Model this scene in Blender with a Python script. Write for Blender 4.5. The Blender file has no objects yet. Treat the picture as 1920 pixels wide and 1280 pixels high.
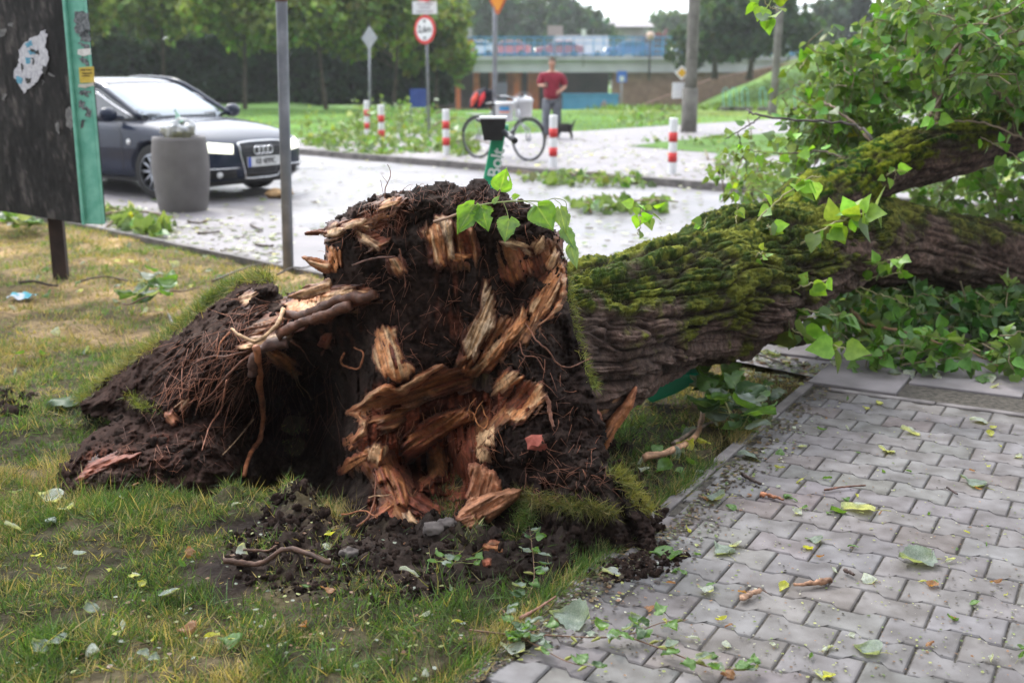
import bpy, bmesh, math, random
import numpy as np
from math import sin, cos, pi, radians, sqrt, atan, tan
from mathutils import Vector, Matrix
from mathutils.bvhtree import BVHTree

# ---------------------------------------------------------------- camera, sky, sun, exposure
scene = bpy.context.scene
FPX, CAMH = 2133.0, 1.5
TILT = atan(507 / FPX)
cam_d = bpy.data.cameras.new('camera')
cam = bpy.data.objects.new('camera', cam_d)
scene.collection.objects.link(cam)
cam.location = (0, 0, CAMH)
cam.rotation_euler = (pi / 2 - TILT, 0, 0)
cam_d.sensor_width = 36
cam_d.lens = 36 * FPX / 1920
cam_d.clip_start = 0.05
cam_d.clip_end = 3000
cam_d.dof.use_dof = True
cam_d.dof.focus_distance = 3.75
cam_d.dof.aperture_fstop = 2.8
scene.camera = cam

SUN_EL, SUN_AZ = radians(48), radians(-28)          # azimuth from +Y towards +X
world = bpy.data.worlds.new('World')
scene.world = world
world.use_nodes = True
nt = world.node_tree
nt.nodes.clear()
w_out = nt.nodes.new('ShaderNodeOutputWorld')
w_bg = nt.nodes.new('ShaderNodeBackground')
w_bg.inputs['Strength'].default_value = 0.1
w_sky = nt.nodes.new('ShaderNodeTexSky')
w_sky.sky_type = 'NISHITA'
w_sky.sun_disc = False
w_sky.sun_elevation = SUN_EL
w_sky.sun_rotation = SUN_AZ
w_mix = nt.nodes.new('ShaderNodeMix')
w_mix.data_type = 'RGBA'
w_cl = nt.nodes.new('ShaderNodeTexNoise')
w_cl.inputs['Scale'].default_value = 2.2
w_cl.inputs['Detail'].default_value = 4
w_rmp = nt.nodes.new('ShaderNodeValToRGB')
w_rmp.color_ramp.elements[0].position = 0.3
w_rmp.color_ramp.elements[0].color = (7.4, 7.9, 8.9, 1)
w_rmp.color_ramp.elements[1].position = 0.7
w_rmp.color_ramp.elements[1].color = (13.5, 13.6, 14.0, 1)
w_mix.inputs[0].default_value = 0.86
nt.links.new(w_cl.outputs['Fac'], w_rmp.inputs[0])
nt.links.new(w_sky.outputs[0], w_mix.inputs[6])
nt.links.new(w_rmp.outputs[0], w_mix.inputs[7])
# the cloud layer glows round the hidden sun and is duller on the other side of the sky
w_tc = nt.nodes.new('ShaderNodeTexCoord')
w_dot = nt.nodes.new('ShaderNodeVectorMath'); w_dot.operation = 'DOT_PRODUCT'
w_dot.inputs[1].default_value = (sin(SUN_AZ) * cos(SUN_EL), cos(SUN_AZ) * cos(SUN_EL), sin(SUN_EL))
w_map = nt.nodes.new('ShaderNodeMapRange'); w_map.interpolation_type = 'SMOOTHSTEP'
w_map.inputs[1].default_value = -0.35; w_map.inputs[2].default_value = 1.0; w_map.inputs[3].default_value = 0.52; w_map.inputs[4].default_value = 3.1
w_mul = nt.nodes.new('ShaderNodeVectorMath'); w_mul.operation = 'SCALE'
nt.links.new(w_tc.outputs['Generated'], w_cl.inputs['Vector'])
nt.links.new(w_tc.outputs['Generated'], w_dot.inputs[0])
nt.links.new(w_dot.outputs['Value'], w_map.inputs[0])
nt.links.new(w_mix.outputs[2], w_mul.inputs[0])
nt.links.new(w_map.outputs[0], w_mul.inputs['Scale'])
nt.links.new(w_mul.outputs[0], w_bg.inputs['Color'])
nt.links.new(w_bg.outputs[0], w_out.inputs[0])

sun_d = bpy.data.lights.new('sun', 'SUN')
sun_d.energy = 2.6
sun_d.angle = radians(12)
sun_d.color = (1.0, 0.96, 0.9)
sun = bpy.data.objects.new('sun', sun_d)
scene.collection.objects.link(sun)
sd = Vector((sin(SUN_AZ) * cos(SUN_EL), cos(SUN_AZ) * cos(SUN_EL), sin(SUN_EL)))
sun.rotation_euler = sd.to_track_quat('Z', 'Y').to_euler()
sun.location = sd * 50

scene.view_settings.view_transform = 'Standard'
scene.view_settings.look = 'None'
scene.view_settings.exposure = 0.2
scene.view_settings.gamma = 1
scene.view_settings.use_curve_mapping = False
scene.cycles.max_bounces = 6
scene.cycles.transparent_max_bounces = 8
# ---------------------------------------------------------------- helpers
rng = np.random.default_rng(7)
random.seed(7)
COL = scene.collection
CT, ST = cos(TILT), sin(TILT)

def ray(u, v):
    u = np.asarray(u, float); v = np.asarray(v, float)
    x = (u - 960) / FPX; y = (640 - v) / FPX
    return np.stack([x + 0 * y, CT + y * ST + 0 * x, -ST + y * CT + 0 * x], -1)

def P(u, v, Y):
    """world point at world depth Y seen in the direction (u, v) of the photo"""
    d = ray(u, v)
    return d * (np.asarray(Y, float) / d[..., 1])[..., None] + np.array([0, 0, CAMH])

def G(u, v, z=0.0):
    d = ray(u, v)
    return d * ((CAMH - z) / -d[..., 2])[..., None] + np.array([0, 0, CAMH])

def hash3(i, j, k, seed):
    h = (i.astype(np.int64) * 374761393 + j.astype(np.int64) * 668265263 + k.astype(np.int64) * 2147483647 + seed * 1274126177) & 0xffffffff
    h = ((h ^ (h >> 13)) * 1274126177) & 0xffffffff
    h = ((h ^ (h >> 16)) * 2246822519) & 0xffffffff
    h = h ^ (h >> 15)
    return (h & 0xffffff) / float(0xffffff) * 2 - 1

def vn(p, seed=0):
    p = np.asarray(p, float)
    f = np.floor(p); t = p - f; t = t * t * t * (t * (t * 6 - 15) + 10)
    i, j, k = f[..., 0], f[..., 1], f[..., 2]
    r = 0
    for a in (0, 1):
        wa = t[..., 0] if a else 1 - t[..., 0]
        for b in (0, 1):
            wb = t[..., 1] if b else 1 - t[..., 1]
            for c in (0, 1):
                wc = t[..., 2] if c else 1 - t[..., 2]
                r = r + hash3(i + a, j + b, k + c, seed) * wa * wb * wc
    return r

def fbm(p, octv=4, seed=0, gain=.5, lac=2.03):
    r = 0; a = 1.0; p = np.asarray(p, float)
    for o in range(octv):
        r = r + a * vn(p, seed + o * 17); p = p * lac + 3.1; a *= gain
    return r

def ridged(p, octv=3, seed=0):
    r = 0; a = 1.0; p = np.asarray(p, float)
    for o in range(octv):
        r = r + a * (1 - 2 * np.abs(vn(p, seed + o * 13))); p = p * 2.1 + 5.2; a *= .5
    return r

def sstep(a, b, x):
    t = np.clip((np.asarray(x, float) - a) / (b - a), 0, 1)
    return t * t * (3 - 2 * t)

def root_loc(o):
    while o.parent is not None: o = o.parent
    return np.array(o.location)

def build(name, V, Fs, m, parent=None, col=None, smooth=True, world=False, mi=None):
    """link one mesh object; Fs = list of (n,k) int arrays"""
    V = np.asarray(V, float)
    if world and parent is not None: V = V - root_loc(parent)
    if not isinstance(Fs, (list, tuple)): Fs = [Fs]
    Fs = [np.asarray(f, np.int32) for f in Fs if len(f)]
    me = bpy.data.meshes.new(name)
    nv = len(V); me.vertices.add(nv)
    me.vertices.foreach_set('co', V.astype(np.float32).ravel())
    tot = np.concatenate([np.full(len(f), f.shape[1], np.int32) for f in Fs])
    idx = np.concatenate([f.ravel() for f in Fs])
    st = np.concatenate([[0], np.cumsum(tot)[:-1]]).astype(np.int32)
    me.loops.add(len(idx)); me.loops.foreach_set('vertex_index', idx)
    me.polygons.add(len(tot)); me.polygons.foreach_set('loop_start', st)
    me.polygons.foreach_set('loop_total', tot)
    me.polygons.foreach_set('use_smooth', np.full(len(tot), bool(smooth)))
    if mi is not None: me.polygons.foreach_set('material_index', np.asarray(mi, np.int32))
    me.update(calc_edges=True)
    me.validate()
    if col is not None:
        a = me.color_attributes.new('Col', 'FLOAT_COLOR', 'POINT')
        c = np.ones((nv, 4), np.float32); c[:, :3] = col
        a.data.foreach_set('color', c.ravel())
    for mm in (m if isinstance(m, (list, tuple)) else [m]): me.materials.append(mm)
    o = bpy.data.objects.new(name, me); COL.objects.link(o)
    if parent is not None: o.parent = parent
    return o

def tag(o, label=None, cat=None, group=None, kind=None):
    if label: o['label'] = label
    if cat: o['category'] = cat
    if group: o['group'] = group
    if kind: o['kind'] = kind
    return o

def thing(name, loc, label, cat, group=None, rz=0):
    o = bpy.data.objects.new(name, None); COL.objects.link(o)
    o.empty_display_size = .1
    o.location = [float(c) for c in loc]; o.rotation_euler = (0, 0, rz)
    return tag(o, label, cat, group)

def dup(root, loc, rz=None, label=None, scale=None, rot=None):
    r = root.copy(); COL.objects.link(r); r.location = [float(c) for c in loc]
    if rz is not None: r.rotation_euler = (0, 0, rz)
    if rot is not None: r.rotation_euler = rot
    if scale is not None: r.scale = (scale,) * 3
    if label: r['label'] = label
    for ch in list(root.children):
        c = ch.copy(); COL.objects.link(c); c.parent = r
        for g in list(ch.children):
            d = g.copy(); COL.objects.link(d); d.parent = c
    return r

class M:
    """collects shapes, then builds one mesh object"""
    def __init__(s): s.V = []; s.F = []; s.n = 0; s.C = []; s.I = []
    def add(s, V, Fs, col=None, mi=0):
        V = np.asarray(V, float)
        if not isinstance(Fs, (list, tuple)): Fs = [Fs]
        for f in Fs:
            if len(f): s.F.append(np.asarray(f, np.int32) + s.n); s.I.append(np.full(len(f), mi))
        s.V.append(V); s.n += len(V)
        s.C.append(np.broadcast_to(np.array(col if col is not None else (1, 1, 1), float), (len(V), 3)))
        return s
    def box(s, c, d, rz=0, col=None, mi=0, R=None):
        v = np.array([(x, y, z) for x in (-.5, .5) for y in (-.5, .5) for z in (-.5, .5)]) * np.array(d, float)
        if R is None: R = np.array(Matrix.Rotation(rz, 3, 'Z'))
        v = v @ np.asarray(R).T + np.array(c, float)
        f = [(0, 1, 3, 2), (4, 6, 7, 5), (0, 4, 5, 1), (2, 3, 7, 6), (0, 2, 6, 4), (1, 5, 7, 3)]
        return s.add(v, np.array(f), col, mi)
    def tube(s, pts, r, n=8, col=None, cap=True, mi=0, noise=0, nseed=0, flat=1.0):
        V, F = tube(pts, r, n, cap, noise, nseed, flat)
        return s.add(V, F, col, mi)
    def lathe(s, prof, n=24, c=(0, 0, 0), col=None, mi=0, axis='Z'):
        prof = np.array(prof, float); k = len(prof)
        a = np.arange(n) * 2 * pi / n
        V = np.stack([prof[:, None, 0] * np.cos(a), prof[:, None, 0] * np.sin(a), prof[:, None, 1] + 0 * a], -1).reshape(-1, 3)
        if axis == 'Y': V = V[:, [0, 2, 1]]
        if axis == 'X': V = V[:, [2, 0, 1]]
        i, j = np.meshgrid(np.arange(k - 1), np.arange(n), indexing='ij')
        q = np.stack([i * n + j, i * n + (j + 1) % n, (i + 1) * n + (j + 1) % n, (i + 1) * n + j], -1).reshape(-1, 4)
        if axis == 'Y': q = q[:, ::-1]
        return s.add(V + np.array(c, float), q, col, mi)
    def prism(s, out, h, T=None, col=None, mi=0):
        """outline in xy, thickness h along z, then 4x4 T"""
        out = np.array(out, float); n = len(out)
        V = np.concatenate([np.c_[out, np.zeros(n)], np.c_[out, np.full(n, h)]])
        if T is not None: V = V @ np.array(T)[:3, :3].T + np.array(T)[:3, 3]
        q = np.array([(i, (i + 1) % n, n + (i + 1) % n, n + i) for i in range(n)])
        return s.add(V, [q, np.arange(n)[::-1][None], (np.arange(n) + n)[None]], col, mi)
    def build(s, name, m, parent=None, smooth=True, world=False, col=False):
        return build(name, np.concatenate(s.V), s.F, m, parent, np.concatenate(s.C) if col else None, smooth, world,
                     np.concatenate(s.I) if isinstance(m, (list, tuple)) else None)

def tube(pts, r, n=8, cap=True, noise=0, nseed=0, flat=1.0):
    pts = np.array(pts, float); k = len(pts)
    r = np.broadcast_to(np.array(r, float), (k,)) if np.ndim(r) else np.full(k, float(r))
    t = np.gradient(pts, axis=0); t /= np.linalg.norm(t, axis=1)[:, None] + 1e-12
    up = np.array([0, 0, 1.]) if abs(t[0, 2]) < .9 else np.array([1., 0, 0])
    a = np.cross(t[0], up); a /= np.linalg.norm(a)
    A = []
    for i in range(k):
        a = a - t[i] * (a @ t[i]); a /= np.linalg.norm(a) + 1e-12; A.append(a)
    A = np.array(A); B = np.cross(t, A)
    th = np.arange(n) * 2 * pi / n
    ring = A[:, None] * np.cos(th)[None, :, None] + B[:, None] * (np.sin(th) * flat)[None, :, None]
    rr = np.repeat(r[:, None], n, 1)
    if noise:
        rr = rr * (1 + noise * fbm((pts[:, None] + ring * r[:, None, None]) / max(r.max(), 1e-4) * .9, 2, nseed))
    V = (pts[:, None] + ring * rr[..., None]).reshape(-1, 3)
    i, j = np.meshgrid(np.arange(k - 1), np.arange(n), indexing='ij')
    F = [np.stack([i * n + j, i * n + (j + 1) % n, (i + 1) * n + (j + 1) % n, (i + 1) * n + j], -1).reshape(-1, 4)]
    if cap:
        F.append(np.arange(n)[::-1][None]); F.append((np.arange(n) + (k - 1) * n)[None])
    return V, F

def smoothline(pts, n):
    """Catmull-Rom resample"""
    p = np.array(pts, float)
    if len(p) < 3:
        t = np.linspace(0, 1, n)[:, None]; return p[0] * (1 - t) + p[-1] * t
    q = np.concatenate([[2 * p[0] - p[1]], p, [2 * p[-1] - p[-2]]])
    s = np.linspace(0, len(p) - 1 - 1e-9, n); i = s.astype(int); t = (s - i)[:, None]
    a, b, c, d = q[i], q[i + 1], q[i + 2], q[i + 3]
    return .5 * (2 * b + (c - a) * t + (2 * a - 5 * b + 4 * c - d) * t ** 2 + (3 * b - a - 3 * c + d) * t ** 3)

def grid_faces(nx, ny):
    i, j = np.meshgrid(np.arange(nx - 1), np.arange(ny - 1), indexing='ij')
    return np.stack([i * ny + j, (i + 1) * ny + j, (i + 1) * ny + j + 1, i * ny + j + 1], -1).reshape(-1, 4)

def frames(d, nrm, roll=None):
    """rotation matrices with y along d, z near nrm"""
    d = d / (np.linalg.norm(d, axis=1)[:, None] + 1e-9)
    x = np.cross(d, nrm); x /= np.linalg.norm(x, axis=1)[:, None] + 1e-9
    z = np.cross(x, d)
    return np.stack([x, d, z], -1)

def inst(tv, tf, pos, R, s, col=None):
    """stamp a template: returns V, Fs, C"""
    tv = np.asarray(tv, float); N = len(pos); k = len(tv)
    s = np.asarray(s, float)
    sv = tv[None] * (s[:, None, None] if s.ndim == 1 else s[:, None, :])
    V = np.einsum('nij,nkj->nki', R, sv) + pos[:, None]
    Fs = [(np.asarray(f)[None] + (np.arange(N) * k)[:, None, None]).reshape(-1, np.asarray(f).shape[1]) for f in tf]
    C = None if col is None else np.repeat(col, k, 0)
    return V.reshape(-1, 3), Fs, C

def inpoly(u, v, poly):
    u = np.asarray(u, float); v = np.asarray(v, float)
    r = np.zeros(u.shape, bool); n = len(poly)
    for i in range(n):
        x1, y1 = poly[i]; x2, y2 = poly[(i + 1) % n]
        if y1 == y2: continue
        c = ((y1 > v) != (y2 > v)) & (u < (x2 - x1) * (v - y1) / (y2 - y1) + x1)
        r ^= c
    return r

def polydist(u, v, pts, closed=False):
    """distance to polyline and parameter"""
    best = np.full(np.shape(u), 1e9); par = np.zeros(np.shape(u)); n = len(pts)
    segs = n if closed else n - 1
    for i in range(segs):
        x1, y1 = pts[i][:2]; x2, y2 = pts[(i + 1) % n][:2]
        dx, dy = x2 - x1, y2 - y1; L = dx * dx + dy * dy + 1e-9
        t = np.clip(((u - x1) * dx + (v - y1) * dy) / L, 0, 1)
        d = np.hypot(u - x1 - t * dx, v - y1 - t * dy)
        k = d < best; best = np.where(k, d, best); par = np.where(k, i + t, par)
    return best, par / max(segs, 1)

def randunit(n):
    v = rng.normal(size=(n, 3)); return v / np.linalg.norm(v, axis=1)[:, None]

# ---------------------------------------------------------------- materials
def mat(name, c1, c2=None, scale=8, rough=.7, bump=0, bscale=None, attr=False, spec=.4, metal=0, detail=5, coords='Object',
        trans=0, back=None, emit=None, estr=0, c3=None, stretch=None, clear=0, rvar=0, sss=0, lo=.35, hi=.65):
    m = bpy.data.materials.new(name); m.use_nodes = True
    t = m.node_tree; N = t.nodes; L = t.links
    b = N['Principled BSDF']; out = N['Material Output']
    tc = N.new('ShaderNodeTexCoord'); mp = N.new('ShaderNodeMapping')
    L.new(tc.outputs[coords], mp.inputs[0])
    if stretch: mp.inputs['Scale'].default_value = stretch
    nz = N.new('ShaderNodeTexNoise'); nz.inputs['Scale'].default_value = scale; nz.inputs['Detail'].default_value = detail
    L.new(mp.outputs[0], nz.inputs['Vector'])
    rp = N.new('ShaderNodeValToRGB'); e = rp.color_ramp.elements
    e[0].position = lo; e[1].position = hi
    c2 = c2 or c1
    e[0].color = (*c1, 1); e[1].color = (*c2, 1)
    if c3:
        x = e.new((lo + hi) / 2 + .02); x.color = (*c3, 1)
    L.new(nz.outputs['Fac'], rp.inputs[0])
    src = rp.outputs[0]
    if attr:
        at = N.new('ShaderNodeAttribute'); at.attribute_name = 'Col'
        mx = N.new('ShaderNodeMix'); mx.data_type = 'RGBA'; mx.blend_type = 'MULTIPLY'; mx.inputs[0].default_value = 1
        L.new(at.outputs['Color'], mx.inputs[6]); L.new(src, mx.inputs[7]); src = mx.outputs[2]
    if back:
        ge = N.new('ShaderNodeNewGeometry'); mb = N.new('ShaderNodeMix'); mb.data_type = 'RGBA'
        L.new(ge.outputs['Backfacing'], mb.inputs[0]); L.new(src, mb.inputs[6]); mb.inputs[7].default_value = (*back, 1)
        src = mb.outputs[2]
    L.new(src, b.inputs['Base Color'])
    b.inputs['Roughness'].default_value = rough
    b.inputs['Metallic'].default_value = metal
    b.inputs['Specular IOR Level'].default_value = spec
    b.inputs['Coat Weight'].default_value = clear
    b.inputs['Coat Roughness'].default_value = .05
    if rvar:
        mr = N.new('ShaderNodeMapRange'); mr.inputs[3].default_value = max(rough - rvar, .03); mr.inputs[4].default_value = rough + rvar
        mr.inputs[1].default_value = .3; mr.inputs[2].default_value = .7
        L.new(nz.outputs['Fac'], mr.inputs[0]); L.new(mr.outputs[0], b.inputs['Roughness'])
    if bump:
        nb = N.new('ShaderNodeTexNoise'); nb.inputs['Scale'].default_value = bscale or scale * 3; nb.inputs['Detail'].default_value = 6
        L.new(mp.outputs[0], nb.inputs['Vector'])
        bp = N.new('ShaderNodeBump'); bp.inputs['Strength'].default_value = 1; bp.inputs['Distance'].default_value = bump
        L.new(nb.outputs['Fac'], bp.inputs['Height']); L.new(bp.outputs[0], b.inputs['Normal'])
    if emit:
        b.inputs['Emission Color'].default_value = (*emit, 1); b.inputs['Emission Strength'].default_value = estr
    if trans:
        tr = N.new('ShaderNodeBsdfTranslucent'); ms = N.new('ShaderNodeMixShader'); ms.inputs[0].default_value = trans
        bc = N.new('ShaderNodeMix'); bc.data_type = 'RGBA'; bc.blend_type = 'MULTIPLY'; bc.inputs[0].default_value = 1
        L.new(src, bc.inputs[6]); bc.inputs[7].default_value = (1.9, 1.75, .55, 1)
        L.new(bc.outputs[2], tr.inputs[0]); L.new(b.outputs[0], ms.inputs[1]); L.new(tr.outputs[0], ms.inputs[2])
        L.new(ms.outputs[0], out.inputs[0])
    return m

def glassy(name, c, rough=.05, alpha=1.0, spec=.8):
    m = mat(name, c, rough=rough, spec=spec)
    m.node_tree.nodes['Principled BSDF'].inputs['Alpha'].default_value = alpha
    return m

MT = {}
MT['soil'] = mat('soil', (.55, .5, .5), (1.35, 1.3, 1.3), 60, .95, .004, 240, attr=True, spec=.08)
MT['wood'] = mat('raw_wood', (.6, .55, .5), (1.25, 1.2, 1.15), 45, .6, .0025, 160, attr=True, spec=.35)
MT['bark'] = mat('bark', (.6, .6, .6), (1.3, 1.3, 1.3), 40, .9, .006, 130, attr=True, spec=.12)
MT['leaf'] = mat('leaf', (.75, .8, .7), (1.2, 1.15, 1.2), 30, .38, .0006, 120, attr=True, spec=.45, trans=.42)
MT['leaf2'] = mat('leaf_with_pale_underside', (.75, .8, .7), (1.2, 1.15, 1.2), 30, .42, .0006, 120, attr=True, spec=.35, trans=.36, back=(.13, .20, .10))
MT['bush'] = mat('tree_foliage', (.6, .65, .6), (1.25, 1.2, 1.2), .8, .6, 0, None, attr=True, spec=.2, trans=.35)
MT['grass'] = mat('grass_blades', (.8, .8, .8), (1.15, 1.15, 1.1), 6, .5, attr=True, spec=.3, trans=.35)
MT['ground'] = mat('ground', (.6, .6, .6), (1.35, 1.35, 1.3), 25, .95, .012, 60, attr=True, spec=.15)
MT['lawnfar'] = mat('ground_far', (.8, .8, .8), (1.2, 1.2, 1.2), 1.5, .95, .02, 12, attr=True, spec=.1)
MT['paver'] = mat('paver_concrete', (.68, .66, .64), (1.12, 1.12, 1.12), 11, .85, .0016, 420, attr=True, spec=.18, detail=8)
MT['slab'] = mat('concrete_slab', (.14, .128, .13), (.22, .2, .205), 5, .75, .0015, 260, spec=.35, detail=8)
MT['sand'] = mat('joint_dirt', (.03, .026, .022), (.09, .08, .065), 40, .95, .004, 200)
MT['asphalt'] = mat('asphalt', (.115, .108, .115), (.25, .238, .248), .8, .42, .004, 110, spec=.45, rvar=.2, detail=12)
MT['sidewalk'] = mat('footway_concrete', (.16, .148, .155), (.29, .27, .28), 1.5, .6, .004, 90, spec=.35, rvar=.15, detail=12)
MT['kerb'] = mat('kerb_concrete', (.09, .085, .08), (.20, .18, .17), 6, .8, .003, 90)
MT['metal'] = mat('galvanised_metal', (.2, .21, .23), (.3, .31, .34), 12, .45, .0008, 60, spec=.5, metal=.35)
MT['dark'] = mat('black_plastic', (.012, .012, .014), (.025, .025, .028), 12, .45)
MT['rubber'] = mat('rubber', (.012, .012, .012), (.02, .02, .02), 30, .8)
MT['white'] = mat('white_plastic', (.68, .7, .72), (.8, .8, .8), 6, .4)
MT['red'] = mat('red_paint', (.55, .03, .03), (.65, .045, .04), 8, .45)
MT['blue'] = mat('blue_paint', (.03, .06, .25), (.05, .09, .33), 8, .5)
MT['trunk'] = mat('tree_trunk_bark', (.045, .035, .028), (.1, .08, .06), 5, .9, .02, 20)
MT['concrete'] = mat('bridge_concrete', (.42, .42, .47), (.56, .56, .62), .4, .85, .01, 5)
MT['pole'] = mat('concrete_pole', (.1, .095, .085), (.19, .18, .16), 4, .9, .004, 40)
MT['lamp'] = mat('lit_lamp', (.9, .9, .8), emit=(1, .95, .75), estr=6)

LEAF = (np.array([(0, 0, 0), (.3, -.04, .05), (.5, .16, .10), (.44, .42, .08), (.2, .74, .02), (0, 1.05, -.06), (-.2, .74, .02), (-.44, .42, .08), (-.5, .16, .10), (-.3, -.04, .05), (0, .35, 0)]),
        [np.array([(10, 0, 1), (10, 1, 2), (10, 2, 3), (10, 3, 4), (10, 4, 5), (10, 5, 6), (10, 6, 7), (10, 7, 8), (10, 8, 9), (10, 9, 0)])])
LANCE = (np.array([(0, 0, 0), (.12, .25, .03), (.15, .5, .03), (.08, .8, 0), (0, 1, -.05), (-.08, .8, 0), (-.15, .5, .03), (-.12, .25, .03), (0, .5, 0)]),
         [np.array([(8, i, (i + 1) % 8) for i in range(8)])])

def leafcol(n, base, var=.25, yellow=0):
    c = np.array(base)[None] * (1 + var * rng.normal(size=(n, 1)))
    c = c * (1 + .12 * rng.normal(size=(n, 3)))
    if yellow:
        k = rng.random(n) < yellow; c[k] = c[k] * np.array([2.3, 1.5, .8])
    return np.clip(c, .004, .8)

def lumpy(sub, seed):
    bm = bmesh.new(); bmesh.ops.create_icosphere(bm, subdivisions=sub, radius=1)
    V = np.array([v.co[:] for v in bm.verts]); F = np.array([[v.index for v in f.verts] for f in bm.faces]); bm.free()
    V = V * (1 + .5 * fbm(V * 1.3, 3, seed)[:, None] + .25 * ridged(V * 2.6, 3, seed)[:, None]) * np.array([1, .75, .65])
    return V, F
# ---------------------------------------------------------------- ground, paving, road
def proj(p):
    p = np.asarray(p, float); d = p - np.array([0, 0, CAMH])
    f = d[..., 1] * CT - d[..., 2] * ST; up = d[..., 1] * ST + d[..., 2] * CT
    f = np.maximum(f, .05)
    return 960 + FPX * d[..., 0] / f, 640 - FPX * up / f

TH = -0.5111
LO = np.array([0.9997, 3.0286])
def lat(x, y):
    dx, dy = x - LO[0], y - LO[1]
    return dx * cos(TH) + dy * sin(TH), -dx * sin(TH) + dy * cos(TH)
def unlat(a, b):
    return LO[0] + a * cos(TH) - b * sin(TH), LO[1] + a * sin(TH) + b * cos(TH)
S_NEAR, S_ROAD, S_KERB = 7.05, 9.15, 17.7          # x + y of the footway edge, the road edge and the far kerb

def hole(x, y):
    return np.exp(-(((x + .80) / .52) ** 2 + ((y - 4.42) / .48) ** 2) ** 2.2)
SOILP = [(500, 975), (560, 950), (640, 965), (900, 970), (1250, 960), (1290, 1060), (1180, 1090), (1050, 1070), (960, 1030), (880, 1075), (760, 1125), (640, 1110), (460, 1095), (400, 1075), (450, 1040), (510, 1020)]
def lawn_z(x, y):
    p = np.stack([x, y, 0 * x], -1)
    z = .022 * fbm(p * 2.3, 3, 5) + .012 * fbm(p * 9, 3, 9)
    u, v = proj(p)
    d, _ = polydist(u, v, [(440, 925), (520, 935), (570, 958)])
    z = z + .11 * np.exp(-(d / 40.) ** 2) * (1 + .2 * fbm(p * 14, 2, 3))
    d, _ = polydist(u, v, [(560, 1050), (700, 1010), (860, 1030), (1000, 1050), (1200, 1060)])
    z = z + .03 * np.exp(-(d / 45.) ** 2) * (1 + 1.2 * fbm(p * 18, 3, 4))
    sd0, _ = polydist(u, v, SOILP, True); so0 = np.where(inpoly(u, v, SOILP), 1, 0) * np.clip(sd0 / 25, 0, 1)
    z = z + so0 * (.014 * ridged(p * 9, 3, 51) + .007 * ridged(p * 34, 2, 52) + .004 * fbm(p * 110, 2, 53))
    z = z - .55 * hole(x, y)
    a, b = lat(x, y)
    k = sstep(-.86, -.78, a)
    z = z * (1 - k) - .07 * k
    s = x + y; k2 = sstep(S_NEAR - .25, S_NEAR, s)
    return z * (1 - k2) - .06 * k2

def far_z(x, y):
    z = np.full(np.shape(x), -.09)
    base = -.1 + 0 * x
    # the lawn rolls down to the underpass beyond the path, and banks up on the right
    dip = sstep(46, 95, y) * sstep(-9, -5.5, x * 45 / np.maximum(y, 45)) * -2.2
    bank = sstep(9, 27, x - (y - 70) * .05) * sstep(52, 92, y) * 5.2
    return base + dip + bank + sstep(50, 70, y) * .25 * fbm(np.stack([x * .25, y * .12, 0 * x], -1), 3, 6)

def mk_axis(a, b, fine, lo, hi, g=1.12):
    xs = list(np.arange(a, b, fine)); s = fine
    x = a
    while x > lo: s *= g; x -= s; xs.insert(0, x)
    s = fine; x = xs[-1]
    while x < hi: s *= g; x += s; xs.append(x)
    return np.array(xs)

xs = mk_axis(-1.5, 1.0, .0085, -14, 9, 1.035); ys = mk_axis(2.9, 4.2, .009, 1.0, 20, 1.03)
X, Y = np.meshgrid(xs, ys, indexing='ij')
Z = lawn_z(X, Y)
keep = np.ones(X.shape, bool)
V = np.stack([X, Y, Z], -1).reshape(-1, 3)
pu, pv = proj(V)
sd_, _ = polydist(pu, pv, SOILP, True)
sgn = np.where(inpoly(pu, pv, SOILP), -1, 1) * sd_
n1 = fbm(V * 7, 4, 21); n2 = fbm(V * np.array([1, 1, 1]) * 2.2, 3, 33)
SOILM = np.clip(sstep(60, -30, sgn + 60 * n1) + sstep(.15, .9, hole(V[:, 0], V[:, 1])), 0, 1)
lawncol = np.array([.042, .036, .02]) * (1 + .35 * n1[:, None]) + np.clip(n2, 0, 1)[:, None] * np.array([.07, .05, .03])
soilc = np.array([.034, .024, .020]) * (1 + .4 * n1[:, None])
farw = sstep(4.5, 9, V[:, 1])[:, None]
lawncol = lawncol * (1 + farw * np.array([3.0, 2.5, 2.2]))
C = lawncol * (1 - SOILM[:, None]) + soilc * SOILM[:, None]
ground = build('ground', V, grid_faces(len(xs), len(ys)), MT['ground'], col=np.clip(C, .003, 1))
tag(ground, kind='structure')

xs = mk_axis(-24, 34, .8, -700, 900, 1.15); ys = mk_axis(19, 110, 1.0, 17, 1800, 1.1)
X, Y = np.meshgrid(xs, ys, indexing='ij'); Z = far_z(X, Y)
V = np.stack([X, Y, Z], -1).reshape(-1, 3)
n1 = 1.4 * fbm(V * np.array([.6, .35, .5]), 4, 2)[:, None]; n2 = fbm(V * np.array([.09, .05, 1]), 2, 8)[:, None]
C = np.array([.085, .17, .038]) * (1 + .3 * n1) + np.clip(n2, 0, 1) * np.array([.06, .04, .01])
fg = build('far_ground', V, grid_faces(len(xs), len(ys)), MT['lawnfar'], col=np.clip(C, .003, 1))
tag(fg, kind='structure')

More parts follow.
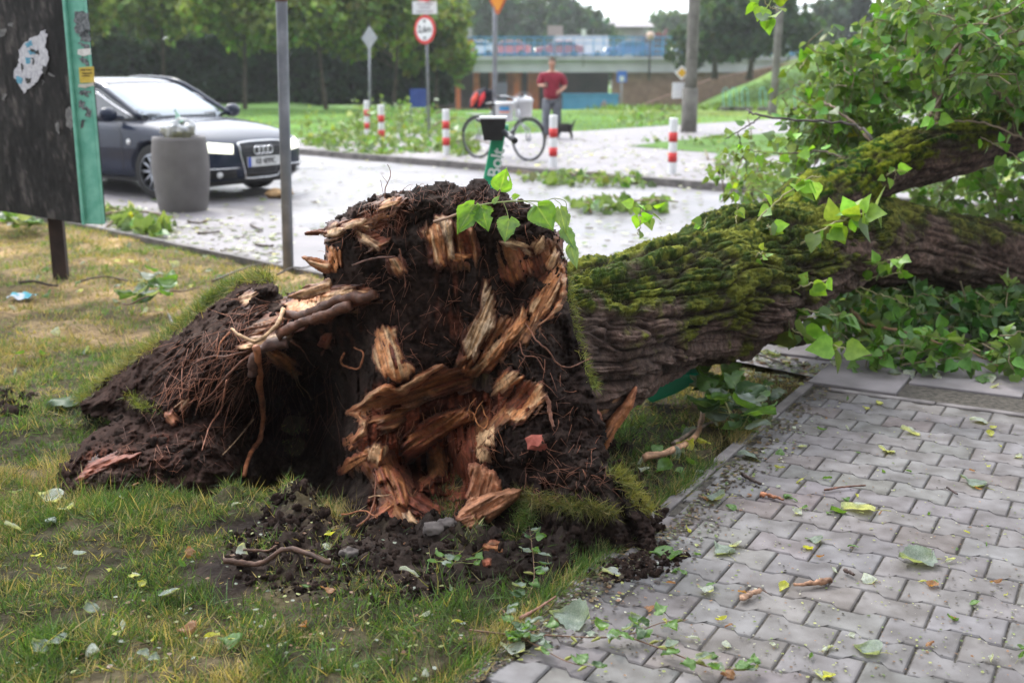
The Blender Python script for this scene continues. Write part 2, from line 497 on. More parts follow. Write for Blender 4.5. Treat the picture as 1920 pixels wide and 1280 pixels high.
def band(name, poly, z, m, res=1.0):
    V = np.array([(x, y, z) for x, y in poly])
    o = build(name, V, [np.arange(len(V))[None]], m, smooth=False); tag(o, kind='structure'); return o
def s_poly(s0, s1, x0, x1):
    return [(x0, s0 - x0), (x1, s0 - x1), (x1, s1 - x1), (x0, s1 - x0)]
band('footway', s_poly(S_NEAR, S_ROAD, -60, 12), 0.0, MT['sidewalk'])
band('road', s_poly(S_ROAD, S_KERB - .12, -60, 40), -0.02, MT['asphalt'])
mk = M()
for i in range(130):                                  # far kerb stones
    x0 = -5.2 + i * .5
    c = (x0 + .25) ; y = S_KERB - .06 - c * 1.0
    mk.box((c, y + .0, -.02), (.70, .15, .2), rz=-pi / 4)
tag(mk.build('kerb', MT['kerb'], smooth=False), kind='structure')
mk = M()
for i in range(60):                                   # thin edging between the lawn and the footway
    c = -14 + i * .25
    mk.box((c, S_NEAR - .03 - c, -.03), (.35, .05, .09 + .012 * random.random()), rz=-pi / 4)
tag(mk.build('lawn_edging', MT['kerb'], smooth=False), kind='structure')

fp = [(-5.2, S_KERB + 5.2)] + [(x, S_KERB - x) for x in (-2, 2, 6, 12, 24)]
up = [tuple(G(u, v)[:2]) for u, v in [(1920, 212), (1520, 222), (1230, 240), (1100, 249), (880, 258), (720, 250), (560, 264)]]
band('far_footway', fp + [(24, 31)] + up, .045, MT['sidewalk'])
wd = np.array([G(u, v, .05)[:2] for u, v in [(1180, 274), (1300, 261), (1480, 250), (1920, 246), (1920, 330), (1480, 293), (1330, 286)]])
mk = M(); n = 40
wv = []
ctr = wd.mean(0)
ringpts = smoothline(np.r_[wd, wd[:1]], 60)[:-1, :2]
Vw = [np.r_[ctr, .10]]; Fw = []
for k, f in enumerate((.35, .7, 1.0)):
    for q in ringpts: Vw.append(np.r_[ctr + (q - ctr) * f, .1 - (.045 if f == 1 else 0)])
nr = len(ringpts)
F3 = [(0, 1 + i, 1 + (i + 1) % nr) for i in range(nr)]
F4 = [(1 + k * nr + i, 1 + (k + 1) * nr + i, 1 + (k + 1) * nr + (i + 1) % nr, 1 + k * nr + (i + 1) % nr) for k in (0, 1) for i in range(nr)]
tag(build('grass_verge', Vw, [np.array(F3), np.array(F4)], MT['lawnfar'], col=np.array([.09, .17, .04]) * np.ones((len(Vw), 3))), kind='structure')

# pavers, each a bone-shaped concrete block with a chamfer, laid in one sheet
PL, PP, AMP = .2, .1405, .0115
hl, hw, g = PL / 2 - .0028, PP / 2 - .0026, AMP
top = [(-hl, hw + g), (-.06, hw + g), (-.04, hw - g), (.04, hw - g), (.06, hw + g), (hl, hw + g)]
outl = np.array(top + [(x, -y) for x, y in top[::-1]])[::-1]
def ins(o, d):
    s = np.sign(o); return o - s * d
rings = [(ins(outl, .0075), 0.0), (ins(outl, .0035), -.0012), (outl, -.006), (outl, -.04)]
k = len(outl)
tf4 = np.array([(r * k + i, r * k + (i + 1) % k, (r + 1) * k + (i + 1) % k, (r + 1) * k + i) for r in range(3) for i in range(k)])
rr = rings[0][0]
Vp, F4p, Fcap, Cp = [], [], [], []
nv = 0
for r in range(-12, 16):
    for c in range(-6, 17):
        cx = c * PL + (.1 if r % 2 else 0) - .1; cy = r * PP
        if cx + .1 < -.70 or cy > 2.2: continue
        dz = rng.normal() * .0009; tx, ty = rng.normal(size=2) * .006
        col = np.array([.182, .173, .171]) * (1 + .055 * rng.normal()) * (1 + .015 * rng.normal(size=3))
        if rng.random() < .06: col = col * np.array([.93, .88, .86])
        vs = []
        for o, z in rings:
            oo = o + np.array([cx, cy]); oo[:, 0] = np.maximum(oo[:, 0], -.722 + (0.0 if z > -.003 else -.002) + (.004 if z > -.0005 else 0))
            wx, wy = unlat(oo[:, 0], oo[:, 1])
            vs.append(np.c_[wx, wy, .012 + z + dz + tx * (o[:, 0]) + ty * o[:, 1]])
        V = np.concatenate(vs); Vp.append(V); F4p.append(tf4 + nv)
        # cap: strips across the bone
        Fcap.append(np.array([(i, i + 1, k - 2 - i, k - 1 - i) for i in range(5)]) + nv)
        Cp.append(np.repeat(col[None], len(V), 0)); nv += len(V)
Vp = np.concatenate(Vp); Cp = np.concatenate(Cp)
d1 = fbm(Vp * 2.1, 3, 12)[:, None]
d2 = fbm(Vp * 9, 3, 14)[:, None]; Cp = Cp * (1 - .16 * np.clip(d1, 0, 1) - .10 * np.clip(d2, 0, 1))
ud, vd = proj(Vp); dirt = np.exp(-(np.hypot((ud - 1180) / 150, (vd - 1090) / 60)) ** 2)[:, None]
Cp = Cp * (1 - .45 * dirt)
paving = build('paving', Vp, [np.concatenate(F4p)[:, ::-1], np.concatenate(Fcap)[:, ::-1]], MT['paver'], col=Cp, smooth=False)
tag(paving, kind='structure')
q = [unlat(a, b) for a, b in [(-.74, -2.2), (4.6, -2.2), (4.6, 4.4), (-.74, 4.4)]]
band('paving_bed', q, .0035, MT['sand'])

mk = M()                                              # kerb strip along the pavers
b0 = -2.2
while b0 < 2.27:
    ln = .98; a0 = -.752 + rng.normal() * .002
    cx, cy = unlat(a0, b0 + ln / 2)
    if b0 + ln > 2.3: ln = 2.3 - b0; cx, cy = unlat(a0, b0 + ln / 2)
    mk.box((cx, cy, -.03), (.048, ln - .006, .09), rz=TH + rng.normal() * .002)
    b0 += .98
for a in np.arange(-.6, 3.4, .5):
    cx, cy = unlat(a + .2, 2.222); mk.box((cx, cy, -.02), (.494, .045, .066), rz=TH)
o = mk.build('paving_kerb', mat('edging_concrete', (.09, .08, .078), (.22, .2, .195), 9, .8, .003, 120, detail=9), smooth=False)
bv = o.modifiers.new('b', 'BEVEL'); bv.width = .005; bv.segments = 2
tag(o, kind='structure')

mk = M()
def slab(a0, a1, b0, b1, z=.016, t=0):
    cx, cy = unlat((a0 + a1) / 2, (b0 + b1) / 2)
    R = np.array(Matrix.Rotation(TH + t, 3, 'Z') @ Matrix.Rotation(rng.normal() * .006, 3, 'X') @ Matrix.Rotation(rng.normal() * .006, 3, 'Y'))
    mk.box((cx, cy, z - .03), (a1 - a0 - .008, b1 - b0 - .008, .06), R=R)
slab(-.76, -.335, 2.262, 2.80, .022)
for j in range(4):
    for i in range(7):
        b = 2.505 + j * .52; a = -.33 + i * .52
        if i > 0 or j >= 0: slab(a, a + .52, b, b + .52)
    for i in range(1, 4):
        a = -.33 - i * .5 - .02
        if j == 0 and i >= 1: continue
        slab(a, a + .5, 2.30 + j * .5, 2.80 + j * .5)
slab(.25, .75, 2.255, 2.50, .014)
slab(.76, 1.3, 2.255, 2.50, .014)
slab(1.32, 1.8, 2.255, 2.50, .014)
o = mk.build('slab_footpath', MT['slab'], smooth=False)
bv = o.modifiers.new('b', 'BEVEL'); bv.width = .006; bv.segments = 2
tag(o, kind='structure')
# ---------------------------------------------------------------- background: trees, hedge, bridge, house
def leafcloud(n, blobs, size, base, var=.3, flat=.0):
    """leaf clumps through the volume of several ellipsoids (c, r)"""
    w = np.array([np.prod(b[1]) ** .7 for b in blobs]); w /= w.sum()
    which = rng.choice(len(blobs), n, p=w)
    c = np.array([b[0] for b in blobs], float)[which]; r = np.array([b[1] for b in blobs], float)[which]
    d = randunit(n); rad = rng.uniform(.35, 1.0, n) ** .6
    p = c + d * r * rad[:, None]
    p = p + .18 * r * np.stack([fbm(p / r.max() * 4, 2, 1), fbm(p / r.max() * 4, 2, 2), fbm(p / r.max() * 4, 2, 3)], -1)
    gap = fbm(p / np.mean(r) * 3.2, 2, int(n) % 50); k = gap > -.38
    p, d = p[k], d[k]; n = len(p)
    cl = 1 + .30 * fbm(p / np.mean(size) * .18, 2, 7)[:, None]
    col = leafcol(n, base, var) * cl
    q = np.array([(-.5, 0, 0), (0, -.3, .1), (.5, 0, 0), (.3, .6, -.1), (0, .9, .05), (-.35, .5, -.08)])
    V, F, C = inst(q, [np.array([(0, 1, 2, 3)]), np.array([(0, 3, 4, 5)])], p, frames(randunit(n), d + .8 * randunit(n)), rng.uniform(size * .6, size * 1.4, n), np.clip(col, .003, .8))
    return V, F, C
def bgtree(name, x, y, z, h, cr, label, base=(.05, .10, .03), n=2600, size=.22, trunk=.14, crown0=.3, group=None, shape='round', kindcat='tree', clear=True):
    t = thing(name, (x, y, z), label, kindcat, group)
    m = M(); hb = h * crown0
    pts = smoothline([(0, 0, -.3), (.1 * cr * random.uniform(-1, 1), 0, hb), (.15 * cr * random.uniform(-1, 1), 0, h * .85)], 10)
    m.tube(pts, np.linspace(trunk, trunk * .25, 10), 8)
    for k in range(7):
        a = random.uniform(0, 2 * pi); z0 = random.uniform(hb * .8, h * .6); p0 = np.array([0, 0, z0]); p1 = p0 + np.array([cos(a) * cr * .7, sin(a) * cr * .7, h * .22])
        m.tube(smoothline([p0, (p0 + p1) / 2 + np.array([0, 0, -.03 * h]), p1], 6), np.linspace(trunk * .4, trunk * .1, 6), 5)
    m.build('trunk', MT['trunk'], t)
    blobs = []
    if shape == 'column':
        for k in range(7): f = (k + .5) / 7; blobs.append(((0, 0, hb + (h - hb) * f), (cr * (1 - abs(f - .45) * .9), cr * (1 - abs(f - .45) * .9), (h - hb) * .13)))
    else:
        for k in range(11):
            a = random.uniform(0, 2 * pi); f = random.random(); rr = cr * (.62 if f < .7 else .35)
            blobs.append(((cos(a) * rr, sin(a) * rr, hb + (h - hb) * (.15 + .7 * f)), (cr * random.uniform(.38, .55), cr * random.uniform(.38, .55), (h - hb) * random.uniform(.16, .26))))
        blobs.append(((0, 0, hb + (h - hb) * .5), (cr * .6, cr * .6, (h - hb) * .4)))
    V, F, C = leafcloud(n, blobs, size, base)
    build('crown', V, F, MT['bush'], t, C)
    return t
def at(u, Yd): return (u - 960) / FPX * Yd / CT * 1.0
# hedge wall covered in ivy
def hx(u, Yd): return float(P(u, 133, Yd)[0])
hd_ = thing('hedge', (hx(500, 58), 59, -.1), 'tall dark green hedge running behind the young trees and the lawn', 'hedge')
x0, x1 = hx(-60, 58), hx(846, 58)
m = M()
nn = 15000
px_ = rng.uniform(x0, x1, nn); pz = rng.uniform(-.1, 3.1, nn); py = 59 + rng.normal(size=nn) * .25 + .5 * fbm(np.stack([px_ * .3, pz * .5, 0 * pz], -1), 2, 3)
p = np.stack([px_, py, pz + .25 * fbm(np.stack([px_ * .5, 0 * pz, 0 * pz], -1), 2, 6)], -1)
q = np.array([(-.5, 0, 0), (0, -.3, .1), (.5, 0, 0), (.3, .6, -.1), (0, .9, .05), (-.35, .5, -.08)])
V, F, C = inst(q, [np.array([(0, 1, 2, 3)]), np.array([(0, 3, 4, 5)])], p, frames(randunit(nn), randunit(nn) + np.array([0, -1, .3])), rng.uniform(.15, .4, nn), leafcol(nn, (.02, .042, .024), .35))
build('hedge_foliage', V, F, MT['bush'], hd_, C, world=True)
m.box(((x0 + x1) / 2, 60.2, 1.3), (x1 - x0 - .6, 1.2, 3.0)); m.build('hedge_core', mat('hedge_core', (.006, .012, .006), (.012, .024, .01), 3, .95), hd_, world=True)
yt = [(-40, 52, 7.5), (120, 55, 8), (300, 54, 7.5), (455, 50, 7.0), (610, 50, 6.6), (735, 53, 6.8), (815, 56, 5.4)]
LT = ['young leafy tree at the far left, behind the poster board', 'young tree whose crown shows just right of the poster board', 'young tree above the windscreen of the dark car', 'slim young tree between the car and the metal pole', 'young tree right of the grey metal pole', 'young tree behind the round height limit sign', 'young tree at the right end of the hedge']
for (u, Yd, h), lb in zip(yt, LT):
    bgtree('young_tree', hx(u, Yd), Yd, -.1, h, 2.5 if h > 6 else 1.9, lb, (.20, .28, .08), 7500, .24, .11, .32, 'young trees along the hedge')
# bigger trees that close the top of the picture behind the hedge
for u, Yd, h, cr, lb in [(-60, 74, 13, 5.5, 'tall broad tree behind the hedge beyond the left edge'), (190, 80, 14, 5.5, 'tall broad tree behind the hedge near the mint green board side'), (460, 82, 13, 5.5, 'tall broad tree behind the hedge above the bare metal pole'), (700, 80, 12.5, 5, 'tall broad tree behind the hedge between the two sign poles'), (60, 75, 13, 5, 'tall broad tree behind the hedge at the far left'), (330, 78, 13, 5.5, 'tall broad tree behind the hedge above the dark car'), (600, 80, 12, 5, 'tall broad tree behind the hedge near the grey diamond sign'), (790, 84, 9, 3.4, 'broad tree behind the hedge next to the white building')]:
    bgtree('broad_tree', hx(u, Yd), Yd, -.1, h, cr, lb, (.17, .25, .08), 6000, .5, .25, .1, 'tall trees behind the hedge')

# ---- the road bridge
YB = 104.0
def bz(v): return float(P(960, v, YB)[2])
def bx(u): return float(P(u, 133, YB)[0])
br = thing('road_bridge', (bx(1080), YB + 5, -2.3), 'concrete road bridge with a blue railing above an underpass', 'bridge')
m = M()
zt, zb = bz(107), bz(136)
m.box(((bx(780) + bx(1500)) / 2, YB + 6, (zt + zb) / 2), (bx(1500) - bx(780), 12, zt - zb))
m.box(((bx(780) + bx(1500)) / 2, YB - .1, zt - .12), (bx(1500) - bx(780), .5, .3))
m.build('deck', MT['concrete'], br, world=True, smooth=False)
m = M()
m.box(((bx(1150) + bx(1600)) / 2, YB + 1.0, (zb - 2.9) / 2), (bx(1600) - bx(1150), 1.0, zb + 2.9))
m.build('abutment_wall', mat('abutment_stone', (.20, .12, .085), (.30, .19, .14), 1.5, .9, .01, 8), br, world=True, smooth=False)
m = M(); m.box(((bx(780) + bx(1160)) / 2, YB + 11, -.6), (bx(1160) - bx(780), .5, 4.2)); m.build('underpass_back_wall', mat('underpass_wall', (.05, .03, .035), (.10, .045, .045), .5, .9), br, world=True, smooth=False)
ORP = mat('orange_paint', (.55, .12, .04), (.7, .18, .06), 2, .6)
for u0, u1, Yo, z1 in [(853, 862, 1.2, .0), (886, 898, 2, 0), (916, 930, 4, 0), (950, 980, 5, 0), (964, 974, 1.5, 0), (990, 1012, 2.5, 0), (1030, 1040, 4, 0)]:
    m = M(); m.box(((bx(u0) + bx(u1)) / 2, YB + Yo, (zb - 2.2) / 2), (bx(u1) - bx(u0), .5, zb + 2.2)); m.build('orange_pillar', ORP, br, world=True, smooth=False)
RB_ = mat('railing_blue', (.05, .25, .48), (.08, .32, .58), 2, .5)
rl = M(); X0, X1 = bx(780), bx(1500); zr = bz(70)
rl.box(((X0 + X1) / 2, YB + .1, zr), (X1 - X0, .12, .1)); rl.box(((X0 + X1) / 2, YB + .1, zt + .25), (X1 - X0, .08, .08)); rl.box(((X0 + X1) / 2, YB + .1, (zr + zt) / 2 + .3), (X1 - X0, .05, .06))
rail = rl.build('railing', RB_, br, world=True, smooth=False)
for k in range(40):
    x = X0 + (X1 - X0) * k / 39
    m = M(); m.box((x, YB + .1, (zt + zr) / 2), (.09, .08, zr - zt)); m.build('railing_post', RB_, rail, world=True, smooth=False)
GL_ = glassy('tinted_screen', (.3, .55, .72), .2, .16)
m = M(); m.box(((X0 + X1) / 2, YB + .18, (zt + zr) / 2), (X1 - X0, .02, (zr - zt) * .9)); m.build('tinted_screen', GL_, rail, world=True, smooth=False)
# far side railing
m = M(); m.box(((X0 + X1) / 2, YB + 11.7, zt + .9), (X1 - X0, .1, .1)); m.build('far_railing', RB_, br, world=True, smooth=False)
bp = thing('hoarding', (bx(1110), 88, -2.2), 'long light blue hoarding in front of the underpass', 'hoarding')
m = M(); yy = 88
m.box((hx(1108, yy), yy, float((P(960, 178, yy)[2] - 2.2) / 2)), (hx(1156, yy) - hx(1050, yy), .12, float(P(960, 178, yy)[2] + 2.2)))
m.box((hx(1108, yy), yy - .02, float(P(960, 177, yy)[2])), (hx(1157, yy) - hx(1049, yy), .2, .12))
m.build('panel', mat('hoarding_blue', (.06, .28, .55), (.09, .34, .62), 1, .5), bp, world=True, smooth=False)

# simple car for the traffic on the bridge
def small_car(label, x, y, z, col, rz, lights=True, van=False, bus=False):
    t = thing('passing_' + ('van' if bus else 'car'), (x, y, z), label, 'van' if bus else 'car', 'traffic on the bridge')
    t.rotation_euler = (0, 0, rz)
    cm = mat('car_paint', col, col, 3, .25, spec=.6, clear=.6)
    if bus:
        m = M(); L = 10.5
        prof = [(-L / 2, .35), (L / 2, .35), (L / 2 + .05, 1.2), (L / 2 - .15, 2.75), (L / 2 - .4, 2.95), (-L / 2 + .2, 2.95), (-L / 2, 2.7)]
        m.prism(prof, 2.5, Matrix(((1, 0, 0, 0), (0, 0, -1, 1.25), (0, 1, 0, 0), (0, 0, 0, 1)))); body = m.build('body', cm, t, smooth=False)
        m = M(); m.box((0, -1.26, 1.9), (L * .95, .04, 1.0)); m.build('side_window', MT['glassd'], t, smooth=False)
        ws, R, wr = [-3.2, 3.0], 1.2, .48
    else:
        prof = [(-2.15, .35), (2.15, .35), (2.2, .6), (2.1, .85), (1.1, .98), (.35, 1.42), (-1.1, 1.46), (-1.75, 1.05), (-2.15, .98), (-2.2, .7)]
        m = M(); T = Matrix(((1, 0, 0, 0), (0, 0, -1, .86), (0, 1, 0, 0), (0, 0, 0, 1)))
        m.prism(prof, 1.72, T); body = m.build('body', cm, t, smooth=False)
        bv = body.modifiers.new('b', 'BEVEL'); bv.width = .12; bv.segments = 3
        m = M(); wn = [(.95, 1.0), (.32, 1.36), (-1.05, 1.39), (-1.55, 1.04)]
        m.prism(wn, 1.76, Matrix(((1, 0, 0, 0), (0, 0, -1, .88), (0, 1, 0, 0), (0, 0, 0, 1)))); m.build('window', MT['glassd'], t, smooth=False)
        m = M(); m.prism([(-.72, 0), (.72, 0), (.6, .5), (-.6, .5)], .03, Matrix(((0, -.75, 0, 1.1), (1, 0, 0, 0), (0, .72, 0, 1.0), (0, 0, 0, 1)))); m.build('windscreen', MT['glassw'], t, smooth=False)
        ws, R, wr = [-1.35, 1.38], .8, .32
    for wx in ws:
        for s in (-1, 1):
            m = M(); m.lathe([(.02, -.1), (wr * .95, -.1), (wr, -.05), (wr, .05), (wr * .95, .1), (.02, .1)], 20, (wx, s * R, wr), axis='Y'); w = m.build('wheel', MT['rubber'], t)
    if lights:
        for s in (-1, 1):
            m = M(); m.lathe([(.001, .03), (.13, .02), (.16, -.03), (.001, -.04)], 14, ((5.28 if bus else 2.2), s * .62, .68), axis='X'); m.build('headlight', MT['lamp'], t)
    return t
MT['glassd'] = glassy('dark_glass', (.02, .03, .04), .04)
MT['glassw'] = mat('windscreen_glass', (.25, .3, .34), rough=.06, spec=1.0, clear=1)
cz = zt
small_car('white hatchback on the bridge behind the small speed sign', bx(886), YB + 3, cz, (.7, .72, .74), pi + .05)
small_car('red car following the white hatchback on the bridge', bx(950), YB + 3.2, cz, (.6, .08, .08), pi)
small_car('dark red car on the bridge above the walking man', bx(1050), YB + 3, cz, (.35, .04, .06), pi)
small_car('blue car on the bridge near the globe lamp', bx(1183), YB + 3, cz, (.05, .12, .3), pi)
_b = small_car('white van on the bridge, its long roof showing above the railing', bx(1096), YB + 7.5, cz, (.75, .76, .78), pi, bus=True); _b.scale = (.5, .9, .68)
small_car('silver car on the bridge behind the concrete lamp post', bx(1312), YB + 3, cz, (.5, .5, .5), pi)
small_car('red car at the right end of the bridge', bx(1375), YB + 4.0, cz, (.55, .06, .05), pi)
# embankment stairs/wing wall and railing
wg = thing('wing_wall', (bx(1300), 95, -2), 'sloping brick wing wall beside the underpass', 'wall')
m = M(); pr = [(bx(1140), -2.6), (bx(1310), -2.6), (bx(1420), .6), (bx(1480), 1.9), (bx(1470), 2.3), (bx(1320), .9), (bx(1200), -1.2)]
m.prism(pr, .5, Matrix(((1, 0, 0, 0), (0, 0, 1, 99), (0, 1, 0, 0), (0, 0, 0, 1)))); m.build('wall', mat('brick_wall', (.18, .1, .08), (.26, .15, .12), 3, .9), wg, world=True, smooth=False)

def rampz(u, v, Yd): return P(u, v, Yd)
rp = thing('ramp_railing', P(1620, 140, 60), 'pale metal railing along the ramp on the grass bank', 'railing')
m = M(); 
for dz in (0, .35, .7): m.tube(smoothline([P(1545, 118 - dz * 22, 62), P(1580, 122 - dz * 22, 61), P(1640, 136 - dz * 22, 60), P(1760, 158 - dz * 22, 58)], 12), .035, 6)
m.build('rail', MT['metal'], rp, world=True)
for k in range(9):
    u = 1545 + k * 25; m = M(); v = 118 + k * 4.6; a = P(u, v, 61); m.tube([a + np.array([0, 0, -.5]), a + np.array([0, 0, .75])], .035, 6); m.build('post', MT['metal'], rp, world=True)

# trees and buildings beyond the bridge
FT = [(870, 170, 14, 7, (.045, .085, .05), 'broad tree beyond the left end of the bridge'), (930, 150, 13, 6.5, (.035, .075, .05), 'dark tree beyond the bridge behind the yellow triangle sign'), (1000, 160, 14.5, 7, (.035, .075, .05), 'tall dark tree beyond the bridge, above the bicycle'), (1060, 155, 13, 6, (.04, .08, .05), 'tall dark tree beyond the bridge, above the man'),
      (1115, 165, 9.5, 4.5, (.08, .13, .05), 'yellowish tree beyond the bridge left of the white house'), (1235, 168, 7.5, 4.2, (.10, .025, .045), 'dark red leaved tree right of the white house'), (1272, 190, 12, 6, (.06, .12, .045), 'green tree beyond the bridge right of the white house'),
      (1215, 240, 12, 8, (.06, .12, .06), 'pale distant tree behind the white house'), (1560, 130, 10, 3.2, (.05, .08, .055), 'greyish tree at the top of the grass bank')]
for u, Yd, h, cr, base, lb in FT:
    bgtree('distant_tree', hx(u, Yd), Yd, -1, h, cr, lb, base, 3000, .8, .35, .12, 'trees beyond the bridge')
bgtree('chestnut_tree', hx(1405, 82), 82, 1.2, 7.8, 4.2, 'large dark green tree between the two concrete posts', (.045, .085, .045), 9000, .42, .3, .12)
bgtree('chestnut_tree', hx(1340, 88), 88, 1.2, 7.4, 3.2, 'dark green tree directly right of the thick concrete post', (.05, .09, .05), 5000, .42, .3, .12)
bgtree('conifer', hx(1608, 118), 118, 1, 7.6, 1.6, 'dark slender evergreen on the skyline left of the fallen crown', (.010, .018, .022), 5000, .35, .2, .02, shape='column')
for u, Yd, h, cr in [(1530, 120, 5, 2.6), (1665, 110, 6, 2.4)]:
    bgtree('shrub', hx(u, Yd), Yd, 1, h, cr, 'rounded shrub on the bank left of the dark evergreen' if u < 1600 else 'rounded shrub on the bank right of the dark evergreen', (.05, .09, .04), 2000, .4, .1, .02, kindcat='shrub')
hs = thing('white_house', (hx(1175, 175), 175, -1), 'white house with a steep pale pyramid roof beyond the bridge', 'house')
cx = hx(1175, 175); s = 175 / FPX
zw = float(P(960, 70, 175)[2]); zp = float(P(960, 18, 175)[2]); ze = float(P(960, 52, 175)[2])
m = M(); m.box((cx, 175, ze / 2 - .5), (4.6, 5, ze + 1)); m.build('wall', mat('render_white', (.55, .52, .54), (.62, .6, .62), 1, .8), hs, world=True, smooth=False)
m = M(); r_ = 3.6
V = np.array([(cx - r_, 175 - r_, ze), (cx + r_, 175 - r_, ze), (cx + r_, 175 + r_, ze), (cx - r_, 175 + r_, ze), (cx - .7, 175, zp), (cx + .7, 175, zp)])
m.add(V, [np.array([(0, 1, 5, 4), (2, 3, 4, 5)]), np.array([(1, 2, 5), (3, 0, 4)])]); m.add(V[:4] - np.array([0, 0, .25]), [np.array([(3, 2, 1, 0)])]); m.build('roof', mat('pale_roof', (.5, .46, .48), (.6, .56, .58), 1, .8), hs, world=True, smooth=False)
for sx in (-1.2, 1.0):
    m = M(); m.box((cx + sx, 172.4, 3.2), (.9, .12, 1.3)); m.build('window', MT['glassd'], hs, world=True, smooth=False)
bd = thing('white_building', (hx(850, 190), 190, -1), 'pale apartment building glimpsed above the left end of the bridge', 'building')
m = M(); zz = float(P(960, 22, 190)[2]); m.box((hx(862, 190), 190, zz), (4.5, 6, 5)); m.box((hx(845, 190), 190.5, zz + 2), (3.5, 6, 7)); m.box((hx(855, 190), 191, zz / 2 - 2), (5.5, 6, zz + 2)); m.build('wall', mat('render_pale', (.5, .47, .52), (.6, .57, .6), .5, .8), bd, world=True, smooth=False)
for k in range(4):
    m = M(); m.box((hx(848 + k * 8, 190), 186.9, zz + .4), (.42, .1, 1.2)); m.build('window', MT['glassd'], bd, world=True, smooth=False)
hl_ = M()
xs = np.linspace(-500, 900, 90); 
for dy, hh, sd in ((700, 26, 1),):
    hv = []; 
    for j, (yy, kk) in enumerate(((dy - 250, 0), (dy - 120, .6), (dy, 1.0), (dy + 200, .7))):
        hv.append(np.stack([xs, yy + 0 * xs, kk * (hh + 15 * fbm(np.stack([xs / 130, 0 * xs + yy / 300, 0 * xs], -1), 3, 3)) - 3], -1))
    hv = np.stack(hv, 1); hl_.add(hv.reshape(-1, 3), grid_faces(90, 4)[:, ::-1])
tag(hl_.build('hills', mat('wooded_hill', (.05, .09, .05), (.08, .13, .07), .02, .95, 1, .3)), kind='structure')
# ---------------------------------------------------------------- street furniture, car, bicycle, people
def text_mesh(s, size, thick=.002, bold=0.0):
    cu = bpy.data.curves.new('t', 'FONT'); cu.body = s; cu.size = size; cu.extrude = thick; cu.offset = bold; cu.align_x = 'CENTER'; cu.align_y = 'CENTER'
    o = bpy.data.objects.new('t', cu); COL.objects.link(o)
    dg = bpy.context.evaluated_depsgraph_get(); me = bpy.data.meshes.new_from_object(o.evaluated_get(dg))
    V = np.array([v.co[:] for v in me.vertices]); F = [np.array([list(p.vertices)]) for p in me.polygons]
    bpy.data.objects.remove(o); bpy.data.curves.remove(cu); bpy.data.meshes.remove(me)
    return V, F
def put(V, R, loc): return np.asarray(V) @ np.asarray(R).T + np.array(loc)

# ---- poster board
dY = 7.8
gl = P(157, 420, dY); gz = float(gl[2])
bd_ = thing('poster_board', (P(90, 535, 8.1)[0], 8.2, 0), 'dark weathered poster board with a peeling mint green side on a post', 'poster board')
# board: face runs from the green edge away to the left
eA = np.array([gl[0], dY]); eB = np.array([P(0, 392, 8.55)[0], 8.55]); dirb = (eB - eA) / np.linalg.norm(eB - eA); nb_ = np.array([-dirb[1], dirb[0]])
if nb_[1] > 0: nb_ = -nb_
bw, bh, bt = 2.3, 2.6, .17
ang = math.atan2(dirb[1], dirb[0])
def bp3(a, t, z): q = eA + dirb * a - nb_ * t; return np.array([q[0], q[1], z])
nx_, nz_ = 90, 100
A_g, Z_g = np.meshgrid(np.linspace(0, bw, nx_), np.linspace(gz, gz + bh, nz_), indexing='ij')
VV = np.stack([eA[0] + dirb[0] * A_g, eA[1] + dirb[1] * A_g, Z_g], -1)
n1 = fbm(np.stack([A_g * 5, Z_g * 4, 0 * A_g], -1), 4, 5); n2 = fbm(np.stack([A_g * 22, Z_g * 14, 0 * A_g], -1), 3, 6)
C = np.array([.013, .012, .0115]) * (1 + .5 * n1 + .4 * n2)[..., None] + sstep(.45, 1.0, n2 + .5 * n1)[..., None] * np.array([.035, .03, .027])
st = sstep(.3, .9, fbm(np.stack([A_g * 9, Z_g * 1.2, 0 * A_g], -1), 3, 8))[..., None]
C = C * (1 - .6 * st)
VV = VV + np.array([nb_[0], nb_[1], 0]) * (.003 * n2)[..., None]
pm = M(); pm.add(VV.reshape(-1, 3), grid_faces(nx_, nz_), np.clip(C.reshape(-1, 3), .004, 1))
for a0, a1 in ((0, bw),):
    q = [bp3(a0, 0.004, gz), bp3(a1, .004, gz), bp3(a1, bt, gz), bp3(a0, bt, gz), bp3(a0, .004, gz + bh), bp3(a1, .004, gz + bh), bp3(a1, bt, gz + bh), bp3(a0, bt, gz + bh)]
    pm.add(np.array(q), [np.array([(0, 1, 2, 3), (4, 5, 6, 7), (0, 4, 5, 1), (1, 5, 6, 2), (2, 6, 7, 3), (3, 7, 4, 0)])], (.02, .02, .02))
MT['board'] = mat('weathered_board', (.7, .7, .7), (1.3, 1.3, 1.3), 25, .8, .002, 90, attr=True, spec=.15)
brd = pm.build('board', MT['board'], bd_, world=True, col=True, smooth=False)
# green side: sheet-metal edge, facing right
MTG = mat('mint_green_paint', (.10, .34, .25), (.17, .45, .34), 14, .5, .0015, 60, spec=.4)
side_dir = np.array([0.97, -.25]); side_dir /= np.linalg.norm(side_dir)
gw = .145
def gp(a, z, off=0.0): q = eA + side_dir * a + np.array([-side_dir[1], side_dir[0]]) * -off; return np.array([q[0], q[1], z])
pm = M()
for a0, a1, off in ((0.0, gw, 0.0),):
    R = np.array([[side_dir[0], -side_dir[1], 0], [side_dir[1], side_dir[0], 0], [0, 0, 1]])
    c = gp(gw / 2, gz + bh / 2); c = c + R @ np.array([0, .02, 0])
    pm.box(c, (gw, .04, bh), R=R)
    pm.box(gp(0.012, gz + bh / 2) + R @ np.array([0, -.012, 0]), (.024, .03, bh + .004), R=R)
sd_o = pm.build('green_side', MTG, bd_, world=True, smooth=False); bv = sd_o.modifiers.new('b', 'BEVEL'); bv.width = .006; bv.segments = 2
